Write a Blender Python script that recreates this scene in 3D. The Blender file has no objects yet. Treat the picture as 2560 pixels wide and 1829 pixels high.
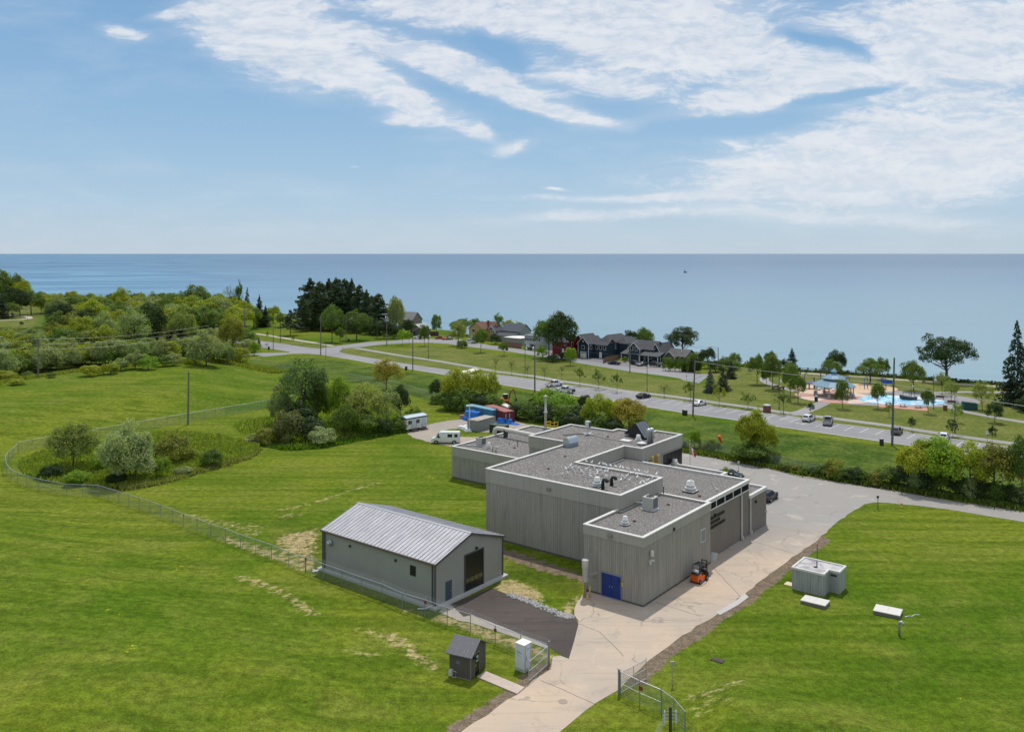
import bpy, bmesh, math, random
import numpy as np
from mathutils import Vector, Matrix, noise as mnoise

# ---------------------------------------------------------------- camera, world, sun
scn = bpy.context.scene
col = scn.collection
R = math.radians
F = 2142.0; CX = 1280.0; HZ = 634.0; CH = 40.0          # focal length, centre and horizon of the 2560 px photograph; camera height
cam = bpy.data.cameras.new('camera'); camo = bpy.data.objects.new('camera', cam); col.objects.link(camo)
camo.location = (0, 0, CH); camo.rotation_euler = (R(90), 0, 0)
cam.sensor_width = 36; cam.lens = F / 2560 * 36; cam.shift_y = -(914.5 - HZ) / 2560
cam.clip_start = 1; cam.clip_end = 300000
scn.camera = camo
scn.view_settings.view_transform = 'Standard'; scn.view_settings.look = 'None'
scn.view_settings.exposure = 0.0; scn.view_settings.gamma = 1
try:
    scn.cycles.max_bounces = 6; scn.cycles.transparent_max_bounces = 12
    scn.cycles.diffuse_bounces = 3; scn.cycles.glossy_bounces = 2
    scn.cycles.caustics_reflective = False; scn.cycles.caustics_refractive = False
except Exception: pass

SUN = Vector((0.16, 0.92, 1.98)).normalized()
sl = bpy.data.lights.new('sun', 'SUN'); so = bpy.data.objects.new('sun', sl); col.objects.link(so)
sl.energy = 3.0; sl.angle = R(0.9); sl.color = (1.0, 0.955, 0.89)
so.rotation_euler = (-SUN).to_track_quat('-Z', 'Y').to_euler(); so.location = (0, 0, 200)
SEL = math.asin(SUN.z); SAZ = math.atan2(SUN.x, SUN.y)

world = bpy.data.worlds.new('World'); scn.world = world; world.use_nodes = True
nt = world.node_tree; nt.nodes.clear()

class NG:                                              # tiny node-graph helper
    def __init__(s, nt): s.nt = nt
    def n(s, t, ins=None, **kw):
        nd = s.nt.nodes.new(t)
        for k, v in kw.items(): setattr(nd, k, v)
        for k, v in (ins or {}).items(): s.put(nd.inputs[k], v)
        return nd
    def put(s, sock, v):
        if isinstance(v, bpy.types.NodeSocket): s.nt.links.new(v, sock)
        elif isinstance(v, bpy.types.Node): s.nt.links.new(v.outputs[0], sock)
        else: sock.default_value = v
    def m(s, op, a, b=0.0, c=0.0, clamp=False):
        nd = s.n('ShaderNodeMath', {0: a, 1: b, 2: c}, operation=op); nd.use_clamp = clamp
        return nd.outputs[0]
    def mix(s, f, a, b, blend='MIX'):
        nd = s.n('ShaderNodeMix', None, data_type='RGBA', blend_type=blend)
        s.put(nd.inputs[0], f); s.put(nd.inputs[6], a if not isinstance(a, tuple) else (*a[:3], 1)); s.put(nd.inputs[7], b if not isinstance(b, tuple) else (*b[:3], 1))
        return nd.outputs[2]
    def ramp(s, f, pts, interp='LINEAR'):
        nd = s.n('ShaderNodeValToRGB', {0: f}); cr = nd.color_ramp; cr.interpolation = interp
        while len(cr.elements) > 1: cr.elements.remove(cr.elements[-1])
        for i, (p, c) in enumerate(pts):
            e = cr.elements[0] if i == 0 else cr.elements.new(p)
            e.position = p
            if not isinstance(c, tuple): c = (c, c, c)
            e.color = (*c[:3], 1)
        return nd.outputs[0]
    def noise(s, vec, scale, detail=4, rough=.55, dist=0.0, dim='3D'):
        nd = s.n('ShaderNodeTexNoise', {'Scale': scale, 'Detail': detail, 'Roughness': rough, 'Distortion': dist})
        if vec is not None: s.put(nd.inputs['Vector'], vec)
        return nd.outputs[0]
    def smooth(s, v, a, b):
        nd = s.n('ShaderNodeMapRange', {0: v, 1: a, 2: b, 3: 0.0, 4: 1.0}, interpolation_type='SMOOTHSTEP')
        return nd.outputs[0]

g = NG(nt)
geo = g.n('ShaderNodeTexCoord'); D = geo.outputs['Generated']
sep = g.n('ShaderNodeSeparateXYZ', {0: D})
dx, dy, dz = sep.outputs
sky = g.n('ShaderNodeTexSky', sky_type='NISHITA', sun_disc=False, sun_elevation=SEL, sun_rotation=SAZ, altitude=80, air_density=1.0, dust_density=0.6, ozone_density=2.5)
ady = g.m('MAXIMUM', g.m('ABSOLUTE', dy), 0.03)
az = g.m('DIVIDE', dx, ady); el = g.m('DIVIDE', g.m('MAXIMUM', dz, 0.0), ady)
elr = g.m('MAXIMUM', dz, 0.0)
base = g.ramp(elr, [(0.0, (.540, .660, .770)), (0.02, (.510, .650, .775)), (0.06, (.430, .610, .785)), (.12, (.345, .550, .765)), (.2, (.265, .475, .725)), (.3, (.190, .395, .67)), (1.0, (.09, .24, .55))])
comb = g.n('ShaderNodeCombineXYZ', {0: az, 1: el, 2: 0.0})
DC = lambda X, Y: ((X - 1136.5) / 1902.0, (562.0 - Y) / 1902.0)
# cloud masses of the sky: centre and radii (bearing, elevation), tilt, strength
blobs = [(610, 60, 340, 185, 25, 1.5), (870, 215, 270, 66, 20, 1.35), (905, 272, 130, 26, 2, .9), (1090, 180, 420, 56, 22, 1.35), (1420, 40, 640, 205, 12, 1.6),
         (1330, 185, 330, 55, 12, .75), (1060, 300, 75, 24, 12, .95), (1130, 330, 95, 26, -4, .95), (2130, 90, 600, 240, -8, 1.15), (2080, 350, 920, 165, -5, 1.6), (1700, 205, 420, 60, -12, .8),
         (1420, 434, 520, 17, 0, .75), (1260, 478, 330, 26, -3, .65), (270, 66, 130, 26, 10, .62), (375, 30, 90, 22, 0, .7), (960, 20, 330, 75, 10, .95), (880, 120, 260, 50, 22, .6), (1250, 250, 300, 26, 14, .7), (1650, 470, 600, 30, 2, .45), (2050, 490, 380, 50, 4, .4), (800, 364, 40, 8, 0, .6), (1230, 415, 50, 8, 0, .6)]
gaps = [(1110, 105, 170, 42, 28, .6), (1620, 278, 330, 32, -6, .7), (1830, 95, 260, 40, 18, .7), (1180, 215, 160, 24, 14, .5), (1880, 215, 200, 20, -10, .7), (560, 300, 500, 100, 8, 1.2)]
acc = None
warp = g.n('ShaderNodeTexNoise', {'Vector': comb.outputs[0], 'Scale': 7.0, 'Detail': 5.0}, noise_dimensions='3D')
wv = g.n('ShaderNodeVectorMath', {0: warp.outputs['Color'], 1: (.5, .5, .5)}, operation='SUBTRACT')
wv = g.n('ShaderNodeVectorMath', {0: wv.outputs[0], 1: (.10, .035, 0)}, operation='MULTIPLY')
cw = g.n('ShaderNodeVectorMath', {0: comb.outputs[0], 1: wv.outputs[0]}, operation='ADD').outputs[0]
for sgn, lst in ((1, blobs), (-1, gaps)):
    for X, Y, rx, ry, an, am in lst:
        c = DC(X, Y)
        mp = g.n('ShaderNodeMapping', {'Vector': cw, 'Location': (c[0], c[1], 0), 'Rotation': (0, 0, R(-an)), 'Scale': (rx / 1902, ry / 1902, 1)}, vector_type='TEXTURE')
        gr = g.n('ShaderNodeTexGradient', {'Vector': mp.outputs[0]}, gradient_type='QUADRATIC_SPHERE')
        t = g.m('MULTIPLY', gr.outputs['Fac'], am * sgn)
        acc = t if acc is None else g.m('ADD', acc, t)
st1 = g.n('ShaderNodeMapping', {'Vector': cw, 'Rotation': (0, 0, R(14)), 'Scale': (8, 30, 1)}).outputs[0]
st2 = g.n('ShaderNodeMapping', {'Vector': cw, 'Rotation': (0, 0, R(-14)), 'Scale': (15, 62, 1)}).outputs[0]
n1 = g.noise(st1, 1.0, 8, .62); n2 = g.noise(st2, 1.0, 9, .66, .4)
n3 = g.noise(g.n('ShaderNodeMapping', {'Vector': cw, 'Scale': (60, 120, 1)}).outputs[0], 1.0, 6, .6)
nn = g.m('ADD', g.m('MULTIPLY', n1, .95), g.m('ADD', g.m('MULTIPLY', n2, .95), g.m('MULTIPLY', n3, .34)))
nn = g.m('SUBTRACT', nn, 1.12)
back = g.m('LESS_THAN', dy, 0.03)
acc = g.m('ADD', g.m('MULTIPLY', acc, g.m('SUBTRACT', 1.0, back)), g.m('MULTIPLY', back, .25))
high = g.smooth(elr, .3, .42)
acc = g.m('ADD', acc, g.m('MULTIPLY', high, .45))
dens = g.m('ADD', g.m('MULTIPLY', acc, 1.55), g.m('MULTIPLY', nn, 1.35))
dens = g.m('MULTIPLY', g.smooth(dens, .02, .80), g.smooth(acc, .02, .18))
dens = g.m('MULTIPLY', dens, g.m('ADD', .58, g.m('MULTIPLY', g.smooth(g.m('ADD', g.m('MULTIPLY', n2, .6), g.m('MULTIPLY', n3, .4)), .34, .60), .42)))
dens = g.m('MULTIPLY', dens, g.m('SUBTRACT', .95, g.m('MULTIPLY', g.m('SUBTRACT', 1.0, g.smooth(elr, .0, .10)), .45)))
cshade = g.noise(st2, .6, 5, .5)
ccol = g.mix(cshade, (.66, .71, .79), (.90, .91, .93))
skyc = g.mix(1.0, g.mix(1.0, base, (.86, .86, .86), 'MULTIPLY'), g.mix(1.0, sky.outputs[0], (.010, .010, .010), 'MULTIPLY'), 'ADD')
veil = g.m('MULTIPLY', g.smooth(g.m('ADD', g.m('MULTIPLY', acc, 1.2), g.m('MULTIPLY', g.m('SUBTRACT', n1, .5), .9)), -.14, .85), .62)
dens = g.m('MAXIMUM', dens, veil)
fin = g.mix(dens, skyc, ccol)
bg = g.n('ShaderNodeBackground', {'Color': fin, 'Strength': 1.0})
g.n('ShaderNodeOutputWorld', {'Surface': bg.outputs[0]})

# ---------------------------------------------------------------- projection helpers: from a bearing of the photograph to a point on the ground
def P0(px, py, z=0.0):
    Y = F * (CH - z) / (py - HZ)
    return ((px - CX) / F * Y, Y)
def poly_of(pts, z=0.0): return [P0(a, b, z) for a, b in pts]

def sstep(t): t = np.clip(t, 0, 1); return t * t * (3 - 2 * t)
def dseg(X, Y, pts, closed=False):
    d = np.full(np.shape(X), 1e9); n = len(pts)
    for i in range(n if closed else n - 1):
        ax, ay = pts[i]; bx, by = pts[(i + 1) % n]
        ux, uy = bx - ax, by - ay; L = ux * ux + uy * uy + 1e-9
        t = np.clip(((X - ax) * ux + (Y - ay) * uy) / L, 0, 1)
        d = np.minimum(d, np.hypot(X - ax - t * ux, Y - ay - t * uy))
    return d
def inside(X, Y, pts):
    X = np.asarray(X, float); Y = np.asarray(Y, float); c = np.zeros(X.shape, bool); n = len(pts)
    for i in range(n):
        ax, ay = pts[i]; bx, by = pts[(i + 1) % n]
        if ay == by: continue
        k = ((ay > Y) != (by > Y)) & (X < (bx - ax) * (Y - ay) / (by - ay) + ax)
        c ^= k
    return c

FENCE_A = [(1372,1660),(1302,1634),(1238,1611),(1176,1580),(1118,1563),(1062,1542),(1006,1525),(955,1501),(904,1483),(855,1465),(808,1448),(764,1431),(722,1414.6),(679,1397),(639.6,1383.7),(601,1370),(564,1354.8),(527,1342),(493,1329),(459,1316),(431,1304.5),(402,1293),(375,1282.6),(348.5,1273.8),(322,1265),(296.7,1257),(271.7,1249),(247,1241.8),(205.6,1240.4),(165.4,1239),(129.5,1231.6),(96.8,1225.6),(66.5,1217),(43.6,1209),(27.5,1200.6),(16,1186),(12.7,1165),(21.8,1153),(32.4,1144),(45,1132)]
FENCE_B = [(45,1132),(80,1124),(117,1117),(151,1111),(184,1105.5),(217,1100),(249,1094.5),(285,1088),(320,1081.5),(353,1075.7),(386.5,1069.7),(418,1064),(450,1058),(480,1053),(510,1048),(538.5,1043),(567,1038),(595.6,1033),(623.7,1029),(650.5,1023),(676.5,1017.6),(704,1012.7),(735,1007)]
fa = poly_of(FENCE_A); fb = poly_of(FENCE_B)
REG = fa + fb[1:] + poly_of([(745,960),(720,905),(640,890),(560,889),(440,888),(300,900),(150,925),(0,945),(-200,965)]) + [(-600,150),(-600,-80),(-20,-80),(-12,40)] + poly_of([(1152,1829),(1245,1765),(1331,1700)])
REG2 = poly_of([(1700,1760),(1735,1705),(1790,1682),(1860,1672),(1987,1719),(2114,1762),(2222,1799),(2331,1834),(2600,1925)]) + [(90,20),(22,20),(10,60)]
SHORE = [(-3000,1500),(-1200,1050),(-700,900)] + poly_of([(40,738),(130,742),(300,748),(500,756),(640,771),(720,785),(850,800),(960,812),(1050,820),(1120,825),(1180,837),(1280,846),(1400,859),(1500,867),(1650,888),(1800,905),(1870,910),(2000,925),(2100,931),(2250,943),(2400,953),(2560,965)]) + [(300,175),(500,60),(900,-200),(3000,-900)]
shx = np.array([p[0] for p in SHORE]); shy = np.array([p[1] for p in SHORE])
LAKE = -7.0
def H(X, Y):
    X = np.asarray(X, float); Y = np.asarray(Y, float)
    h = np.zeros(X.shape)
    k = inside(X, Y, REG); d = dseg(X, Y, REG, True)
    h = np.where(k, 3.2 * sstep((d - 4.5) / 30.0), h)
    k = inside(X, Y, REG2); d = dseg(X, Y, REG2, True)
    h = np.where(k, np.maximum(h, 1.5 * sstep(d / 6.0)), h)
    s = Y - np.interp(X, shx, shy)
    h = np.where(s > 0, h * 0 - 14.0 * sstep(s / 26.0), h)
    return h
def hz(x, y): return float(H(np.array([x]), np.array([y]))[0])
def at(px, py, dz=0.0):
    z = 0.0
    for _ in range(12):
        x, y = P0(px, py, z); z = 0.5 * z + 0.5 * hz(x, y)
    x, y = P0(px, py, z)
    return Vector((x, y, z + dz))
def mpp(y): return y / F                              # metres per photograph pixel at depth y

# ---------------------------------------------------------------- materials
MATS = {}
def newmat(name):
    m = bpy.data.materials.new(name); m.use_nodes = True
    m.node_tree.nodes.clear(); return m, NG(m.node_tree)
def finish(g, bsdf): g.n('ShaderNodeOutputMaterial', {'Surface': bsdf.outputs[0]})
def M(name, rgb, rough=.6, metal=0.0, var=.12, scale=3.0, bump=0.0, spec=.4, dirt=0.0):
    if name in MATS: return MATS[name]
    m, g = newmat(name); tc = g.n('ShaderNodeTexCoord').outputs['Object']
    n = g.noise(tc, scale, 5, .6)
    a = tuple(c * (1 - var) for c in rgb); b = tuple(min(1, c * (1 + var)) for c in rgb)
    c = g.mix(n, a, b)
    if dirt:
        d = g.noise(tc, scale * .35, 6, .65)
        c = g.mix(g.m('MULTIPLY', g.smooth(d, .48, .75), dirt), c, tuple(x * .45 for x in rgb))
    p = g.n('ShaderNodeBsdfPrincipled', {'Base Color': c, 'Roughness': rough, 'Metallic': metal})
    p.inputs['Specular IOR Level'].default_value = spec
    if bump:
        bn = g.n('ShaderNodeBump', {'Height': g.noise(tc, scale * 6, 3), 'Strength': bump, 'Distance': .02}); g.put(p.inputs['Normal'], bn.outputs[0])
    finish(g, p); MATS[name] = m; return m

def stripes(g, tc, period, width, soft=.15, axis='xy'):
    s = g.n('ShaderNodeSeparateXYZ', {0: tc})
    c = g.m('ADD', s.outputs[0], s.outputs[1]) if axis == 'xy' else (s.outputs[0] if axis == 'x' else s.outputs[1])
    f = g.m('ABSOLUTE', g.m('SUBTRACT', g.m('FRACT', g.m('DIVIDE', c, period)), .5))
    return g.smooth(f, .5 - width / period * .5 - soft * .5, .5 - width / period * .5 + soft * .5)   # 1 in the groove
def wallmat(name, rgb, period, width, depth=.02, panel=0.0, stain=.5, tint=None, rough=.85, axis='xy'):
    if name in MATS: return MATS[name]
    m, g = newmat(name); tc = g.n('ShaderNodeTexCoord').outputs['Object']
    s = g.n('ShaderNodeSeparateXYZ', {0: tc}); u = g.m('ADD', s.outputs[0], s.outputs[1])
    n = g.noise(tc, .35, 6, .6); n2 = g.noise(tc, 4.0, 5, .65)
    sv = g.n('ShaderNodeCombineXYZ', {0: g.m('MULTIPLY', u, 1.5), 1: g.m('MULTIPLY', s.outputs[2], .16), 2: 0.0})
    st = g.noise(sv.outputs[0], 1.0, 8, .7)
    c = g.mix(n, tuple(x * .86 for x in rgb), tuple(min(1, x * 1.14) for x in rgb))
    c = g.mix(g.m('MULTIPLY', n2, .35), c, tuple(x * .7 for x in rgb))
    c = g.mix(g.m('MULTIPLY', g.smooth(st, .48, .74), stain * .8), c, tuple(x * .42 for x in rgb))
    st3 = g.noise(g.n('ShaderNodeCombineXYZ', {0: g.m('MULTIPLY', u, 5.5), 1: g.m('MULTIPLY', s.outputs[2], .10), 2: 7.0}).outputs[0], 1.0, 4, .6)
    c = g.mix(g.m('MULTIPLY', g.smooth(st3, .48, .64), min(1, stain * .38)), c, tuple(x * .62 for x in rgb)); c = g.mix(g.m('MULTIPLY', g.smooth(st3, .45, .34), min(1, stain * .4)), c, tuple(x * 1.3 for x in rgb))
    sv2 = g.n('ShaderNodeCombineXYZ', {0: g.m('MULTIPLY', u, 1.1), 1: g.m('MULTIPLY', s.outputs[2], .3), 2: 3.0})
    c = g.mix(g.m('MULTIPLY', g.smooth(g.noise(sv2.outputs[0], 1.0, 6, .7), .55, .8), stain * .6), c, tuple(min(1, x * 1.35) for x in rgb))
    hgt = None
    if period:
        gr = stripes(g, tc, period, width, axis=axis)
        c = g.mix(g.m('MULTIPLY', gr, .28), c, tuple(x * .45 for x in rgb)); hgt = gr
    if panel:
        pj = stripes(g, tc, panel, .05, .02, axis)
        c = g.mix(g.m('MULTIPLY', pj, .6), c, tuple(x * .4 for x in rgb))
    p = g.n('ShaderNodeBsdfPrincipled', {'Base Color': c, 'Roughness': rough})
    p.inputs['Specular IOR Level'].default_value = .25
    if hgt is not None:
        bn = g.n('ShaderNodeBump', {'Height': hgt, 'Strength': .5, 'Distance': depth}); bn.invert = True
        g.put(p.inputs['Normal'], bn.outputs[0])
    finish(g, p); MATS[name] = m; return m

def gravelmat(name, c1, c2, c3, sc=9.0):
    if name in MATS: return MATS[name]
    m, g = newmat(name); tc = g.n('ShaderNodeTexCoord').outputs['Object']
    v = g.n('ShaderNodeTexVoronoi', {'Vector': tc, 'Scale': sc})
    rnd = g.n('ShaderNodeSeparateColor', {0: v.outputs['Color']}).outputs[0]
    c = g.ramp(rnd, [(0, c1), (.45, c2), (.8, c2), (1, c3)])
    n = g.noise(tc, .22, 6, .6)
    c = g.mix(g.smooth(n, .35, .7), g.mix(.35, c, tuple(x * .5 for x in c2)), c)
    f = g.noise(tc, 4.6, 5, .8)
    c = g.mix(g.smooth(f, .52, .66), c, tuple(x * 1.25 for x in c3))
    c = g.mix(g.smooth(f, .49, .36), c, tuple(x * .7 for x in c1))
    p = g.n('ShaderNodeBsdfPrincipled', {'Base Color': c, 'Roughness': .95})
    bn = g.n('ShaderNodeBump', {'Height': v.outputs['Distance'], 'Strength': .6, 'Distance': .03}); g.put(p.inputs['Normal'], bn.outputs[0])
    finish(g, p); MATS[name] = m; return m

def pavemat(name, rgb, stain=.5, crack=.5, sc=1.0, tint=(1.1, .98, .86), rear=None):
    if name in MATS: return MATS[name]
    m, g = newmat(name); tc = g.n('ShaderNodeNewGeometry').outputs['Position']
    n = g.noise(tc, .05 * sc, 7, .62); n2 = g.noise(tc, .35 * sc, 6, .7, .6); n3 = g.noise(tc, 6.0, 4, .7)
    dn = g.noise(g.n('ShaderNodeMapping', {'Vector': tc, 'Rotation': (0, 0, R(-52)), 'Scale': (.07, .95, 1)}).outputs[0], 1.0, 6, .7, .8)
    c = g.mix(g.smooth(n, .35, .65), tuple(x * .84 for x in rgb), tuple(min(1, rgb[i] * tint[i]) for i in range(3)))
    c = g.mix(g.m('MULTIPLY', g.smooth(dn, .50, .72), stain * .75), c, tuple(x * .58 for x in rgb))
    if rear:                                            # older grey asphalt of the rear yard
        sy = g.n('ShaderNodeSeparateXYZ', {0: tc}).outputs[1]
        c = g.mix(g.smooth(g.m('ADD', sy, g.m('MULTIPLY', n2, 14.0)), 116, 138), c, g.mix(n, tuple(x * .9 for x in rear), tuple(x * 1.12 for x in rear)))
    c = g.mix(g.m('MULTIPLY', g.smooth(n2, .52, .78), stain), c, tuple(x * .62 for x in rgb))
    c = g.mix(g.m('MULTIPLY', g.smooth(n2, .46, .25), stain * .7), c, tuple(min(1, x * 1.22) for x in rgb))
    c = g.mix(g.m('MULTIPLY', n3, .28), c, tuple(x * .6 for x in rgb))
    wn = g.n('ShaderNodeTexNoise', {'Vector': tc, 'Scale': .35, 'Detail': 4.0})
    wv = g.n('ShaderNodeVectorMath', {0: tc, 1: g.n('ShaderNodeVectorMath', {0: wn.outputs['Color'], 'Scale': 3.2}, operation='SCALE').outputs[0]}, operation='ADD')
    vo = g.n('ShaderNodeTexVoronoi', {'Vector': wv.outputs[0], 'Scale': .11 * sc}, feature='DISTANCE_TO_EDGE')
    ck = g.smooth(vo.outputs[0], .012, .002)
    ck = g.m('MULTIPLY', ck, g.smooth(g.noise(tc, .12, 3), .42, .6))
    c = g.mix(g.m('MULTIPLY', ck, crack), c, tuple(x * .3 for x in rgb))
    sp = g.smooth(g.noise(tc, .9, 3, .5), .70, .76)
    c = g.mix(g.m('MULTIPLY', sp, stain * .8), c, tuple(x * .4 for x in rgb))
    p = g.n('ShaderNodeBsdfPrincipled', {'Base Color': c, 'Roughness': .9}); p.inputs['Specular IOR Level'].default_value = .25
    bn = g.n('ShaderNodeBump', {'Height': n3, 'Strength': .3, 'Distance': .02}); g.put(p.inputs['Normal'], bn.outputs[0])
    finish(g, p); MATS[name] = m; return m

def leafmat(name, rough=.55, trans=.45):
    if name in MATS: return MATS[name]
    m, g = newmat(name); oi = g.n('ShaderNodeObjectInfo'); ge = g.n('ShaderNodeNewGeometry')
    tc = g.n('ShaderNodeTexCoord').outputs['Object']
    r = ge.outputs['Random Per Island']
    c = g.mix(r, (.58, .60, .55), (1.45, 1.35, 1.25)); c = g.mix(1.0, oi.outputs['Color'], c, 'MULTIPLY')
    n = g.noise(tc, 5.0, 3, .5)
    c = g.mix(g.m('MULTIPLY', g.smooth(n, .4, .65), .4), c, g.mix(1.0, c, (1.28, 1.2, .8), 'MULTIPLY'))
    p = g.n('ShaderNodeBsdfPrincipled', {'Base Color': c, 'Roughness': rough}); p.inputs['Specular IOR Level'].default_value = .25
    t = g.n('ShaderNodeBsdfTranslucent', {'Color': g.mix(1.0, c, (1.2, 1.25, .5), 'MULTIPLY')})
    mx = g.n('ShaderNodeMixShader', {0: trans, 1: p.outputs[0], 2: t.outputs[0]})
    finish(g, mx); MATS[name] = m; return m
def wiremat():
    m, g = newmat('chain_link'); 
    p = g.n('ShaderNodeBsdfPrincipled', {'Base Color': (.26, .29, .30, 1), 'Roughness': .5, 'Metallic': .3})
    t = g.n('ShaderNodeBsdfTransparent')
    tc = g.n('ShaderNodeTexCoord').outputs['UV']; s = g.n('ShaderNodeSeparateXYZ', {0: tc})
    a = g.m('ADD', s.outputs[0], s.outputs[1]); b = g.m('SUBTRACT', s.outputs[0], s.outputs[1])
    fa_ = g.m('LESS_THAN', g.m('FRACT', g.m('DIVIDE', a, .075)), .13); fb_ = g.m('LESS_THAN', g.m('FRACT', g.m('DIVIDE', b, .075)), .13)
    k = g.m('MAXIMUM', fa_, fb_)
    mx = g.n('ShaderNodeMixShader', {0: k, 1: t.outputs[0], 2: p.outputs[0]})
    finish(g, mx); return m

# ---------------------------------------------------------------- mesh builder
class MB:
    def __init__(s): s.v = []; s.f = []; s.T = Matrix.Identity(4); s.uv = None
    def xf(s, loc=(0, 0, 0), rz=0.0, m=None):
        s.T = m if m is not None else Matrix.Translation(loc) @ Matrix.Rotation(rz, 4, 'Z'); return s
    def add(s, vs, fs):
        o = len(s.v); s.v += [tuple(s.T @ Vector(p)) for p in vs]; s.f += [tuple(i + o for i in f) for f in fs]; return s
    def box(s, x0, x1, y0, y1, z0, z1, bev=0.0):
        if x0 > x1: x0, x1 = x1, x0
        if y0 > y1: y0, y1 = y1, y0
        if bev:
            b = bev
            return s.loft([[(x0 + b, y0 + b, z0), (x1 - b, y0 + b, z0), (x1 - b, y1 - b, z0), (x0 + b, y1 - b, z0)],
                           [(x0, y0, z0 + b), (x1, y0, z0 + b), (x1, y1, z0 + b), (x0, y1, z0 + b)], [(x0, y0, z1 - b), (x1, y0, z1 - b), (x1, y1, z1 - b), (x0, y1, z1 - b)],
                           [(x0 + b, y0 + b, z1), (x1 - b, y0 + b, z1), (x1 - b, y1 - b, z1), (x0 + b, y1 - b, z1)]])
        return s.add([(x0, y0, z0), (x1, y0, z0), (x1, y1, z0), (x0, y1, z0), (x0, y0, z1), (x1, y0, z1), (x1, y1, z1), (x0, y1, z1)],
                     [(0, 3, 2, 1), (4, 5, 6, 7), (0, 1, 5, 4), (1, 2, 6, 5), (2, 3, 7, 6), (3, 0, 4, 7)])
    def prism(s, poly, z0, z1, cap=True):
        n = len(poly); vs = [(p[0], p[1], z0) for p in poly] + [(p[0], p[1], z1) for p in poly]
        fs = [(i, (i + 1) % n, n + (i + 1) % n, n + i) for i in range(n)]
        if cap: fs += [tuple(range(n, 2 * n)), tuple(range(n - 1, -1, -1))]
        return s.add(vs, fs)
    def extr(s, prof, a, b):                            # profile in (x, z), extruded along y from a to b
        n = len(prof); vs = [(p[0], a, p[1]) for p in prof] + [(p[0], b, p[1]) for p in prof]
        return s.add(vs, [(i, (i + 1) % n, n + (i + 1) % n, n + i) for i in range(n)] + [tuple(range(n - 1, -1, -1)), tuple(range(n, 2 * n))])
    def loft(s, rings, cap=True):
        n = len(rings[0]); vs = [p for r in rings for p in r]; fs = []
        for k in range(len(rings) - 1):
            for i in range(n): fs.append((k * n + i, k * n + (i + 1) % n, (k + 1) * n + (i + 1) % n, (k + 1) * n + i))
        if cap: fs += [tuple(range(n - 1, -1, -1)), tuple(range((len(rings) - 1) * n, len(rings) * n))]
        return s.add(vs, fs)
    def tube(s, pts, rads, n=8):
        pts = [Vector(p) for p in pts]
        if not hasattr(rads, '__len__'): rads = [rads] * len(pts)
        rings = []
        for i, p in enumerate(pts):
            d = (pts[min(i + 1, len(pts) - 1)] - pts[max(i - 1, 0)]).normalized()
            a = d.orthogonal().normalized() if abs(d.z) < .99 else Vector((1, 0, 0)); 
            if abs(d.z) < .99: a = Vector((-d.y, d.x, 0)).normalized()
            b = d.cross(a)
            rings.append([tuple(p + (a * math.cos(2 * math.pi * k / n) + b * math.sin(2 * math.pi * k / n)) * rads[i]) for k in range(n)])
        return s.loft(rings)
    def lathe(s, prof, c=(0, 0), n=16):                 # prof: (r, z) from bottom to top
        return s.loft([[(c[0] + max(r, .001) * math.cos(2 * math.pi * k / n), c[1] + max(r, .001) * math.sin(2 * math.pi * k / n), z) for k in range(n)] for r, z in prof])
    def quad(s, *p): return s.add(p, [tuple(range(len(p)))])
    def mesh(s, name, mat, smooth=False):
        me = bpy.data.meshes.new(name); me.from_pydata(s.v, [], s.f)
        if mat: me.materials.append(mat)
        if smooth: me.polygons.foreach_set('use_smooth', [True] * len(me.polygons))
        me.update(); return me
    def obj(s, name, mat, parent=None, smooth=False, label=None):
        o = bpy.data.objects.new(name, s.mesh(name, mat, smooth)); col.objects.link(o)
        if parent is not None: o.parent = parent
        if label: o['label'] = label
        return o

ORD = ['first', 'second', 'third', 'fourth', 'fifth', 'sixth', 'seventh', 'eighth', 'ninth', 'tenth', 'eleventh', 'twelfth', 'thirteenth', 'fourteenth']
def tag(o, label, cat, group=None, kind=None):
    o['label'] = label; o['category'] = cat
    if group: o['group'] = group
    if kind: o['kind'] = kind
    return o
def thing(name, label, cat, loc=(0, 0, 0), rz=0.0, group=None, scale=None):
    o = bpy.data.objects.new(name, None); col.objects.link(o); o.location = loc; o.rotation_euler = (0, 0, rz)
    o.empty_display_size = .3
    if scale: o.scale = scale
    return tag(o, label, cat, group)
def copy_tree(r, loc, rz=0.0, label=None, group=None, scale=None, color=None, crown='crown'):
    def rec(o, par):
        c = o.copy(); col.objects.link(c); c.parent = par
        for ch in o.children: rec(ch, c)
        if color and c.name.split('.')[0] == crown: c.color = color
        return c
    c = rec(r, None); c.location = loc; c.rotation_euler = (0, 0, rz)
    if label: c['label'] = label
    if group: c['group'] = group
    elif 'group' in c: del c['group']
    if scale: c.scale = scale
    return c
def struct(o, kind='structure'): o['kind'] = kind; return o
def inset(poly, d):                                     # inward offset of a CCW polygon
    n = len(poly); out = []
    for i in range(n):
        p0, p1, p2 = Vector(poly[i - 1]), Vector(poly[i]), Vector(poly[(i + 1) % n])
        a = (p1 - p0).normalized(); b = (p2 - p1).normalized()
        na = Vector((-a.y, a.x)); nb = Vector((-b.y, b.x)); k = na + nb; k = k / max(.2, (1 + na.dot(nb)))
        out.append(tuple(p1 + k * d))
    return out
def strip(pts, w0, w1):                                 # polygon along a polyline from offset w0 (left) to w1
    P = [Vector(p) for p in pts]; L = []; Rr = []
    for i, p in enumerate(P):
        a = (P[i] - P[i - 1]).normalized() if i else (P[1] - P[0]).normalized()
        b = (P[i + 1] - P[i]).normalized() if i < len(P) - 1 else a
        na = Vector((-a.y, a.x)); nb = Vector((-b.y, b.x)); k = (na + nb) / max(.3, 1 + na.dot(nb))
        L.append(p + k * w0); Rr.append(p + k * w1)
    return L, Rr
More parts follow.
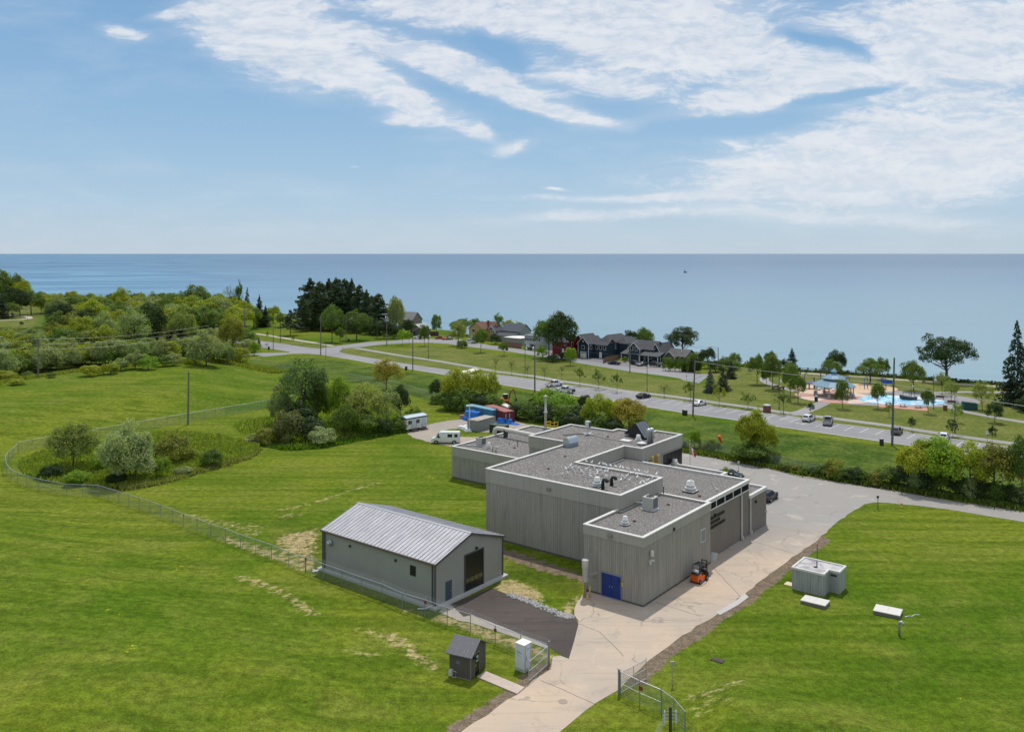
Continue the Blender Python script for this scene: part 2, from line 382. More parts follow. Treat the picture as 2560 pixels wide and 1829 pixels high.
def text_mesh(txt, size, mat, name, parent, m, ext=.02, space=1.0):
    cu = bpy.data.curves.new(name, 'FONT'); cu.body = txt; cu.size = size; cu.extrude = ext; cu.space_character = space; cu.offset = size * .012
    o = bpy.data.objects.new(name + '_tmp', cu); col.objects.link(o)
    me = bpy.data.meshes.new_from_object(o.evaluated_get(bpy.context.evaluated_depsgraph_get())); bpy.data.objects.remove(o)
    me.materials.clear(); me.materials.append(mat); me.transform(m)
    ob = bpy.data.objects.new(name, me); col.objects.link(ob); ob.parent = parent; return ob
# ---------------------------------------------------------------- ground
def axis_pts(segs):
    out = []
    for a, b, st in segs: out += list(np.arange(a, b, st))
    return np.array(out + [segs[-1][1]])
GX = axis_pts([(-2600, -700, 60), (-700, -320, 9), (-320, -130, 4), (-130, 135, 1.25), (135, 260, 4), (260, 700, 14), (700, 2600, 60)])
GY = axis_pts([(-500, -40, 30), (-40, 50, 6), (50, 250, 1.25), (250, 400, 2), (400, 720, 4), (720, 1500, 14)])
XX, YY = np.meshgrid(GX, GY); ZZ = H(XX, YY)
nx, ny = len(GX), len(GY)
me = bpy.data.meshes.new('ground')
vs = np.stack([XX.ravel(), YY.ravel(), ZZ.ravel()], 1)
ii = (np.arange(ny - 1)[:, None] * nx + np.arange(nx - 1)[None, :]).ravel()
fs = np.stack([ii, ii + 1, ii + nx + 1, ii + nx], 1)
me.vertices.add(len(vs)); me.vertices.foreach_set('co', vs.ravel())
me.loops.add(fs.size); me.loops.foreach_set('vertex_index', fs.ravel().astype(np.int32))
me.polygons.add(len(fs)); me.polygons.foreach_set('loop_start', np.arange(0, fs.size, 4, dtype=np.int32)); me.polygons.foreach_set('loop_total', np.full(len(fs), 4, dtype=np.int32))
me.update(calc_edges=True); me.polygons.foreach_set('use_smooth', [True] * len(fs))
XR, YR = XX.ravel(), YY.ravel()
def soft(poly, w=3.0, out=0.0):
    k = inside(XR, YR, poly); d = dseg(XR, YR, poly, True); sd = np.where(k, d, -d)
    return sstep((sd + out) / w)
def line_m(pts, w, sft=1.5): return sstep((w + sft - dseg(XR, YR, pts)) / sft)
POND = poly_of([(47,1168),(56,1150),(88,1137),(125,1130),(240,1112),(350,1092),(400,1083),(470,1083),(530,1090),(600,1104),(643,1115),(648,1128),(610,1146),(560,1160),(500,1175),(440,1194),(400,1205),(345,1214),(290,1222),(200,1216),(110,1205),(66,1190)])
CLUMP = poly_of([(583,1066),(600,1055),(650,1046),(700,1030),(760,1010),(830,1000),(920,1010),(1000,1035),(1050,1060),(1010,1068),(960,1080),(900,1092),(860,1105),(800,1116),(740,1121),(690,1118),(655,1108),(640,1090),(600,1080)])
MEADOW = poly_of([(650,925),(720,895),(800,893),(870,903),(1005,925),(1130,945),(1240,966),(1349,983),(1520,1007),(1592,1020),(1724,1042),(1940,1073),(2254,1118),(2560,1166),(2800,1205),(2800,1300),(2560,1255),(2230,1207),(2000,1172),(1870,1143),(1700,1116),(1500,1090),(1400,1070),(1290,1040),(1110,1015),(1000,985),(900,968),(780,945)])
PARK = poly_of([(600,700+140),(830,862),(1000,872),(1080,862),(1460,912),(1760,960),(1760,925),(2000,915),(2900,985),(2900,1200),(2560,1125),(2080,1060),(1850,1028),(1580,986),(1240,938),(1130,926),(860,886),(600,850)])
BIGWOOD = poly_of([(-400,985),(0,952),(150,925),(320,912),(440,900),(560,898),(640,880),(600,850),(640,800),(300,752),(-500,735)])
meadow = np.maximum.reduce([soft(MEADOW, 3), soft(POND, 1.5, .5), soft(CLUMP, 2), soft(BIGWOOD, 8)])
meadow = np.maximum(meadow, line_m(poly_of([(0,955),(150,930),(300,908),(440,902),(540,900)]), 4, 4))
straw_l = [([(595,1440),(650,1458),(700,1478),(745,1505),(785,1535)], .7, 1.6, .75), ([(985,1590),(1020,1620),(1060,1655),(1085,1665)], .7, 1.5, .8), ([(905,1570),(960,1590),(990,1610)], .3, 2.0, .6),
           ([(1238,1606),(1176,1575),(1118,1559),(1062,1538),(1006,1520)], .2, 1.2, .7), ([(1372,1640),(1300,1612),(1190,1568),(1110,1543)], .5, 1.6, .95), ([(560,1345),(640,1372),(720,1402),(770,1422)], .6, 2.0, .85),
           ([(460,1288),(530,1300),(600,1318),(640,1335)], .8, 2.5, .62), ([(700,1275),(760,1262),(850,1235),(910,1215),(950,1205)], .4, 1.5, .62), ([(380,1225),(440,1222),(520,1222)], .5, 2.0, .5),
           ([(705,1290),(740,1285)], 1.5, 2.0, .6), ([(590,1305),(660,1315)], 1.0, 2.0, .5), ([(1745,1742),(1800,1720),(1850,1702)], .5, 2.5, .6), ([(1740,1770),(1800,1752)], 1.0, 3.0, .5), ([(890,1625),(930,1635)], 1, 2, .5), ([(1760,1620),(1790,1640)], .3, 1.2, .5)]
straw = np.zeros_like(XR)
for pts, w, sf, a in straw_l:
    wpts = [tuple(at(p[0], p[1]))[:2] for p in pts]; straw = np.maximum(straw, a * .70 * line_m(wpts, w * .35, sf * .9))
straw = np.maximum(straw, .56 * soft(poly_of([(665,1345),(700,1330),(800,1310),(820,1330),(815,1420),(800,1440),(760,1425),(680,1385)]), 4, 1))
straw = np.maximum(straw, .74 * soft(poly_of([(1225,1475),(1262,1442),(1300,1450),(1360,1478),(1370,1510),(1300,1500),(1250,1485)]), 2, .8))
straw = np.maximum(straw, .7 * soft(poly_of([(1400,1530),(1425,1490),(1450,1490),(1440,1520),(1420,1545)]), 1.0, .5))
dirt = np.maximum(line_m(poly_of([(1228,1372),(1290,1390),(1360,1416),(1420,1432),(1470,1450)]), .9, .5) * .95, 0)
dirt = np.maximum(dirt, line_m([(x - .2, y) for x, y in poly_of([(1145,1829),(1200,1792),(1245,1763),(1290,1738),(1328,1700),(1372,1668)])], .5, 1.2) * .8)
SHD = [(2052,1343),(1984,1391),(1918,1441),(1863,1485),(1763,1553),(1694,1598),(1632,1643),(1619,1655),(1575,1700)]
dirt = np.maximum(dirt, line_m([(x + .5, y - .35) for x, y in poly_of(SHD)], .5, .85) * .92)
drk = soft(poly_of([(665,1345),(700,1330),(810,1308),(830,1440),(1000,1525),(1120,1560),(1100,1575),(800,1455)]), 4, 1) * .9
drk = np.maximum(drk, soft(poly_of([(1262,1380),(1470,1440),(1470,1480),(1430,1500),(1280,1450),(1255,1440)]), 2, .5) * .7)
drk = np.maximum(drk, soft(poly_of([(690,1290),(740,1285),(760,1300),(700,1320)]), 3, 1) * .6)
park = soft(PARK, 3) * (1 - soft(BIGWOOD, 8))
farleft = soft(poly_of([(-300,840),(100,820),(110,765),(-400,745)]), 10, 5); park = np.maximum(park, farleft); meadow = meadow * (1 - farleft)
bank = sstep((YR - np.interp(XR, shx, shy) + 1.0) / 2.0)
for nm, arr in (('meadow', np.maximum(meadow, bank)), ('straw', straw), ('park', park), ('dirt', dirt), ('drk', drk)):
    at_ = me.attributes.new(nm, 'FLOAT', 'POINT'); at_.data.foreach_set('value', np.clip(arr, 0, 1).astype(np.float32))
m, g = newmat('grass_ground'); tc = g.n('ShaderNodeNewGeometry').outputs['Position']
A = lambda n: g.n('ShaderNodeAttribute', attribute_name=n).outputs['Fac']
n_l = g.noise(tc, .018, 5, .6, .3); n_m = g.noise(tc, .11, 7, .65, .4); n_f = g.noise(tc, 1.1, 8, .72); n_x = g.noise(tc, 5.5, 4, .7)
rot = g.n('ShaderNodeMapping', {'Vector': tc, 'Rotation': (0, 0, R(38)), 'Scale': (.03, .42, 1)}).outputs[0]
mow = g.noise(rot, 1.0, 4, .55, .5)
rot2 = g.n('ShaderNodeMapping', {'Vector': tc, 'Rotation': (0, 0, R(-42)), 'Scale': (.02, .32, 1)}).outputs[0]; mow2 = g.noise(rot2, 1.0, 3, .5, .8)
lawn = g.mix(g.smooth(n_l, .38, .60), (.060, .112, .006), (.128, .158, .014))
lawn = g.mix(g.m('MULTIPLY', g.smooth(n_m, .40, .70), .60), lawn, (.150, .165, .028))
lawn = g.mix(g.m('MULTIPLY', g.smooth(mow, .42, .66), .62), lawn, (.044, .086, .004))
lawn = g.mix(g.m('MULTIPLY', g.smooth(mow2, .5, .7), .10), lawn, (.135, .170, .018))
pk = g.mix(g.smooth(n_m, .35, .65), (.092, .120, .024), (.146, .152, .042))
pk = g.mix(g.m('MULTIPLY', g.smooth(mow2, .45, .65), .4), pk, (.070, .092, .016))
md = g.mix(g.smooth(n_m, .38, .62), (.036, .072, .009), (.088, .122, .020))
md = g.mix(g.m('MULTIPLY', g.smooth(n_f, .5, .75), .5), md, (.135, .140, .04))
cg = g.mix(A('park'), lawn, pk); cg = g.mix(A('meadow'), cg, md)
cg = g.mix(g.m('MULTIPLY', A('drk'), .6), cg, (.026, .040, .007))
# bare straw tufts, yellow flowers and clover
sm = g.m('SUBTRACT', g.m('MULTIPLY', A('straw'), 1.15), g.m('SUBTRACT', 1.0, g.m('ADD', g.m('MULTIPLY', n_f, 1.15), g.m('MULTIPLY', n_m, .30))))
sx = g.m('MULTIPLY', g.smooth(g.m('ADD', sm, g.m('MULTIPLY', g.m('SUBTRACT', g.noise(g.n('ShaderNodeMapping', {'Vector': tc, 'Rotation': (0, 0, R(25)), 'Scale': (1.0, 3.2, 1)}).outputs[0], .9, 6, .8), .5), 1.3)), .10, .42), .88)
strc = g.mix(n_x, (.22, .165, .075), (.46, .37, .20))
cg = g.mix(sx, cg, strc)
yl = g.m('MULTIPLY', g.smooth(g.noise(tc, .16, 3, .5), .69, .73), g.smooth(g.noise(tc, 3.0, 4, .8), .54, .62))
cg = g.mix(g.m('MULTIPLY', yl, .8), cg, (.55, .50, .03))
wh = g.m('MULTIPLY', g.smooth(g.noise(tc, .05, 3, .5), .5, .6), g.smooth(g.noise(tc, 4.5, 2, .8), .68, .74))
cg = g.mix(g.m('MULTIPLY', wh, .5), cg, (.42, .46, .30))
dm = g.smooth(g.m('ADD', A('dirt'), g.m('MULTIPLY', g.m('SUBTRACT', n_f, .5), .8)), .35, .6)
cg = g.mix(dm, cg, g.mix(n_x, (.09, .07, .05), (.22, .17, .12)))
fine = g.m('ADD', g.m('MULTIPLY', n_f, .6), g.m('MULTIPLY', n_x, .5))
cg = g.mix(1.0, cg, g.ramp(fine, [(.34, .34), (.52, .95), (.72, 1.85)]), 'MULTIPLY')
p = g.n('ShaderNodeBsdfPrincipled', {'Base Color': cg, 'Roughness': .95}); p.inputs['Specular IOR Level'].default_value = .04
bn = g.n('ShaderNodeBump', {'Height': fine, 'Strength': .65, 'Distance': .12}); g.put(p.inputs['Normal'], bn.outputs[0])
finish(g, p); me.materials.append(m)
go = bpy.data.objects.new('ground', me); col.objects.link(go); struct(go)

# ---------------------------------------------------------------- lake
m, g = newmat('lake_water'); tc = g.n('ShaderNodeNewGeometry').outputs['Position']
s = g.n('ShaderNodeSeparateXYZ', {0: tc}); wx, wy = s.outputs[0], s.outputs[1]
st = g.n('ShaderNodeMapping', {'Vector': tc, 'Rotation': (0, 0, R(-24)), 'Scale': (.0016, .0034, 1)}).outputs[0]
swirl = g.noise(st, 1.0, 3, .5, 2.2)
st2 = g.n('ShaderNodeMapping', {'Vector': tc, 'Rotation': (0, 0, R(6)), 'Scale': (.006, .05, 1)}).outputs[0]
rip = g.noise(st2, 1.0, 6, .7, .5)
rip2 = g.noise(g.n('ShaderNodeMapping', {'Vector': tc, 'Scale': (.05, .35, 1)}).outputs[0], 1.0, 5, .7)
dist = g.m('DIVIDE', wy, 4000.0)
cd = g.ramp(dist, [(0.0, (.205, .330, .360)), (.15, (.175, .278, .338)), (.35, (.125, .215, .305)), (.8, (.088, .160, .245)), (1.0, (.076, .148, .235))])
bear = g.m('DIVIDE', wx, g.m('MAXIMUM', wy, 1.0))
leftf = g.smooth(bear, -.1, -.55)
cd = g.mix(g.m('MULTIPLY', g.smooth(bear, .25, -.6), .9), cd, g.mix(1.0, cd, (.38, .68, .86), 'MULTIPLY'))  # weaker reflection and glitter towards the left, painted into the water colour
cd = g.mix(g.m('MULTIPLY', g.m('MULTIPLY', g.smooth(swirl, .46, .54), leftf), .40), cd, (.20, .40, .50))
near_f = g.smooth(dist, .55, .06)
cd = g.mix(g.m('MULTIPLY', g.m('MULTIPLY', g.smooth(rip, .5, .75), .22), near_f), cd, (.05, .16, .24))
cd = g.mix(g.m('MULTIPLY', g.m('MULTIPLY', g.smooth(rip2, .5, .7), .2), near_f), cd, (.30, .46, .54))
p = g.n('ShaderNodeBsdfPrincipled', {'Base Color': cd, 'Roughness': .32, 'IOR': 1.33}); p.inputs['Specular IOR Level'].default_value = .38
wv = g.noise(g.n('ShaderNodeMapping', {'Vector': tc, 'Scale': (.18, .6, 1)}).outputs[0], 1.0, 4, .6)
bn = g.n('ShaderNodeBump', {'Height': wv, 'Strength': .5, 'Distance': .35}); g.put(p.inputs['Normal'], bn.outputs[0])
finish(g, p)
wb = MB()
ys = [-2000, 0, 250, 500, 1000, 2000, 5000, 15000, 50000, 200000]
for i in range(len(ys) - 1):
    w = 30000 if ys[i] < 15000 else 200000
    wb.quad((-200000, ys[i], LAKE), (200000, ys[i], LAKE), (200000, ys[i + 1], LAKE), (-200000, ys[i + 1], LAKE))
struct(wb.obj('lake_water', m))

# ---------------------------------------------------------------- pavements
asph = pavemat('road_asphalt', (.275, .275, .285), .35, .25, 1.0, (1.04, 1.02, 1.0))
conc = pavemat('drive_concrete', (.50, .430, .355), .85, .45, rear=(.285, .275, .262))
drk_a = pavemat('fresh_asphalt', (.078, .066, .060), .8, .1, 1.0, (1.25, 1.2, 1.15))
gravm = pavemat('lot_gravel', (.36, .335, .30), .55, .1)
slabm = pavemat('pale_concrete', (.52, .52, .50), .3, .15)
pathm = pavemat('path_asphalt', (.315, .310, .305), .3, .1, 1.0, (1.03, 1.0, .98))
pathl = pavemat('path_gravel', (.46, .43, .38), .3, .1)
def sheet(name, pts, mat, z=.02, world=False, thick=0.0):
    w = pts if world else poly_of(pts)
    b = bmesh.new(); vv = [b.verts.new((x, y, z)) for x, y in w]; f = b.faces.new(vv)
    if f.normal.z < 0: f.normal_flip()
    b.normal_update()
    if f.normal.z < 0: bmesh.ops.reverse_faces(b, faces=[f])
    bmesh.ops.triangulate(b, faces=[f]); me = bpy.data.meshes.new(name); b.to_mesh(me); b.free(); me.materials.append(mat)
    o = bpy.data.objects.new(name, me); col.objects.link(o); return struct(o)
def wpoly(pts, w):
    L, Rr = strip(pts, w / 2, -w / 2); return [tuple(p) for p in L] + [tuple(p) for p in reversed(Rr)]
def rough_edge(pts, amp=.35, step=1.2, seed=1):         # worn edges: jitter a world outline
    rnd = random.Random(seed); out = []
    for i in range(len(pts)):
        a, b = Vector(pts[i]), Vector(pts[(i + 1) % len(pts)]); n = max(1, min(60, int((b - a).length / step)))
        for k in range(n):
            q = a.lerp(b, k / n); nn = Vector((-(b - a).y, (b - a).x)).normalized() * rnd.uniform(-amp, amp); out.append(tuple(q + nn * (k > 0)))
    return out

DRIVE = [(1050,1895),(1152,1829),(1245,1765),(1294,1735),(1331,1700),(1377,1672),(1382,1641),(1400,1638),(1419,1645),(1424,1626),(1436,1590),(1447,1552),(1436,1537),(1440,1509),(1457,1484),(1500,1470),(1620,1440),(1800,1330),(1850,1240),(1770,1190),(1690,1165),(1640,1128),(1700,1128),(1780,1141),(1860,1157),(1937,1172.7),(1998.6,1189.6),(2106,1203.5),(2229.6,1223.5),(2322,1242),(2445,1260.5),(2560,1272.8),(2800,1305),(2800,1345),(2560,1304.6),(2455,1287),(2368,1272.6),(2284,1262.5),(2220,1256.5),(2186.5,1255),(2161,1260),(2128.4,1280),(2092,1305),(2048.6,1345),(1980,1392),(1914.4,1443),(1860,1486.6),(1760,1555),(1690,1600),(1629.7,1644.6),(1617,1654),(1549.7,1721.6),(1491,1755.5),(1440,1795),(1398.8,1829),(1330,1895)]
sheet('driveway', rough_edge(poly_of(DRIVE), .18, 1.3, 3), conc, .020, True)
# dirt shoulder along the right edge of the drive
SH = [(2052,1343),(1984,1391),(1918,1441),(1863,1485),(1763,1553),(1694,1598),(1632,1643),(1619,1655),(1560,1716)]
L, Rr = strip(poly_of(SH), .15, -1.15)
if (Rr[0] - L[0]).x < 0: L, Rr = strip(poly_of(SH), 1.15, -.15)
dm_ = pavemat('shoulder_dirt', (.15, .115, .088), .9, 0)
sheet('drive_kerb_slab', [(1790,1530),(1835,1505),(1862,1483),(1872,1492),(1845,1512),(1800,1537)], slabm, .034)
FAR_SH = [(1700,1130),(1780,1143),(1860,1159),(1937,1174.7),(1998.6,1191.6),(2106,1205.5),(2229.6,1225.5),(2445,1262.5),(2800,1307)]
sheet('edge_line', rough_edge(wpoly(poly_of(FAR_SH), .4), .1, 1.0, 6), dm_, .026, True)

APRON = [(1125,1511),(1229.7,1468.8),(1275.9,1488),(1340,1513),(1402,1538.8),(1439,1546.5),(1446,1560),(1436,1600),(1422,1646.5),(1398,1634),(1374.4,1617.3),(1280,1578),(1180.4,1538.8),(1158.8,1543.4)]
sheet('asphalt_apron', APRON, drk_a, .030)
sheet('gravel_strip', [(1097,1530),(1112,1512),(1128,1512),(1158.8,1541.4),(1180.4,1536.8),(1280,1576),(1374.4,1615.3),(1371,1622),(1280,1590),(1170,1554),(1150,1552)], pavemat('strip_gravel', (.42, .41, .39), .4, .1), .034)

ROAD_NEAR = [(560,898),(636,887),(660,891.7),(700,887.7),(730,884),(760,883.7),(800,886.7),(869.6,897.7),(935.5,909.7),(1005,919.7),(1109,936.8),(1239.7,959.7),(1349.5,977.7),(1520,1001.7),(1591.7,1013.7),(1723.6,1034.7),(1840,1050.7),(1935.8,1065.7),(2069.6,1084.7),(2254,1111.6),(2400,1133),(2560,1157.6),(2800,1195)]
ROAD_FAR = [(2800,1160),(2560,1123.6),(2485.5,1113.6),(2405.6,1101.6),(2343.7,1092.7),(2265.8,1080.7),(2225.4,1076.7),(2089.6,1059.7),(2035.7,1051.7),(1971.8,1039.7),(1899.9,1032.7),(1800,1018.8),(1727.6,1005.7),(1629.7,993.7),(1579.8,984.7),(1563.8,981),(1495.9,972.7),(1400,960.8),(1359.5,952.8),(1279.6,941.8),(1231.7,936.5),(1200,934),(1180,937.8),(1170,936),(1127.8,924.8),(1014,908.7),(871.6,885.7),(853,881),(847.6,877.7),(856,872),(887.6,868.8)]
STREET_NEAR = [(959.5,860.8),(1026,856.9),(1080,856.5),(1124,859.9),(1160,864.9),(1190,868.9),(1279.6,879.8),(1399.5,897.8),(1454,908.8),(1575.8,928.8),(1649.7,937.8),(1699.6,945.8),(1711.6,951.8),(1747.5,957.8)]
STREET_FAR = [(1775,935.8),(1739.6,932.8),(1700,922),(1667.6,919.8),(1600,922),(1520,908),(1440,898),(1369.5,884.5),(1299.6,872.5),(1229.7,863.9),(1188,855.9),(1150,848.5),(1090,847.5),(1033,846.5),(993,850.8),(919.5,854.8),(865.6,861.8),(825.7,866.8),(799.7,870.8),(769.7,868.8),(719.8,860.8),(660,853.8),(604,845.8),(540,836),(530,846),(590,858),(650,868),(700,875),(726,879.5),(720,881),(640,882.5),(560,889)]
sheet('road', ROAD_NEAR + ROAD_FAR + STREET_NEAR + STREET_FAR, asph, .020)
sheet('driveway_pads', [(1370,884.5),(1380,876),(1440,872),(1450,893),(1520,897),(1520,908.5),(1440,898.5)], pavemat('pad_asphalt', (.22, .22, .225), .3, .2), .028)
sheet('parking_pad', [(1520,908),(1535,902),(1660,905),(1668,921),(1600,923)], MATS['pad_asphalt'], .028)
sheet('lane_pad', [(1340,868),(1355,869),(1440,884),(1440,898.4),(1369,884.6)], MATS['pad_asphalt'], .026)
crossw = M('cream_paving', (.66, .64, .54), .8, var=.08, scale=1)
sheet('crossing_pad', [(1139.8,930.8),(1187.8,919.8),(1202.7,922.8),(1169.8,932.8)], crossw, .036)
def path(name, pts, w, mat, z=.024): return sheet(name, wpoly(poly_of(pts), w), mat, z, True)
path('footpath', [(887.6,869.7),(959.5,881.7),(1014,890.7),(1090,901.5),(1179.8,917),(1239.7,928.5),(1339.5,940.8),(1400,951.8),(1480,963.5),(1559.8,976.7),(1649.7,986.7),(1727,997),(1799.5,1007.7),(1870,1017),(1939.8,1027.8),(2029.7,1039),(2099.6,1047.7),(2219.4,1063.2),(2345.7,1082.7),(2445.6,1096.7),(2560,1112),(2800,1150)], 3.0, pathm)
path('sidewalk', [(520,816),(606,829.8),(679.8,839.8),(739.8,849.8),(799.7,858.8),(830,864.5)], 3.0, pathl)
path('link_path', [(1975,1036),(2005,1030),(2035,1018),(2062,1005),(2080,998)], 3.6, pathm, .027)
path('link_path', [(1566,981),(1572,980),(1580,978)], 7, pathm, .027)
path('shore_path', [(1990,932),(2030,934),(2106,940),(2180,944.5),(2245.8,949),(2320,954),(2385.6,959),(2507.5,967),(2800,985)], 2.6, pathl)
path('park_path', [(1910,944),(1911,952),(1925,960),(1955,969),(1990,978)], 2.8, pathm)
path('park_path', [(2219.8,975),(2265,979.5),(2311.7,983),(2360,980.5),(2405.6,979.5),(2507.5,980.5),(2800,985)], 2.6, pathm)
path('park_path', [(2340,1000),(2381.6,1019.8),(2411.6,1028.8),(2485.5,1043),(2560,1055),(2800,1090)], 2.6, pathm, .029)
path('park_path', [(-60,784),(0,786),(46,788.5),(72,792),(74,796),(50,799),(0,801),(-60,804)], 3.5, pathl)
path('field_lane', [(-100,852),(0,842),(60,826),(50,822)], 3.5, pathl)

LOT = [(1010,1078),(1020,1086),(1040,1096),(1064,1103),(1089,1108),(1128,1116),(1180,1114),(1260,1100),(1330,1080),(1330,1064),(1291.6,1052),(1270,1040),(1200,1042),(1156,1047),(1120,1051),(1092,1056),(1072,1061),(1050,1066),(1030,1070)]
sheet('gravel_lot', rough_edge(poly_of(LOT), .3, 1.5, 8), gravm, .020, True)
isl = sheet('grass_island', rough_edge(poly_of([(1102,1082),(1112,1076),(1124,1072),(1150,1070),(1174,1079),(1236,1081),(1240,1089),(1200,1092),(1170,1092),(1132,1090),(1110,1087)]), .2, 1.2, 9), MATS.get('x') or go.data.materials[0], .030, True)

# kerbs
kerbm = M('kerb_concrete', (.60, .58, .52), .8, var=.1, scale=1)
def kerb(pts, name='kerb', w=.28, h=.12):
    L, Rr = strip(poly_of(pts), w, 0); b = MB(); n = len(L)
    vs = [(p.x, p.y, 0) for p in L] + [(p.x, p.y, h) for p in L] + [(p.x, p.y, h) for p in Rr] + [(p.x, p.y, 0) for p in Rr]
    fs = []
    for i in range(n - 1):
        for k in range(3): fs.append((k * n + i, k * n + i + 1, (k + 1) * n + i + 1, (k + 1) * n + i))
    b.add(vs, fs); return struct(b.obj(name, kerbm))
kerb(ROAD_NEAR[7:]); kerb(list(reversed(ROAD_FAR[:25])))

# parking stall lines
markm = M('marking_paint', (.62, .62, .60), .7, var=.12, scale=4)
fe = [Vector(p) for p in poly_of(list(reversed([q for q in ROAD_FAR if 1231 <= q[0] <= 2561])))]
b = MB(); sd = Vector((-.65, -.76)).normalized(); acc_d = 0.0; nxt = 1.5; k = 0; STALLS = []
for i in range(len(fe) - 1):
    L_ = (fe[i + 1] - fe[i]).length
    while nxt <= acc_d + L_:
        p0 = fe[i].lerp(fe[i + 1], (nxt - acc_d) / L_) + sd * .3; p1 = p0 + sd * 6.2; nn = Vector((-sd.y, sd.x)) * .07
        STALLS.append(p0)
        ppx = CX + F * p0.x / p0.y
        if not (1560 < ppx < 1592):
            b.quad((*(p0 - nn), .03), (*(p0 + nn), .03), (*(p1 + nn), .03), (*(p1 - nn), .03))
        if 1945 < ppx < 1975 or 2470 < ppx < 2500:
            e = (fe[i + 1] - fe[i]).normalized()
            for q in range(1, 8):
                a0 = p0 + sd * (q * .75); a1 = a0 + e * 3.1
                b.quad((*(a0 - sd * .06), .034), (*(a0 + sd * .06), .034), (*(a1 + sd * .06), .034), (*(a1 - sd * .06), .034))
        nxt += 3.33; k += 1
    acc_d += L_
for (px, py) in ((1917, 1047), (2003, 1059), (2063, 1068), (1614, 1000)):
    c = Vector(P0(px, py)); e = Vector((.745, -.667))
    for (u0, u1, v0, v1) in ((-1.1, 1.1, -.08, .08), (-1.1, -.95, -.6, .6), (.2, .36, -.7, .5), (-.4, .9, .5, .62)):
        b.add([(*(c + e * u + sd * v), .036) for u, v in ((u0, v0), (u1, v0), (u1, v1), (u0, v1))], [(0, 1, 2, 3)])
struct(b.obj('road_marking', markm))
# slab joints across the drive
jm = M('joint_tar', (.10, .085, .07), .9)
b = MB()
for (a, c) in (((1352,1700),(1490,1760)), ((1640,1505),(1750,1540)), ((1785,1420),(1850,1490)), ((1860,1345),(1990,1385)), ((1916,1312),(2010,1330)), ((1500,1580),(1560,1640)), ((1440,1556),(1500,1580))):
    A_, B_ = Vector(P0(*a)), Vector(P0(*c)); n_ = Vector((-(B_ - A_).y, (B_ - A_).x)).normalized() * .03
    K = 12; rnd = random.Random(a[0])
    pr = A_
    for i in range(1, K + 1):
        q = A_.lerp(B_, i / K) + n_ * rnd.uniform(-1.5, 1.5)
        b.quad((*(pr - n_), .0245), (*(pr + n_), .0245), (*(q + n_), .0245), (*(q - n_), .0245)); pr = q
struct(b.obj('road_joint', jm))
b = MB().lathe([(.42, .024), (.42, .035), (.36, .035), (.36, .03), (.30, .034), (.0, .034)], P0(1407.6, 1753.3), 24)
tag(b.obj('manhole_cover', M('rusty_iron', (.30, .25, .20), .8, var=.3, scale=8)), 'round iron manhole cover set in the pale driveway near the small brown shed', 'manhole')

# play area surfaces
def disc(name, c, rx, ry, mat, z, n=48, rz=0.0):
    pts = [(c[0] + rx * math.cos(t) * math.cos(rz) - ry * math.sin(t) * math.sin(rz), c[1] + rx * math.cos(t) * math.sin(rz) + ry * math.sin(t) * math.cos(rz)) for t in [2 * math.pi * k / n for k in range(n)]]
    return sheet(name, pts, mat, z, True)
PAV = P0(2085, 991.5)
m, g = newmat('plaza_paving'); tc = g.n('ShaderNodeTexCoord').outputs['Object']
s = g.n('ShaderNodeSeparateXYZ', {0: g.n('ShaderNodeVectorMath', {0: tc, 1: (PAV[0], PAV[1], 0)}, operation='SUBTRACT').outputs[0]})
an = g.m('ARCTAN2', s.outputs[1], s.outputs[0]); w = g.m('GREATER_THAN', g.m('SINE', g.m('MULTIPLY', an, 4.0)), 0.0)
c = g.mix(w, (.46, .24, .19), (.60, .48, .39))
c = g.mix(g.m('MULTIPLY', g.noise(tc, .8, 4), .3), c, (.3, .2, .16))
p = g.n('ShaderNodeBsdfPrincipled', {'Base Color': c, 'Roughness': .85}); finish(g, p)
disc('asphalt_surround', P0(2215, 995), 24, 13.5, pathm, .030, rz=-.15)
disc('play_sand', P0(2110, 969.5), 15.5, 9.5, M('sand', (.56, .40, .26), .95, var=.15, scale=1), .038, rz=.0)
disc('plaza_paving', PAV, 10.4, 11.0, m, .044)
SPL = P0(2254, 1000.5)
m, g = newmat('splash_paint'); tc = g.n('ShaderNodeTexCoord').outputs['Object']
n_ = g.noise(tc, .22, 3, .5, 1.5)
c = g.ramp(n_, [(0, (.55, .58, .66)), (.44, (.55, .58, .66)), (.47, (.12, .40, .62)), (.56, (.16, .46, .66)), (.58, (.30, .68, .80)), (.66, (.72, .74, .82)), (.72, (.80, .55, .35))], 'CONSTANT')
p = g.n('ShaderNodeBsdfPrincipled', {'Base Color': c, 'Roughness': .6}); finish(g, p)
disc('splash_pad', SPL, 11.2, 8.0, m, .050)
sheet('picnic_pad', [(2197,1009.8),(2318.7,1019.8),(2318.7,1027.2),(2197,1017.2)], M('pink_paving', (.46, .24, .19), .85, scale=1), .056)

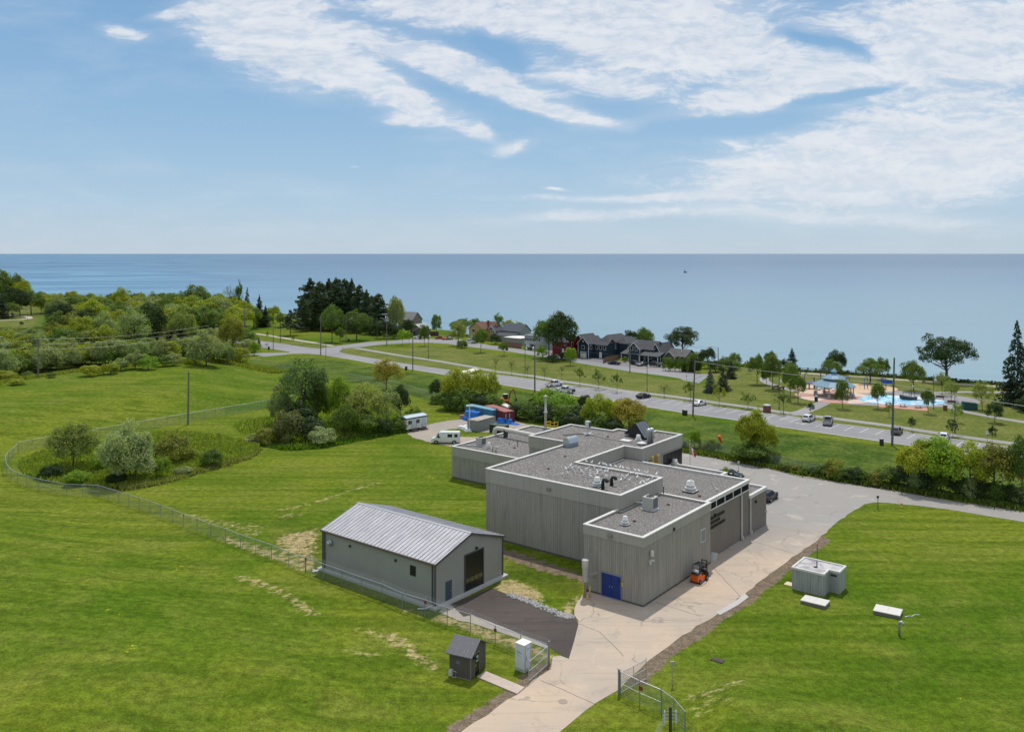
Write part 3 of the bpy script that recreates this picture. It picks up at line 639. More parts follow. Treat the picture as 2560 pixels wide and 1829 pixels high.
# rocks edging the apron
rnd = random.Random(4); b = MB()
rk = [Vector(P0(1272, 1486)), Vector(P0(1330, 1506)), Vector(P0(1402, 1537)), Vector(P0(1428, 1543))]
for i in range(520):
    k = rnd.uniform(0, 2.999); a = rk[int(k)].lerp(rk[int(k) + 1], k % 1); a = a + Vector((rnd.uniform(-.45, .45), rnd.uniform(-.5, .5))); r = rnd.uniform(.07, .19)
    ring = lambda q, z: [(a.x + q * math.cos(t + i) * rnd.uniform(.8, 1.2), a.y + q * math.sin(t + i) * rnd.uniform(.8, 1.2), z) for t in (0, 1.25, 2.5, 3.75, 5.0)]
    b.loft([ring(r * .7, .0), ring(r, r * .5), ring(r * .5, r * 1.1)])
tag(b.obj('rocks', M('pale_rock', (.36, .345, .33), .9, var=.35, scale=2)), 'pale rubble stones laid along the upper edge of the dark asphalt apron', 'rocks', kind='stuff')
# ---------------------------------------------------------------- the water plant
OB = Vector((*P0(1608, 1517), 0)); BRZ = math.atan2(-0.61729, 0.78674); UU = Vector((0.78674, -0.61729)); VV = Vector((0.61729, 0.78674))
def UV(u, v, z=0.0): q = Vector(OB.xy) + UU * u + VV * v; return Vector((q.x, q.y, z))
def uv_of(px, py, z):
    x, y = P0(px, py, z); d = Vector((x, y)) - OB.xy; return d.dot(UU), d.dot(VV)
w_rib = wallmat('ribbed_concrete', (.345, .322, .278), .30, .11, .04, 3.05, .8)
w_fas = wallmat('smooth_concrete', (.385, .362, .315), 0, 0, 0, 3.05, .25)
w_brn = wallmat('brown_panel', (.215, .190, .160), .62, .12, .05, 0, .25)
capm = M('white_coping', (.60, .59, .555), .6, var=.08, scale=1.2, dirt=.35)
roofg = gravelmat('roof_gravel', (.078, .073, .067), (.172, .160, .148), (.33, .315, .295), 11.0)
darkm = M('dark_flashing', (.03, .03, .032), .6)
glass = M('dark_glass', (.012, .014, .017), .25, var=.05, spec=.35)
PL = thing('water_plant', 'large grey ribbed concrete plant building with stepped flat gravel roofs and white coping', 'building', OB, BRZ)
def block(poly, top, fas, roof_drop=.28, lowmat=w_rib, fmat=w_fas, out=.07, fpoly=None):
    b = MB().prism(poly, 0.0, top - fas + .02, False).obj('wall', lowmat, PL)
    o = inset(fpoly or poly, -out); i = inset(fpoly or poly, .30); n = len(o)
    z0, z1, zr = top - fas, top - .10, top - roof_drop
    vs = [(*q, z0) for q in o] + [(*q, z1) for q in o] + [(*q, z1) for q in i] + [(*q, zr - .05) for q in i] + [(*q, z0) for q in poly]
    fs = []
    for k in range(n):
        k2 = (k + 1) % n
        fs += [(k, k2, n + k2, n + k), (n + k, n + k2, 2 * n + k2, 2 * n + k), (2 * n + k, 2 * n + k2, 3 * n + k2, 3 * n + k), (4 * n + k, 4 * n + k2, k2, k)]
    MB().add(vs, fs).obj('fascia', fmat, PL)
    bm = bmesh.new(); vv = [bm.verts.new((*q, zr)) for q in inset(poly, .02)]; f = bm.faces.new(vv); bm.normal_update()
    if f.normal.z < 0: bmesh.ops.reverse_faces(bm, faces=[f])
    bmesh.ops.triangulate(bm, faces=[f]); me = bpy.data.meshes.new('roof'); bm.to_mesh(me); bm.free(); me.materials.append(roofg)
    r = bpy.data.objects.new('roof', me); col.objects.link(r); r.parent = PL; return r
def coping(pts, z, w=.42, h=.11, over=.11, closed=False):
    # pts run with the roof on their left
    if closed: pts = pts + [pts[0]]
    L, Rr = strip(pts, w - over, -over)
    if closed:
        q = pts[:-1]; L = [Vector(p) for p in inset(q, w - over)]; Rr = [Vector(p) for p in inset(q, -over)]; L.append(L[0]); Rr.append(Rr[0])
    n = len(L); vs = [(*p, z - h) for p in Rr] + [(*p, z) for p in Rr] + [(*p, z) for p in L] + [(*p, z - h) for p in L]; fs = []
    for i in range(n - 1):
        for k in range(4): fs.append((k * n + i, k * n + i + 1, ((k + 1) % 4) * n + i + 1, ((k + 1) % 4) * n + i))
    fs += [(0, n, 2 * n, 3 * n), (n - 1, 2 * n - 1, 3 * n - 1, 4 * n - 1)]
    return MB().add(vs, fs).obj('coping', capm, PL)
LOW = [(-8, 0), (0, 0), (0, 17.5), (-7.49, 17.5), (-7.49, 7.58), (-8, 7.58)]
BIG = [(-29.5, 7.6), (-7.5, 7.6), (-7.5, 18.5), (-21.4, 18.5), (-21.4, 32), (-18.25, 32), (-18.25, 45.5), (-23.2, 45.5), (-23.2, 42.7), (-29.1, 42.7), (-29.1, 40.95), (-37.8, 40.95), (-37.8, 28.75), (-29.5, 28.75)]
WING = [(-54.8, 28.42), (-37.82, 28.42), (-37.82, 52.2), (-54.8, 52.2)]
MID = [(-21.38, 17.52), (-.6, 17.52), (-.6, 31.4), (-21.38, 31.4)]
RGT = [(-21.0, 31.42), (-.45, 31.42), (-.45, 37.45), (-8.0, 37.45), (-8, 38.6), (-17.9, 38.6), (-17.9, 32.0), (-21, 32.0)]
RGT = [(-8.5, 31.42), (-.45, 31.42), (-.45, 37.45), (-8.5, 37.45)]
block(LOW, 7.9, 1.15); block(BIG, 9.7, 1.95); block(WING, 5.65, 1.75)
block(MID, 7.86, .50, lowmat=w_brn, fmat=capm); block(RGT, 5.6, .48, lowmat=w_brn, fmat=capm)
bk = [uv_of(1801.4, 1176.8, 5.6), uv_of(1692, 1158, 5.6)]
BCK = [(-18.2, 31.42), (-8.52, 31.42), (-8.52, bk[0][1]), (-18.2, bk[0][1])]
block(BCK, 5.6, .48, lowmat=w_brn, fmat=capm)
coping([(-7.95, 7.5), (-8, 0), (0, 0), (0, 17.5), (-7.4, 17.5)][0:1] + [(-8, 0), (0, 0), (0, 17.5), (-7.4, 17.5)], 7.9)
coping(BIG, 9.7, closed=True)
coping([(-37.85, 52.2), (-54.8, 52.2), (-54.8, 28.42), (-29.55, 28.42)], 5.65)
MB().box(-29.6, -29.45, 28.3, 28.5, 5.5, 5.6)
coping([(-.6, 17.62), (-.6, 31.4), (-17.9, 31.4)], 7.86)
coping([(-.45, 31.5), (-.45, 37.45), (-8.5, 37.45)], 5.6); coping([(-8.52, 37.5), (-8.52, bk[0][1]), (-18.2, bk[0][1])], 5.6)
# black flashing where the tall walls meet lower roofs
for q in ((-21.37, -7.45, 18.51, 18.56, 7.55, 7.85), (-21.37, -21.30, 18.57, 32, 7.55, 7.85), (-7.44, -7.38, 7.6, 17.2, 7.6, 7.86), (-8, -7.4, 7.50, 7.56, 7.6, 7.86), (-37.9, -37.85, 28.7, 41, 5.35, 5.6), (-7.3, -.3, 17.22, 17.26, 7.62, 7.82)): MB().box(*q).obj('flashing', darkm, PL)
# clerestory window strip with white mullions above the brown wall
b = MB(); b.box(-.63, -.55, 17.9, 31.2, 6.52, 7.30); b.obj('window', M('matt_glass', (.014, .015, .016), .7, var=.1, spec=.05), PL)  # dark rough glass with very low specular
b = MB(); b.box(-.62, -.46, 17.6, 31.3, 6.40, 6.55)
for v in np.linspace(17.75, 31.2, 6): b.box(-.60, -.50, v - .09, v + .09, 6.5, 7.36)
b.obj('window_frame', capm, PL)
for v in (28.5, 31.55):                                  # rain pipes
    b = MB(); b.box(-.52, -.36, v - .12, v + .12, .55 if v < 30 else .3, 6.3 if v < 30 else 5.3); b.box(-.5, -.2, v - .16, v + .16, 0.1, .6)
    b.obj('rain_pipe', M('pale_grey_metal', (.50, .50, .46), .5, var=.08), PL)
# big office windows on the far right face, louvre in teal frame
for k in range(5): v0 = 39.0 + k * 1.3; MB().box(-18.24, -18.19, v0 + .05, v0 + 1.20, 4.6, 7.3).obj('window', glass, PL)
MB().box(-18.24, -18.15, 45.55 - 1.3, 45.45, .2, 4.5).obj('window', glass, PL)
b = MB(); b.box(-18.26, -18.215, 38.9, 45.4, 4.5, 7.4); b.obj('window_frame', darkm, PL)
b = MB(); b.box(-18.24, -18.17, 33.6, 35.5, 6.0, 7.7); b.box(-18.24, -18.17, 36.3, 37.7, 5.2, 7.7); b.obj('window_frame', M('pale_blue_frame', (.36, .58, .66), .5), PL)
b = MB(); b.box(-18.2, -18.15, 33.75, 35.35, 6.1, 7.55); b.box(-18.2, -18.15, 36.45, 37.55, 5.3, 7.55); b.obj('louvre', M('blue_grey_louvre', (.13, .17, .20), .5), PL)
# entrance steps rail in yellow on the roof
yel = M('safety_yellow', (.70, .46, .03), .5, var=.1)
# blue double doors, sign, lamps, small fixtures on the near faces
bl = M('blue_door_paint', (.012, .035, .18), .45, var=.12)
dl, dr = uv_of(1507, 1486, 0)[0], uv_of(1555, 1500, 0)[0]
dm2 = (dl + dr) / 2
for a, c in ((dl, dm2 - .03), (dm2 + .03, dr)):
    d = MB().box(a, c, -.10, -.02, .12, 2.75, .01).obj('door', bl, PL)
    MB().tube([(dm2 + (.16 if a > dm2 - .1 else -.16), -.16, 1.25), (dm2 + (.16 if a > dm2 - .1 else -.16), -.16, 1.5)], .03, 6).obj('handle', M('brushed_metal', (.55, .55, .55), .35, .8), d)
b = MB(); b.box(dl - .08, dl, -.12, 0, 0, 2.83); b.box(dr, dr + .08, -.12, 0, 0, 2.83); b.box(dl, dr, -.12, 0, 2.76, 2.86); b.box(dl, dr, -.22, 0, 0, .10); b.obj('door_frame', M('grey_door_frame', (.22, .24, .28), .5), PL)
su = uv_of(1566, 1470, 0)[0] + .1
sg = MB().box(-3.35, -2.62, -.09, -.05, 1.75, 2.45).obj('warning_sign', yel, PL)
b = MB(); b.box(-3.3, -2.67, -.10, -.09, 2.2, 2.40)
for k in range(3): b.box(-3.25, -2.75, -.10, -.09, 1.85 + k * .11, 1.89 + k * .11)
b.obj('sign_lettering', darkm, sg)
for (u, v, z, fx) in ((-4.3, -.1, 7.25, 0), (-18.5, 7.5, 8.6, 0), (-41.5, 28.3, 4.6, 0)):
    MB().box(u - .3, u + .3, v - .22, v, z - .2, z + .2, .05).obj('wall_lamp', M('dull_lamp_grey', (.22, .21, .19), .5), PL)
for (v, z, u) in ((7.2, 7.0, .05), (18.9 + 1.1, 5.55, -.5), (33.3, 4.3, -.4)):
    MB().box(u - .02, u + .2, v - .16, v + .16, z - .14, z + .22, .03).obj('wall_lamp', darkm, PL)
MB().lathe([(.16, 5.35), (.22, 5.45), (.22, 5.9), (.12, 6.05), (.05, 6.1)], (.25, 1.6), 12).obj('alarm_horn', capm, PL)
b = MB(); b.box(.02, .25, 1.2, 1.5, 4.5, 4.95); b.tube([(.1, 1.5, 4.9), (.35, 1.9, 4.8)], .12, 8); b.obj('wall_fan', M('pale_grey_metal', (.5, .5, .46)), PL)
b = MB(); b.box(.0, .06, 14.6, 15.9, 3.35, 5.0); f = b.obj('vent_frame', capm, PL)
MB().box(.05, .09, 14.72, 15.78, 3.47, 4.88).obj('louvre', M('grey_louvre', (.20, .22, .23), .5), f)
MB().tube([(-.45, 37.0, 2.0), (-.25, 37.0, 2.0), (-.25, 37.0, 2.3)], .14, 8).obj('wall_fan', capm, PL)
b = MB(); b.box(-6.6, -6.42, -.12, -.0, 1.8, 2.1); b.obj('wall_box', M('dull_lamp_grey', (.2, .2, .2)), PL)
# lettering on the brown wall
lm = M('letter_bronze', (.025, .022, .018), .4)
mrot = Matrix.Rotation(R(90), 4, 'Z') @ Matrix.Rotation(R(90), 4, 'X')
for k, (tx, sz) in enumerate((('REGION OF DURHAM', .52), ('BOWMANVILLE', .52), ('WATER SUPPLY PLANT', .52))):
    text_mesh(tx, sz, lm, 'wall_lettering', PL, Matrix.Translation((-.53, 18.15, 5.15 - k * .60)) @ mrot @ Matrix.Diagonal((.93, 1, 1, 1)), .05, 1.02)
# base plinth line
for pl_ in (LOW[:3], BIG[:1] + [(-8.02, 7.6)], WING[:2] + [(-29.5, 28.42)][:0]):
    b = MB(); L, Rr = strip(pl_, 0.02, -.04); n = len(L)
    b.add([(*p, 0) for p in Rr] + [(*p, .22) for p in Rr] + [(*p, .22) for p in L], [(k * n + i, k * n + i + 1, (k + 1) * n + i + 1, (k + 1) * n + i) for i in range(n - 1) for k in range(2)])
    b.obj('plinth', M('dark_plinth', (.10, .095, .085), .9, var=.3), PL)

galv = M('galvanised_metal', (.48, .49, .50), .4, .6, var=.12, scale=2)
wht = M('white_metal', (.60, .60, .57), .45, var=.08, scale=2, dirt=.2)
blk = M('black_metal', (.03, .032, .035), .5, var=.2)
def roof_at(px, py, z): u, v = uv_of(px, py, z); return u, v
def vent(px, py, z, r, h, name='roof_vent', m_=wht, base=True):
    u, v = uv_of(px, py, z); b = MB()
    if base: b.box(u - r * 1.25, u + r * 1.25, v - r * 1.25, v + r * 1.25, z, z + h * .12)
    b.lathe([(r * .8, z), (r * .8, z + h * .2), (r * 1.2, z + h * .22), (r * 1.28, z + h * .36), (r * 1.05, z + h * .44), (r * .72, z + h * .46), (r * .72, z + h * .52), (r * .95, z + h * .55), (r * .95, z + h * .6), (r * .8, z + h * .62), (r * .8, z + h * .95), (r * .55, z + h)], (u, v), 20)
    return b.obj(name, m_, PL, True)
vent(1563, 1310 + 2, 7.62, .36, 1.1); MB().box(*(lambda q: (q[0] - .48, q[0] + .48, q[1] - .48, q[1] + .48))(uv_of(1563, 1312, 7.62)), 7.6, 7.72).obj('roof_kerb', darkm, PL)
vent(1493, 1215, 9.42, .48, 1.25); MB().box(*(lambda q: (q[0] - .62, q[0] + .62, q[1] - .62, q[1] + .62))(uv_of(1493, 1215, 9.42)), 9.4, 9.53).obj('roof_kerb', darkm, PL)
vent(1726, 1228, 7.62, .64, 1.5); MB().box(*(lambda q: (q[0] - .85, q[0] + .85, q[1] - .85, q[1] + .85))(uv_of(1726, 1228, 7.62)), 7.6, 7.75).obj('roof_kerb', darkm, PL)
vent(1222, 1121, 5.37, .36, 1.15); vent(1596, 1103, 9.42, .42, 1.1); vent(1687, 1162, 5.32, .5, 1.0)
u, v = uv_of(1604, 1111, 9.42); MB().lathe([(.5, 9.42), (.5, 9.6), (.78, 9.62), (.78, 9.7), (.4, 9.85), (.05, 9.88)], (u, v), 20).obj('roof_dome', wht, PL, True)
u, v = uv_of(1565, 1102, 9.42); MB().box(u - .9, u + .9, v - .7, v + .7, 9.4, 9.58).obj('roof_hatch', wht, PL)
for q, (px, py) in enumerate(((1622, 1109), (1629, 1107))):
    u, v = uv_of(px, py, 9.42); MB().lathe([(.30, 9.42), (.30, 11.3), (.40, 11.35), (.40, 11.75), (.12, 11.9)], (u, v), 14).obj('flue', galv, PL, True)
gm = M('dark_green_pipe', (.022, .035, .030), .4, var=.2)
for px, py, h in ((1507, 1222, 1.3), (1529, 1213, 1.15)):
    u, v = uv_of(px, py, 9.42)
    MB().tube([(u, v, 9.42), (u, v, 9.42 + h * .75), (u + .08, v + .04, 9.42 + h * .93), (u + .28, v + .1, 9.42 + h), (u + .48, v + .16, 9.42 + h * .9), (u + .54, v + .18, 9.42 + h * .7)], [.25, .21, .22, .22, .23, .25], 12).obj('gooseneck_vent', gm, PL, True)
u, v = uv_of(1240, 1130, 5.37); MB().tube([(u, v, 5.37), (u, v, 6.1), (u + .15, v, 6.35), (u + .4, v, 6.35), (u + .5, v, 6.1)], .13, 8).obj('gooseneck_vent', wht, PL, True)
for px, py, z, h in ((1232, 1130, 5.37, .9), (1294, 1116, 5.37, 1.1), (1273, 1111, 5.37, .35), (1659, 1238, 7.62, 1.2)):
    u, v = uv_of(px, py, z); MB().tube([(u, v, z), (u, v, z + h)], .07, 6).obj('vent_stub', blk, PL)
for px, py, z in ((1412, 1141, 9.42), (1371, 1172, 9.42), (1522, 1202, 9.42), (1671, 1262, 7.62), (1586, 1303, 7.62), (1286, 1120, 5.37), (1749, 1240, 7.62), (1520, 1092, 9.42)):
    u, v = uv_of(px, py, z); MB().lathe([(.22, z), (.22, z + .08), (.1, z + .2), (.02, z + .22)], (u, v), 10).obj('roof_drain', M('rust_red', (.14, .045, .025), .8, var=.3), PL)
# big curved intake hood
u, v = uv_of(1424, 1116, 9.42); hd = MB()
prof = [(-1.1, 9.42), (-1.1, 10.3)] + [(-.2 - .9 * math.cos(t), 10.3 + 1.0 * math.sin(t)) for t in np.linspace(.2, 2.6, 9)] + [(.95, 10.25), (.6, 10.25), (.6, 9.42)]
prof = [(p[0] * .72, 9.42 + (p[1] - 9.42) * .80) for p in prof]; hd.xf((u, v, 0), R(-4)).extr(prof, -.7, 1.7); hd.obj('intake_hood', M('blue_grey_metal', (.30, .36, .41), .4, .3, var=.15), PL)
b = MB().xf((u, v, 0), R(-4))
for yy in (-.71, .5, 1.65): b.extr([(p[0] * 1.02, (p[1] - 10.1) * 1.03 + 10.1) for p in prof[1:-2]], yy, yy + .08)
b.obj('hood_rib', galv, PL)
# long intake pipe over the left wing
pz = 6.35; a_ = uv_of(1246, 1075, pz); c_ = (-37.9, 40.4)
MB().tube([(-55.5, 41.2, 4.5), (-55.5, 41.2, 5.9), (-55.2, 41.1, 6.5), (-54.6, 41.0, 6.8), (-53.5, 40.95, 6.85), (-37.8, 39.6, 6.7)], .42, 14).obj('intake_pipe', M('cream_pipe', (.56, .54, .47), .6, var=.08, scale=1, dirt=.3), PL, True)
for u_, v_ in ((-52.5, 40.9), (-44, 40.15)):
    b = MB(); b.box(u_ - .15, u_ + .15, v_ - .5, v_ + .5, 5.37, 6.5); b.tube([(u_ - .15, v_, 6.78), (u_ + .15, v_, 6.78)], .47, 14); b.obj('pipe_saddle', blk, PL)
# chimney stack on the wing
us, vs_ = uv_of(1364, 1069, 5.37)
MB().lathe([(.26, 5.37), (.26, 8.3), (.38, 8.35), (.38, 8.55), (.21, 8.6), (.21, 11.5), (.38, 11.55), (.38, 11.65), (.05, 11.9)], (us, vs_), 16).obj('stack', M('cream_pipe', (.5, .5, .45)), PL, True)
for dx_, dy_ in ((-4, -1.5), (4.0, -1.5), (0, 4)): MB().tube([(us, vs_, 8.4), (us + dx_, vs_ + dy_, 5.5)], .018, 4).obj('guy_wire', blk, PL)
b = MB(); uy, vy = uv_of(1376, 1071, 5.6)
for z in (6.2, 6.8): b.box(uy - .9, uy + .9, vy - .03, vy + .03, z - .04, z + .04); b.box(uy - .03 + .9, uy + .03 + .9, vy, vy + 1.3, z - .04, z + .04); b.box(uy - .93, uy - .87, vy, vy + 1.3, z - .04, z + .04)
for q in (-.9, 0, .9):
    for w in (0, 1.3): b.box(uy + q - .04, uy + q + .04, vy + w - .04, vy + w + .04, 5.4, 6.85)
b.obj('guard_rail', yel, PL)
for v0 in (34.6, 36.4):
    b = MB(); b.box(-18.2, -18.1, v0 - .3, v0 - .24, 5.2, 7.9)
    for z in np.arange(5.2, 7.9, .38): b.box(-18.2, -17.7, v0 - .32, v0 + .32, z, z + .12)
    b.obj('access_ladder', yel, PL)

# condensers and other loose plant on the roofs
def condenser(label, px, py, z, s):
    u, v = uv_of(px, py, z); p_ = UV(u, v, z)
    t = thing('condenser_unit', label, 'air conditioner', p_, BRZ)
    MB().box(-.85 * s, .85 * s, -.75 * s, .75 * s, .0, .12).obj('base_rail', wht, t)
    c = MB().box(-.72 * s, .72 * s, -.66 * s, .66 * s, .12, 1.55 * s, .04).obj('casing', M('putty_metal', (.44, .44, .40), .5, var=.06), t)
    MB().box(.722 * s, .74 * s, -.55 * s, .55 * s, .3, 1.4 * s).obj('grille', M('grille_grey', (.14, .15, .16), .5), t)
    MB().box(-.55 * s, .55 * s, .662 * s, .68 * s, .3, 1.4 * s).obj('grille', MATS['grille_grey'], t)
    MB().lathe([(.5 * s, 1.55 * s), (.5 * s, 1.6 * s), (.42 * s, 1.61 * s), (.42 * s, 1.57 * s), (.12, 1.56 * s), (.12, 1.63 * s), (.01, 1.64 * s)], (0, 0), 20).obj('fan', blk, t)
    return t
ct = condenser('large putty coloured condenser unit standing on the lowest near gravel roof', 1625.5, 1272, 7.62, 1.05)
MB().tube([(-1.0, .2, .3), (-1.8, .9, .3), (-2.3, .5, .3), (-2.85, 1.2, .35), (-2.85, 1.25, 2.0)], .07, 6).obj('refrigerant_pipe', wht, ct)
MB().tube([(-1.0, .0, .45), (-1.6, .6, .45), (-2.2, .1, .5), (-2.9, .9, .5), (-2.9, 1.0, 2.3)], .06, 6).obj('refrigerant_pipe', wht, ct)
condenser('grey condenser unit on the low left wing roof beside the round white vent', 1202, 1113, 5.37, .95)
u, v = uv_of(1178, 1115, 5.4); 
tag(MB().xf(tuple(UV(u, v, 5.4)), BRZ).tube([(-3.2, -.9, .1), (0, 0, .1), (1.6, .9, .12), (1.6, .9, .4)], .09, 6).obj('conduit_run', galv), 'pale grey conduit lying on the left corner of the low wing roof', 'conduit')
# solar collector tent
u, v = uv_of(1598, 1092, 9.42)
t = thing('solar_rack', 'black tent shaped solar collector rack standing on the far roof', 'solar panel', UV(u, v, 9.42), BRZ - R(12))
blk2 = M('rack_black', (.015, .016, .018), .5)
MB().add([(-2.4, -1.2, .35), (2.2, -1.2, .35), (2.2, 1.4, .35), (-2.4, 1.4, .35), (.2, -1.2, 2.5), (.2, 1.4, 2.5)], [(0, 4, 5, 3), (0, 1, 4), (3, 5, 2), (0, 3, 2, 1)]).obj('rack_body', blk2, t)
pm = M('solar_glass', (.10, .115, .135), .22, var=.1, spec=.8)
Mt = Matrix.Translation((1.22, 0, 1.72)) @ Matrix.Rotation(math.atan2(2.65, -2.0), 4, 'Y').inverted()
for k in range(4):
    y0 = -1.2 + k * .65
    MB().add([(2.24, y0 + .04, .36), (2.24, y0 + .62, .36), (.24, y0 + .62, 2.52), (.24, y0 + .04, 2.52), (2.2, y0 + .04, .33), (2.2, y0 + .62, .33), (.2, y0 + .62, 2.49), (.2, y0 + .04, 2.49)], [(0, 1, 2, 3), (0, 4, 5, 1), (1, 5, 6, 2), (2, 6, 7, 3), (3, 7, 4, 0)]).obj('panel', pm, t)
for q in ((-1.9, -1.1), (2.1, -1.1), (2.1, 1.3), (-1.9, 1.3)): MB().tube([(*q, 0), (*q, .4)], .05, 6).obj('leg', blk2, t)
u, v = uv_of(1470, 1086, 9.42)
t = thing('weather_box', 'small white box on a post with a sprawling foot standing on the far roof', 'equipment box', UV(u, v, 9.42), BRZ)
MB().tube([(0, 0, .2), (0, 0, 1.6)], .09, 8).obj('post', galv, t)
b = MB(); b.box(-1.1, 1.1, -.12, .12, .02, .2); b.box(-.12, .12, -1.2, 1.2, .04, .22); b.obj('foot', wht, t)
MB().box(-.35, .35, -.35, .3, 1.2, 2.3, .04).obj('casing', wht, t); MB().box(.352, .38, -.25, .2, 1.3, 2.1).obj('grille', blk, t)
tag(MB().xf(tuple(UV(u, v, 9.42)), BRZ).tube([(-.1, -.1, .1), (-1.5, -1.2, .1), (-2.8, -3.4, .1)], .06, 5).tube([(.2, -.2, .05), (4, -1.0, .05), (9.5, -1.2, .05)], .03, 5).obj('roof_cable', blk), 'black cable trailing across the far gravel roof from the small white box', 'cable')

# silencer on the corner with its yellow bollards
q = Vector(P0(1463, 1493)); 
t = thing('exhaust_silencer', 'tall white rust streaked exhaust silencer on a post left of the blue doors', 'silencer', (q.x, q.y, 0), BRZ)
rustw = M('rusty_white', (.50, .48, .46), .6, var=.2, scale=1.5, dirt=.8)
MB().tube([(0, 0, 0), (0, 0, 1.9)], .13, 10).obj('post', M('dull_lamp_grey', (.2, .2, .2)), t)
MB().lathe([(.12, 1.75), (.34, 1.95), (.34, 3.4), (.36, 3.42), (.40, 3.45), (.40, 4.35), (.34, 4.45), (.34, 4.4)], (0, 0), 18).obj('drum', rustw, t, True)
MB().tube([(.25, .1, 2.65), (1.25, .75, 2.95)], .16, 10).obj('branch_pipe', M('dull_lamp_grey', (.2, .2, .2)), t)
b0 = None
for px, py, lab in ((1458.5, 1492, 'yellow steel bollard left of the silencer post, nearest the grass'), (1474.5, 1491.5, 'yellow steel bollard right of the silencer post, nearest the blue doors'), (1468, 1498, 'yellow low bollard in front of the silencer post')):
    x, y = P0(px, py); h = 1.25 if px != 1468 else .45
    tag(MB().xf((x, y, 0)).lathe([(.09, 0), (.09, h - .05), (.06, h), (.0, h + .02)], (0, 0), 12).obj('bollard', yel, None, True), lab, 'bollard', 'bollards round the silencer')
x, y = P0(1783, 1399)
tag(MB().xf((x, y, 0), BRZ).add([(-.55, -.3, 0), (.55, -.3, 0), (.5, .35, .9), (-.5, .35, .9), (-.55, -.36, .02), (.55, -.36, .02), (.5, .29, .93), (-.5, .29, .93)], [(0, 1, 2, 3), (4, 7, 6, 5), (0, 4, 5, 1), (1, 5, 6, 2), (2, 6, 7, 3), (3, 7, 4, 0)]).obj('leaning_board', wht), 'white board leaning where the ribbed wall meets the brown wall', 'board')

# ---------------------------------------------------------------- steel storage building
q0 = Vector(P0(1088, 1520.3)); SB = thing('storage_building', 'long grey steel building with a ribbed light metal gable roof beside the dark apron', 'building', (q0.x, q0.y, 0), BRZ)
LU, LV = 19.45, 12.1; EV, RG = 4.85, 6.75                # length along local -x, width along y; origin = near corner
sid = wallmat('steel_siding', (.315, .315, .285), .30, .035, .02, 0, .04, rough=.5)
trim = M('dark_trim', (.085, .085, .085), .5)
pr = [(0, 0), (0, EV), (LV / 2, RG), (LV, EV), (LV, 0)]
b = MB(); vs = [(0, y, z + .25) for y, z in pr] + [(-LU, y, z + .25) for y, z in pr]
vs = [(x, y, max(z, .3) if z > .3 else .25) for x, y, z in vs]
b.add(vs, [(0, 4, 3, 2, 1), (5, 6, 7, 8, 9), (0, 1, 6, 5), (4, 9, 8, 3)]); b.obj('wall', sid, SB)
MB().box(-LU - .5, .55, -.6, LV + .5, 0, .28).obj('base_slab', M('slab_concrete', (.46, .46, .44), .8, var=.1), SB)
m, g = newmat('ribbed_roof'); tc = g.n('ShaderNodeTexCoord').outputs['Object']; s = g.n('ShaderNodeSeparateXYZ', {0: tc})
n = g.noise(g.n('ShaderNodeMapping', {'Vector': tc, 'Scale': (3.0, .35, 1)}).outputs[0], 1.0, 7, .75)
c = g.mix(g.smooth(n, .35, .7), (.36, .355, .37), (.56, .55, .57)); c = g.mix(g.smooth(g.noise(tc, 2.2, 5, .7), .62, .72), c, (.62, .62, .64))
c = g.mix(g.m('MULTIPLY', stripes(g, tc, .61, .06, .12, 'x'), .6), c, (.10, .10, .11))
p = g.n('ShaderNodeBsdfPrincipled', {'Base Color': c, 'Roughness': .45, 'Metallic': .2}); finish(g, p); rrm = m
ov = .22
for sgn in (0, 1):
    b = MB(); ya, yb = (-ov, LV / 2) if sgn == 0 else (LV / 2, LV + ov)
    za = EV + .25 - ov * (RG - EV) / (LV / 2); ze = RG + .25
    z0, z1 = (za, ze) if sgn == 0 else (ze, za)
    b.add([(ov, ya, z0 + .06), (ov, yb, z1 + .06), (-LU - ov, yb, z1 + .06), (-LU - ov, ya, z0 + .06), (ov, ya, z0 + .005), (ov, yb, z1 + .005), (-LU - ov, yb, z1 + .005), (-LU - ov, ya, z0 + .005)], [(0, 1, 2, 3), (4, 7, 6, 5), (0, 3, 7, 4), (0, 4, 5, 1), (2, 6, 7, 3)])
    k = -LU - ov + .05
    while k < ov:
        b.add([(k, ya, z0 + .06), (k + .05, ya, z0 + .13), (k + .10, ya, z0 + .06), (k, yb, z1 + .06), (k + .05, yb, z1 + .13), (k + .10, yb, z1 + .06)], [(0, 1, 4, 3), (1, 2, 5, 4), (0, 2, 1), (3, 4, 5)]); k += .61
    r_ = b.obj('roof', rrm, SB)
b = MB().add([(ov, LV / 2 - .25, RG + .27), (ov, LV / 2, RG + .38), (ov, LV / 2 + .25, RG + .27), (-LU - ov, LV / 2 - .25, RG + .27), (-LU - ov, LV / 2, RG + .38), (-LU - ov, LV / 2 + .25, RG + .27)], [(0, 1, 4, 3), (1, 2, 5, 4), (0, 2, 1), (3, 4, 5)]); b.obj('ridge_cap', galv, SB)
b = MB(); b.box(-LU - ov, ov + .02, -ov - .12, -ov + .02, EV + .02, EV + .2); b.obj('gutter', M('brown_gutter', (.11, .075, .06), .5, var=.2), SB)
b = MB()
for y0, z0, y1, z1 in ((-ov, EV + .12, LV / 2, RG + .2), (LV / 2, RG + .2, LV + ov, EV + .12)):
    b.add([(ov - .01, y0, z0 - .14), (ov - .01, y1, z1 - .14), (ov - .01, y1, z1 + .1), (ov - .01, y0, z0 + .1), (ov + .05, y0, z0 - .14), (ov + .05, y1, z1 - .14), (ov + .05, y1, z1 + .1), (ov + .05, y0, z0 + .1)], [(4, 5, 6, 7), (0, 3, 2, 1), (0, 1, 5, 4), (3, 7, 6, 2)])
b.obj('verge_trim', trim, SB)
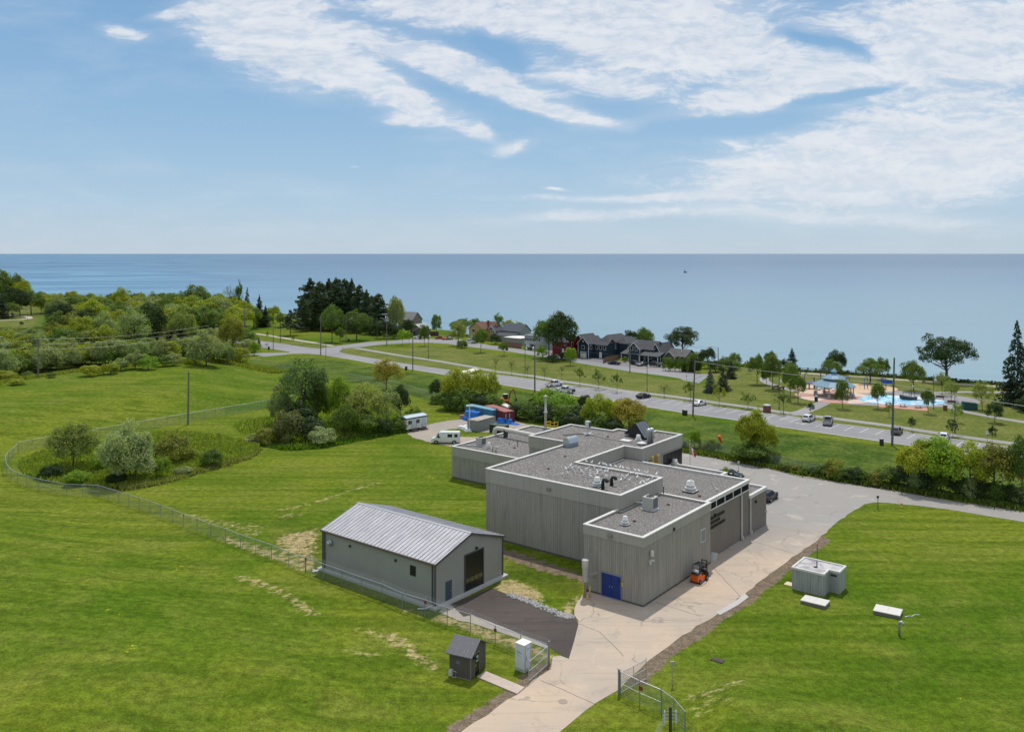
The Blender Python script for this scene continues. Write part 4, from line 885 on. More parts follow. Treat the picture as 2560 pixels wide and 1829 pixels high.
for x_, y_ in ((.03, -.03), (-LU, -.03), (.03, LV), (-LU, LV)): MB().box(x_ - .08, x_ + .08, y_ - .08, y_ + .08, .28, EV + .1).obj('corner_trim', trim, SB)
for x_ in (-.36, -LU + .41): MB().box(x_ - .06, x_ + .06, -.16, -.02, .28, EV).obj('down_pipe', trim, SB)
# openings of the near gable
o_ = lambda px, py: (Vector(P0(px, py)) - q0).dot(VV)
d1, d2 = o_(1116, 1509), o_(1132, 1502)
dd = MB().box(.0, .05, d1, d2, .3, 2.45).obj('door', M('slate_blue_door', (.055, .075, .10), .4), SB)
MB().box(.05, .10, d2 - .25, d2 - .15, 1.2, 1.35).obj('handle', galv, dd)
d3, d4 = 5.05, 8.35
gd = MB().box(.0, .05, d3, d4, .3, 4.55).obj('overhead_door', M('black_door', (.012, .012, .014), .35), SB)
b = MB()
for k in range(4): b.box(.05, .07, d3 + .12 + k * .78, d3 + .12 + k * .78 + .66, 1.25, 1.75)
b.obj('pane', M('olive_glass', (.10, .095, .035), .15, var=.6, scale=3), gd)  # olive tinted panes with an uneven tone
b = MB(); b.box(0, .09, d3 - .12, d3, .3, 4.67); b.box(0, .09, d4, d4 + .12, .3, 4.67); b.box(0, .09, d3, d4, 4.55, 4.67); b.obj('door_frame', trim, SB)
MB().box(.05, .3, 6.9, 7.15, 4.85, 5.1, .03).obj('wall_lamp', blk, SB)
wu = lambda px, py: (Vector(P0(px, py)) - q0).dot(UU)
MB().box(-3.95, -3.05, -.05, 0, 2.9, 4.05).obj('window', glass, SB)
for u_ in (-14.3, -6.3): MB().box(u_ - .12, u_ + .12, -.16, 0, 3.9, 4.2, .02).obj('wall_lamp', blk, SB)
f = MB().tube([(-17.9, 0, 3.75), (-17.9, -.35, 3.75)], .38, 16).tube([(-17.9, -.35, 3.75), (-17.9, -.6, 3.7)], [.38, .2], 16).obj('wall_fan', galv, SB, True)
b = MB(); b.tube([(-.3, -.1, .35), (-.5, -1.1, .2), (-1.3, -1.5, .12)], .09, 8); b.obj('drain_pipe', wht, SB)
MB().box(-LU - .6, -LU + .3, -1.3, -1.05, .05, .2).box(-LU - .2, -LU + .1, -1.6, -.6, .05, .16).obj('splash_block', wht, SB)

# ---------------------------------------------------------------- small brown shed, white cabinet, ramp
q1 = Vector(P0(1176.5, 1701.3)); ql = Vector(P0(1124.3, 1688.8)); qr = Vector(P0(1228.8, 1670.8))
SHL, SHW = (q1 - ql).length, (qr - q1).length; szr = math.atan2((q1 - ql).y, (q1 - ql).x)
SD = thing('garden_shed', 'small brown weathered shed with a grey gable roof and black door in the foreground', 'shed', (q1.x, q1.y, 0), szr)
brd = wallmat('brown_siding', (.115, .100, .085), .14, .03, .01, 0, .25)
e_, r_ = 2.35, 3.25
b = MB(); pr = [(0, .08), (0, e_), (SHW / 2, r_), (SHW, e_), (SHW, .08)]
b.add([(0, y, z) for y, z in pr] + [(-SHL, y, z) for y, z in pr], [(0, 4, 3, 2, 1), (5, 6, 7, 8, 9), (0, 1, 6, 5), (4, 9, 8, 3)]); b.obj('wall', brd, SD)
dr_ = wallmat('weathered_roof', (.125, .125, .135), .22, .03, .015, 0, .0, rough=.6)
m, g = newmat('worn_roof'); tc = g.n('ShaderNodeTexCoord').outputs['Object']
c = g.mix(g.smooth(g.noise(g.n('ShaderNodeMapping', {'Vector': tc, 'Scale': (9, 1.6, 1)}).outputs[0], 1.0, 6, .75), .56, .72), (.115, .115, .125), (.36, .35, .33))
c = g.mix(g.m('MULTIPLY', stripes(g, tc, .3, .03, .1, 'x'), .5), c, (.03, .03, .03)); p = g.n('ShaderNodeBsdfPrincipled', {'Base Color': c, 'Roughness': .6}); finish(g, p)
sl_ = (r_ - e_) / (SHW / 2); o2 = .28
for sg_ in (0, 1):
    ya, yb = (-o2, SHW / 2) if sg_ == 0 else (SHW / 2, SHW + o2); za, zb = (e_ - o2 * sl_, r_) if sg_ == 0 else (r_, e_ - o2 * sl_)
    MB().add([(o2, ya, za + .09), (o2, yb, zb + .09), (-SHL - o2, yb, zb + .09), (-SHL - o2, ya, za + .09), (o2, ya, za), (o2, yb, zb), (-SHL - o2, yb, zb), (-SHL - o2, ya, za)], [(0, 1, 2, 3), (4, 7, 6, 5), (0, 3, 7, 4), (0, 4, 5, 1), (2, 6, 7, 3)]).obj('roof', m, SD)
b = MB()
for x_, y_ in ((0, 0), (-SHL, 0), (0, SHW)): b.box(x_ - .04, x_ + .03, y_ - .03, y_ + .04, .05, e_ - .02)
b.box(-SHL, 0, -.02, .02, 0, .12); b.obj('corner_board', M('grey_brown_trim', (.20, .18, .16), .6), SD)
dn = MB().box(.01, .06, .75, 1.65, .12, 2.15).obj('door', M('gloss_black', (.012, .012, .013), .3), SD)
MB().box(.06, .12, .85, .91, .95, 1.25).obj('handle', galv, dn)
nt_ = MB().box(.062, .068, 1.02, 1.42, 1.35, 1.9).obj('notice', M('pale_teal_notice', (.42, .55, .55), .5), dn)
b = MB()
for k in range(5): b.box(.069, .072, 1.08, 1.36, 1.45 + k * .085, 1.475 + k * .085)
b.obj('notice_lettering', M('notice_ink', (.10, .20, .22), .5), nt_)
b = MB(); b.box(.0, .05, .68, .75, .1, 2.22); b.box(.0, .05, 1.65, 1.72, .1, 2.22); b.box(.0, .06, .68, 1.72, 2.15, 2.22); b.obj('door_frame', M('grey_brown_trim', (.2, .18, .16)), SD)
MB().tube([(.05, .5, 1.98), (.45, .5, 1.95)], .13, 10).obj('wall_lamp', blk, SD)
MB().box(-SHL + .7, -SHL + 1.15, -.04, 0, 1.35, 1.65).obj('vent_grille', M('grille_grey', (.14, .15, .16)), SD)
b = MB(); b.box(-SHL + .05, -SHL + .4, -.35, -.03, .2, .75); b.tube([(-SHL + .4, -.3, .15), (-SHL + .8, -.3, .15), (-SHL + .85, -.3, .7), (-SHL + .5, -.3, .75)], .03, 6); b.obj('meter', M('pale_grey_metal', (.5, .5, .5)), SD)
rp = [P0(1192.9, 1693.5), P0(1212.8, 1678.5), P0(1311.7, 1719.5), P0(1292.7, 1735.7)]
m, g = newmat('ramp_boards'); tc = g.n('ShaderNodeTexCoord').outputs['Object']; pp = g.n('ShaderNodeMapping', {'Vector': tc, 'Rotation': (0, 0, -szr)}).outputs[0]
c = g.mix(g.noise(pp, 1.2, 6, .7), (.34, .27, .21), (.60, .51, .43)); c = g.mix(g.m('MULTIPLY', stripes(g, pp, .20, .02, .08, 'x'), .45), c, (.14, .10, .08))
p = g.n('ShaderNodeBsdfPrincipled', {'Base Color': c, 'Roughness': .8}); finish(g, p)
tag(MB().prism([rp[0], rp[3], rp[2], rp[1]], .0, .12).obj('boardwalk_ramp', m), 'pale timber board ramp leading from the black shed door down to the driveway', 'ramp')

q2 = Vector(P0(1310.7, 1682.3)); qa = Vector(P0(1285.7, 1673)); qb = Vector(P0(1328.7, 1673.2))
cz = math.atan2((q2 - qa).y, (q2 - qa).x); CW, CD = 1.12, 1.12
CB = thing('portable_cabinet', 'tall white portable cabinet with a blue ring emblem beside the left gate', 'cabinet', (q2.x, q2.y, 0), BRZ - R(2))
MB().box(-CW, 0, 0, CD, .28, 2.6, .02).obj('casing', M('white_panel', (.60, .63, .65), .35, var=.04), CB)
MB().box(-CW + .02, -.02, .02, CD - .02, .0, .28).obj('base_frame', M('putty_metal', (.44, .44, .4)), CB)
MB().box(-CW - .02, .02, -.02, CD + .02, 2.6, 2.66, .02).obj('lid', M('lid_white', (.80, .79, .74), .4), CB)
cdr = MB().box(.0, .035, .2, .92, .35, 2.5).obj('door', M('white_panel', (.6, .63, .65)), CB)
b = MB(); b.box(.0, .05, .1, .15, .3, 2.58); b.box(.0, .05, .97, 1.02, .3, 2.58); b.box(.035, .08, .28, .32, 1.1, 1.5); b.obj('hinge_bar', galv, CB)
blu = M('emblem_blue', (.05, .24, .45), .4)
def emblem(yaxis, cx, cz_, r, par):
    b = MB()
    for k in range(4, 26):
        t0, t1 = R(k * 12), R(k * 12 + 12.5)
        w = .012 + .035 * abs(math.sin(R(k * 7))) * r / .24
        q = [(math.cos(t0) * r, math.sin(t0) * r), (math.cos(t1) * r, math.sin(t1) * r), (math.cos(t1) * (r - w), math.sin(t1) * (r - w)), (math.cos(t0) * (r - w), math.sin(t0) * (r - w))]
        b.add([((cx + x, -.004, cz_ + z) if yaxis else (.04, cx + x, cz_ + z)) for x, z in q], [(0, 1, 2, 3)])
    xx = cx - r * .25
    for k, (w, h) in enumerate(((.05, .09), (.07, .13), (.02, .09), (.07, .15), (.07, .09), (.07, .09))):
        w *= r / .24; h *= r / .24
        pts = [(xx, -.01), (xx + w, -.01), (xx + w, h), (xx, h)]
        b.add([((x, -.005, cz_ + z) if yaxis else (.041, x, cz_ + z)) for x, z in pts], [(0, 1, 2, 3)]); xx += w + .018
    for k in range(7):
        x0 = cx - r * .4 + k * r * .3
        b.add([((x, -.005, z) if yaxis else (.041, x, z)) for x, z in ((x0, cz_ - r * 1.35), (x0 + r * .2, cz_ - r * 1.35), (x0 + r * .2, cz_ - r * 1.2), (x0, cz_ - r * 1.2))], [(0, 1, 2, 3)])
    b.obj('emblem', blu, par)
emblem(True, -.72, 1.75, .22, CB); emblem(False, .5, 2.15, .12, cdr)

# ---------------------------------------------------------------- concrete kiosk, hatches, pipe, posts
k0 = Vector(P0(2059.5, 1491)); kl = Vector(P0(1976, 1475.8)); kn = Vector(P0(2075.8, 1479.4)); kr2 = Vector(P0(2103, 1484.8)); kr3 = Vector(P0(2121.2, 1469.2))
kz = math.atan2((k0 - kl).y, (k0 - kl).x); KL = (k0 - kl).length
KS = thing('concrete_kiosk', 'small stained board marked concrete kiosk with a pale pink membrane roof on the right lawn', 'kiosk', (k0.x, k0.y, 0), BRZ)
a1, a2, a3 = (kn - k0).dot(VV), (kr2 - kn).dot(UU), (kr3 - kr2).dot(VV)
KH = CH - (1434 - HZ) * k0.y / F
kp = [(-KL, 0), (0, 0), (0, a1), (a2, a1), (a2, a1 + a3), (-KL, a1 + a3)]
MB().prism(kp, 0, KH - .2, False).obj('wall', wallmat('board_concrete', (.36, .37, .35), .32, .05, .03, 1.28, .95), KS)
o_ = inset(kp, -.06); i_ = inset(kp, .16); n = 6
MB().add([(*q, KH - .24) for q in o_] + [(*q, KH) for q in o_] + [(*q, KH) for q in i_] + [(*q, KH - .12) for q in i_], [(k * n + i, k * n + (i + 1) % n, (k + 1) * n + (i + 1) % n, (k + 1) * n + i) for i in range(n) for k in range(3)]).obj('coping', M('white_coping', (.8, .8, .8)), KS)
m, g = newmat('pink_membrane'); tc = g.n('ShaderNodeTexCoord').outputs['Object']
c = g.mix(g.smooth(g.noise(tc, .55, 5, .6, .5), .42, .56), (.27, .25, .27), (.46, .45, .44)); c = g.mix(g.smooth(g.noise(tc, .8, 4, .6), .60, .68), c, (.45, .27, .21))
c = g.mix(g.m('MULTIPLY', stripes(g, tc, 2.4, .08, .02, 'x'), .5), c, (.20, .18, .19))
p = g.n('ShaderNodeBsdfPrincipled', {'Base Color': c, 'Roughness': .6}); finish(g, p)
bm = bmesh.new(); f = bm.faces.new([bm.verts.new((*q, KH - .11)) for q in i_]); bmesh.ops.triangulate(bm, faces=[f]); me = bpy.data.meshes.new('roof'); bm.to_mesh(me); bm.free(); me.materials.append(m); ro = bpy.data.objects.new('roof', me); col.objects.link(ro); ro.parent = KS
MB().box(.25, a2 - .35, a1 - .05, a1 - .0, .1, KH - .75).obj('door', wallmat('kiosk_door', (.30, .31, .30), .4, .03, .01, 0, .2), KS)
MB().box(.2, a2 - .3, a1 - .06, a1, KH - .68, KH - .48).obj('vent_grille', blk, KS)
MB().tube([(-KL + 2.2, 2.3, KH - .11), (-KL + 2.2, 2.3, KH + .5)], .06, 6).lathe([(.25, KH - .11), (.2, KH - .02), (.05, KH)], (-KL + 2.2, 1.9), 8).obj('vent_stub', blk, KS)
x, y = P0(1971, 1462); tag(MB().xf((x, y, 0), BRZ).box(-.5, .9, -.2, .9, 0, .08).obj('timber_sheet', M('ramp_ply', (.62, .52, .40), .8)), 'pale plywood sheet lying in the grass left of the concrete kiosk', 'board')
hc = M('hatch_lid', (.58, .56, .52), .7, var=.08, scale=1, dirt=.2); hb = M('hatch_base', (.17, .155, .14), .9, var=.3)
for pts, lab in (([(2001, 1508), (2063, 1523), (2072, 1507), (2010, 1494)], 'flat concrete access hatch in the grass just in front of the kiosk'), ([(2183, 1534), (2250, 1548), (2259, 1532), (2191, 1518)], 'flat concrete access hatch alone on the lawn right of the kiosk, near the bent pipe')):
    a, b_, c_, d_ = [Vector(p) for p in poly_of(pts)]
    t = thing('access_hatch', lab, 'hatch', (a.x, a.y, 0), math.atan2((b_ - a).y, (b_ - a).x), 'access hatches on the right lawn')
    L_, W_ = (b_ - a).length, (d_ - a).length * .96
    MB().box(0, L_, 0, W_, 0, .34).obj('base', hb, t)
    for k in range(2): MB().box(k * L_ / 2 - .04 * (1 - k) + .02, (k + 1) * L_ / 2 + .02, -.05, W_ + .05, .34, .45, .02).obj('lid', hc, t)
x, y = P0(2248, 1588); tag(MB().xf((x, y, 0), BRZ).tube([(0, 0, 0), (0, 0, 1.2), (.05, 0, 1.42), (.2, 0, 1.5), (.34, 0, 1.4), (.38, 0, 1.2)], .13, 12).obj('vent_pipe', galv, None, True), 'white curved top vent pipe rising from the right lawn', 'vent pipe')
x, y = P0(2262, 1543); tag(MB().xf((x, y, 0)).tube([(0, 0, .06), (.5, .3, .06), (.9, .2, .06), (1.3, .6, .06), (1.9, .6, .06)], .05, 6).obj('white_hose', wht), 'short white hose lying crumpled at the right end of the far hatch', 'hose')
for px, py, h, lab, mm in ((2194.8, 1272.6, 1.9, 'thin dark sign post standing in the grass at the bend of the driveway', blk), (2043, 1399, 2.0, 'green marker post standing behind the concrete kiosk', M('post_green', (.04, .16, .14), .5)), (1681.8, 1711.7, 2.0, 'leaning grey post with a small box on top near the right gate', galv), (1846.5, 1198, 3.0, 'thin grey post standing in the rear yard beyond the plant', galv)):
    x, y = P0(px, py); t = thing('marker_post', lab, 'post', (x, y, 0), .3)
    MB().tube([(0, 0, 0), (-.1 if px == 1681.8 else 0, 0, h)], .05, 8).obj('post', mm, t)
    if px in (2194.8, 1681.8, 1846.5): MB().box(-.22, .18, -.05, .05, h - .15, h + .22, .02).obj('head', mm, t)
def hydrant(px, py, lab, s=1.0):
    x, y = P0(px, py); t = thing('fire_hydrant', lab, 'hydrant', (x, y, 0), 0, 'yellow fire hydrants')
    hy = M('hydrant_yellow', (.62, .42, .12), .5)
    MB().lathe([(.2, 0), (.2, .08), (.14, .1), (.14, .55), (.2, .58), (.2, .64), (.15, .72), (.06, .82), (.03, .88)], (0, 0), 12).obj('barrel', hy, t, True)
    MB().tube([(-.28, 0, .45), (.28, 0, .45)], .08, 8).obj('nozzle', hy, t)
hydrant(2254, 1268, 'yellow fire hydrant on the lawn edge where the driveway bends'); hydrant(2164, 1049.5, 'yellow fire hydrant beside the park footpath'); hydrant(1553, 965, 'cream hydrant cap by the footpath near the bare saplings')
x, y = P0(1793, 1650)
t = thing('storm_drain', 'dark sunken storm drain grate in the grass of the right lawn', 'drain', (x, y, 0), BRZ)
MB().box(-.6, .65, -.36, .36, .0, .07).obj('frame', blk, t)
b = MB()
for k in range(7): b.box(-.52 + k * .16, -.46 + k * .16, -.30, .30, .07, .10)
b.obj('grate', M('grate_rust', (.12, .075, .05), .8), t)
# ---------------------------------------------------------------- trees: prototypes of unit height and unit crown width, then copies
leaf = leafmat('leaf'); needle = leafmat('needle', .6, .12)
barkm = M('bark', (.085, .068, .052), .9, var=.3, scale=8); barkp = M('pale_bark', (.20, .18, .15), .9, var=.3, scale=8)
def quads_mesh(name, C, U, V, mat):
    n = len(C); vs = np.empty((n, 4, 3)); vs[:, 0] = C - U - V * .25; vs[:, 1] = C + U * .15 - V; vs[:, 2] = C + U + V * .2; vs[:, 3] = C - U * .1 + V
    me = bpy.data.meshes.new(name); me.vertices.add(n * 4); me.vertices.foreach_set('co', vs.ravel())
    me.loops.add(n * 4); me.loops.foreach_set('vertex_index', np.arange(n * 4, dtype=np.int32))
    me.polygons.add(n); me.polygons.foreach_set('loop_start', np.arange(0, n * 4, 4, dtype=np.int32)); me.polygons.foreach_set('loop_total', np.full(n, 4, dtype=np.int32))
    me.update(calc_edges=True); me.materials.append(mat); return me
def unit(v): return v / np.maximum(np.linalg.norm(v, axis=-1, keepdims=True), 1e-9)
def leaves(rs, C, N, size, flat=0.0, droop=0.0):
    # random leaf quads around normals N
    n = len(C); N = unit(N + rs.normal(0, .55, (n, 3)) + np.array([0, 0, .35]))
    T = unit(np.cross(N, rs.normal(0, 1, (n, 3)))); B = np.cross(N, T)
    if droop: T = unit(T * (1 - droop) + np.array([0, 0, -1]) * droop + rs.normal(0, .15, (n, 3))); B = unit(np.cross(N, T))
    s = size * rs.uniform(.55, 1.45, (n, 1))
    return C, T * s * (1.0 + droop * 1.3), B * s * (.62 - .25 * droop)
PROTO = {}
def make_tree(kind, seed, asp=1.0):
    """unit tree; asp = real height / real width, used to keep leaves square"""
    rs = np.random.RandomState(seed); rnd = random.Random(seed)
    P = {'round': dict(c=(0, 0, .60), r=(.47, .47, .38), N=58, cr=.135, L=6800, ls=.020, t0=.28, tw=.022),
         'oval': dict(c=(0, 0, .57), r=(.45, .45, .42), N=52, cr=.125, L=5600, ls=.020, t0=.2, tw=.018),
         'spread': dict(c=(0, 0, .60), r=(.47, .47, .38), N=62, cr=.105, L=9000, ls=.0145, t0=.22, tw=.028),
         'willow': dict(c=(0, 0, .53), r=(.46, .46, .43), N=70, cr=.115, L=9500, ls=.017, t0=.1, tw=.020),
         'airy': dict(c=(0, 0, .58), r=(.45, .45, .42), N=46, cr=.10, L=4200, ls=.017, t0=.15, tw=.016),
         'bush': dict(c=(0, 0, .46), r=(.46, .46, .50), N=44, cr=.155, L=4200, ls=.026, t0=0, tw=.012),
         'hedge': dict(c=(0, 0, .45), r=(.50, .50, .52), N=40, cr=.17, L=3800, ls=.028, t0=0, tw=.01),
         'young': dict(c=(0, 0, .60), r=(.44, .44, .38), N=26, cr=.13, L=1300, ls=.030, t0=.22, tw=.014),
         'sparse': dict(c=(0, 0, .62), r=(.44, .44, .34), N=20, cr=.10, L=560, ls=.032, t0=.25, tw=.012),
         'bare': dict(c=(0, 0, .62), r=(.45, .45, .36), N=30, cr=.08, L=90, ls=.020, t0=.2, tw=.014)}
    tb = MB(); Cs = []; Ns = []; extra = 0
    if kind in ('spruce', 'fir', 'pine', 'umbrella'):
        U_, V_, CC = [], [], []
        lv = {'spruce': 24, 'fir': 19, 'pine': 20, 'umbrella': 7}[kind]
        for k in range(lv):
            t = k / (lv - 1)
            if kind == 'spruce': z = .06 + .92 * t; rad = .5 * (1 - t) ** .85 + .012; nb = int(13 - 7 * t); dr = -.22
            elif kind == 'fir': z = .04 + .94 * t; rad = .5 * (1 - t ** 2.2) * (.85 + .15 * math.sin(k)) + .02; nb = 12; dr = -.05
            elif kind == 'pine': z = .10 + .87 * t; rad = (.5 * (1 - (max(0, t - .4) / .62) ** 1.7) ** .8 if t > .4 else .44 + .06 * t / .4) * rnd.uniform(.72, 1.12) + .03; nb = 9; dr = .03
            else: z = .35 + .6 * t; rad = .5 * (1 - t) ** .6 * rnd.uniform(.85, 1.05) + .08; nb = 11; dr = -.12
            for j in range(nb):
                a = rnd.uniform(0, 6.283); rr = rad * rnd.uniform(.68, 1.12); zj = z + rnd.uniform(-.018, .018) * (1 if kind == 'spruce' else 2.6)
                m_ = max(6, int({'spruce': 46, 'fir': 52, 'pine': 90, 'umbrella': 80}[kind] * (rr / .5 + .12)))
                s_ = rs.uniform(.12, 1, m_) ** .75; wd = .10 if kind != 'pine' else .13
                x = s_ * rr; y = rs.normal(0, 1, m_) * wd * (1.15 - s_) * (rr / .5 + .2) * 1.0
                zz = zj + dr * s_ ** 1.4 * rr * (.6 if kind != 'pine' else .5) + rs.normal(0, .010 if kind in ('spruce',) else .014, m_)
                ca, sa = math.cos(a), math.sin(a)
                CC.append(np.stack([x * ca - y * sa, x * sa + y * ca, zz], 1)); U_.append(np.tile([ca, sa, dr * .8], (m_, 1)))
                if kind in ('pine', 'umbrella') or t < .3: tb.tube([(0, 0, zj - .02), (rr * .8 * ca, rr * .8 * sa, zj + dr * .4 * rr)], [.006, .002], 4)
        C = np.concatenate(CC); O = np.concatenate(U_); n = len(C)
        N = unit(rs.normal(0, .4, (n, 3)) + np.array([0, 0, 1.0]) + O * .3)
        T = unit(O + rs.normal(0, .35, (n, 3))); B = unit(np.cross(N, T)); s = {'spruce': .023, 'fir': .024, 'pine': .026, 'umbrella': .026}[kind] * rs.uniform(.5, 1.4, (n, 1))
        T = T * s; B = B * s * .55
        tb.tube([(0, 0, 0), (.004, .003, .5), (0, 0, .97)], [.018, .011, .002], 8)
        me = quads_mesh('crown', C, T, B, needle); bm_ = barkm
    else:
        q = P[kind]; c0 = np.array(q['c']); r0 = np.array(q['r']); az = []
        cl = []
        for k in range(q['N']):
            d = rs.normal(0, 1, 3); d /= np.linalg.norm(d)
            if d[2] < -.55: d[2] *= -.6
            rr = rs.uniform(.42, 1.0) ** .55
            if kind == 'willow': rr = rs.uniform(.62, 1.0)
            lump = 1 + .14 * math.sin(3 * math.atan2(d[1], d[0]) + seed) + .10 * math.sin(5 * d[2] + seed * 2)
            cl.append((c0 + d * r0 * rr * lump * .92, d, rs.uniform(.65, 1.35)))
        LN = q['L']; tot = sum(c[2] ** 2 for c in cl); CC = []; NN = []
        for c, d, w in cl:
            m_ = int(LN * w * w / tot) + 3; v = unit(rs.normal(0, 1, (m_, 3)) + d * .55 + np.array([0, 0, .35]))
            rad = q['cr'] * w * rs.uniform(.55, 1.12, (m_, 1))
            sc_ = np.array([1, 1, .80 if kind != 'willow' else 1.15])
            CC.append(c + v * rad * sc_); NN.append(unit(v * .6 + d * .5))
        C = np.concatenate(CC); N = np.concatenate(NN)
        if kind in ('willow', 'airy', 'oval', 'round', 'bush'):         # stray twigs that break the outline
            m_ = len(C) // 9; d = unit(rs.normal(0, 1, (m_, 3))); d[:, 2] = np.abs(d[:, 2]) * .9 - .1
            C = np.concatenate([C, c0 + d * r0 * rs.uniform(.9, 1.16, (m_, 1))]); N = np.concatenate([N, d])
        # keep the crown off the ground
        C[:, 2] = np.maximum(C[:, 2], .015 + rs.uniform(0, .03, len(C)))
        C, T, B = leaves(rs, C, N, q['ls'], droop=.45 if kind == 'willow' else 0)
        me = quads_mesh('crown', C, T, B, leaf)
        tw = q['tw']; t0 = q['t0']; bm_ = barkm
        if kind in ('bush', 'hedge'):
            for k in range(6):
                c = cl[k][0]; tb.tube([(rnd.uniform(-.06, .06), rnd.uniform(-.06, .06), 0), tuple(c * np.array([.5, .5, .5])), tuple(c * .95)], [tw, tw * .6, .003], 5)
        else:
            top = (rnd.uniform(-.03, .03), rnd.uniform(-.03, .03), c0[2] + r0[2] * .55)
            tb.tube([(0, 0, 0), (0, 0, .02), (rnd.uniform(-.012, .012), rnd.uniform(-.012, .012), max(t0, .12)), (top[0] * .6, top[1] * .6, .55), top], [tw * 1.5, tw * 1.1, tw * .85, tw * .5, .003], 8)
            for k, (c, d, w) in enumerate(cl[:(26 if kind in ('bare', 'spread', 'sparse', 'airy', 'willow') else 15)]):
                zb = max(t0 * .9, min(.6, c[2] - .18 - rnd.uniform(0, .08)))
                p0 = Vector((top[0] * zb * .5, top[1] * zb * .5, zb)); p1 = Vector(tuple(c)); pm_ = p0.lerp(p1, .5) + Vector((0, 0, -.02 if kind != 'willow' else .05))
                tb.tube([p0, pm_, p1], [tw * .42, tw * .26, .002], 5)
                if kind in ('bare', 'sparse'):
                    for _ in range(3):
                        p2 = p1 + Vector((rnd.uniform(-.1, .1), rnd.uniform(-.1, .1), rnd.uniform(-.02, .12))); tb.tube([pm_.lerp(p1, rnd.uniform(.2, .9)), p2], [.003, .001], 4)
    tm = tb.mesh('trunk', bm_)
    return me, tm
SPEC = {'round': 3, 'oval': 3, 'spread': 2, 'willow': 3, 'airy': 2, 'bush': 3, 'hedge': 2, 'young': 3, 'sparse': 3, 'bare': 2, 'spruce': 2, 'fir': 2, 'pine': 3, 'umbrella': 1}
MESHES = {}
for k_, n_v in SPEC.items():
    MESHES[k_] = [make_tree(k_, 11 + 7 * i + len(k_) * 3) for i in range(n_v)]
NAMES = {'round': 'broadleaf_tree', 'oval': 'broadleaf_tree', 'spread': 'maple_tree', 'willow': 'willow_tree', 'airy': 'poplar_tree', 'bush': 'shrub', 'hedge': 'shrub', 'young': 'young_tree', 'sparse': 'young_tree', 'bare': 'bare_sapling', 'spruce': 'spruce_tree', 'fir': 'cedar_tree', 'pine': 'pine_tree', 'umbrella': 'pine_tree'}
CATS = {'broadleaf_tree': 'tree', 'maple_tree': 'tree', 'willow_tree': 'tree', 'poplar_tree': 'tree', 'shrub': 'shrub', 'young_tree': 'tree', 'bare_sapling': 'sapling', 'spruce_tree': 'conifer', 'cedar_tree': 'conifer', 'pine_tree': 'conifer'}
TR = random.Random(99)
def plant(kind, x, y, z, w, h, color, label, group=None, var=None, name=None):
    me, tm = MESHES[kind][(var if var is not None else TR.randrange(9)) % len(MESHES[kind])]
    nm = name or NAMES[kind]
    t = thing(nm, label, CATS[NAMES[kind]], (x, y, z), TR.uniform(0, 6.283), group, (w, w, h))
    j = [TR.uniform(.94, 1.06) for _ in range(3)]; b = TR.uniform(.88, 1.12)
    o = bpy.data.objects.new('crown', me); col.objects.link(o); o.parent = t; b *= 1.36; o.color = (color[0] * b * j[0], color[1] * b, color[2] * b * j[2], 1)
    o = bpy.data.objects.new('stems' if kind in ('bush', 'hedge') else 'trunk', tm); col.objects.link(o); o.parent = t
    return t
GY = (.205, .245, .018); GS = (.195, .245, .110); GD = (.034, .062, .018); GO = (.150, .170, .030); GB = (.145, .245, .020); GN = (.026, .048, .026); GP = (.175, .215, .065); GR = (.225, .200, .035); GM = (.092, .148, .026); GBL = (.06, .09, .085); GW = (.225, .275, .145)
def T(kind, px, py, top, wpx, color, label, group=None, var=None, name=None, dz=0.0):
    p = at(px, py); s = p.y / F
    ztop = CH - (top - HZ) * p.y / F
    return plant(kind, p.x, p.y, p.z - .05, wpx * s, max(.5, ztop - p.z), color, label, group, var, name)

# pond hollow at the left
T('willow', 183, 1172, 1053, 126, GP, 'round topped pale willow, left one of the two willows in the pond hollow', var=0)
T('willow', 312, 1206, 1068, 140, GW, 'silvery willow with a leaning stem, right one of the two willows in the pond hollow', var=1)
T('bush', 330, 1200, 1100, 110, GW, 'silvery low growth filling the foot of the right pond willow')
T('bush', 193, 1211, 1172, 58, GB, 'small bright round shrub at the foot of the left pond willow, close to the fence')
T('bush', 436, 1158, 1082, 86, GO, 'wide olive green shrub on the far side of the pond hollow')
T('bush', 528, 1168, 1118, 56, GM, 'dark green round shrub at the right end of the pond hollow')
T('oval', 405, 1196, 1140, 46, GB, 'upright bright green shrub right of the silvery willow')
T('bush', 458, 1187, 1165, 50, GS, 'low pale sage shrub on the near rim of the pond hollow')
T('bush', 130, 1196, 1160, 60, GD, 'low dark shrub under the left pond willow')
T('bush', 290, 1210, 1180, 50, GD, 'low dark shrub under the right pond willow')
T('bush', 375, 1150, 1100, 50, GM, 'mid green shrub between the silvery willow and the olive shrub')
T('bush', 488, 1150, 1122, 46, GY, 'yellow green shrub behind the dark round shrub of the pond hollow')
T('bush', 245, 1180, 1140, 40, GB, 'bright shrub between the two pond willows')
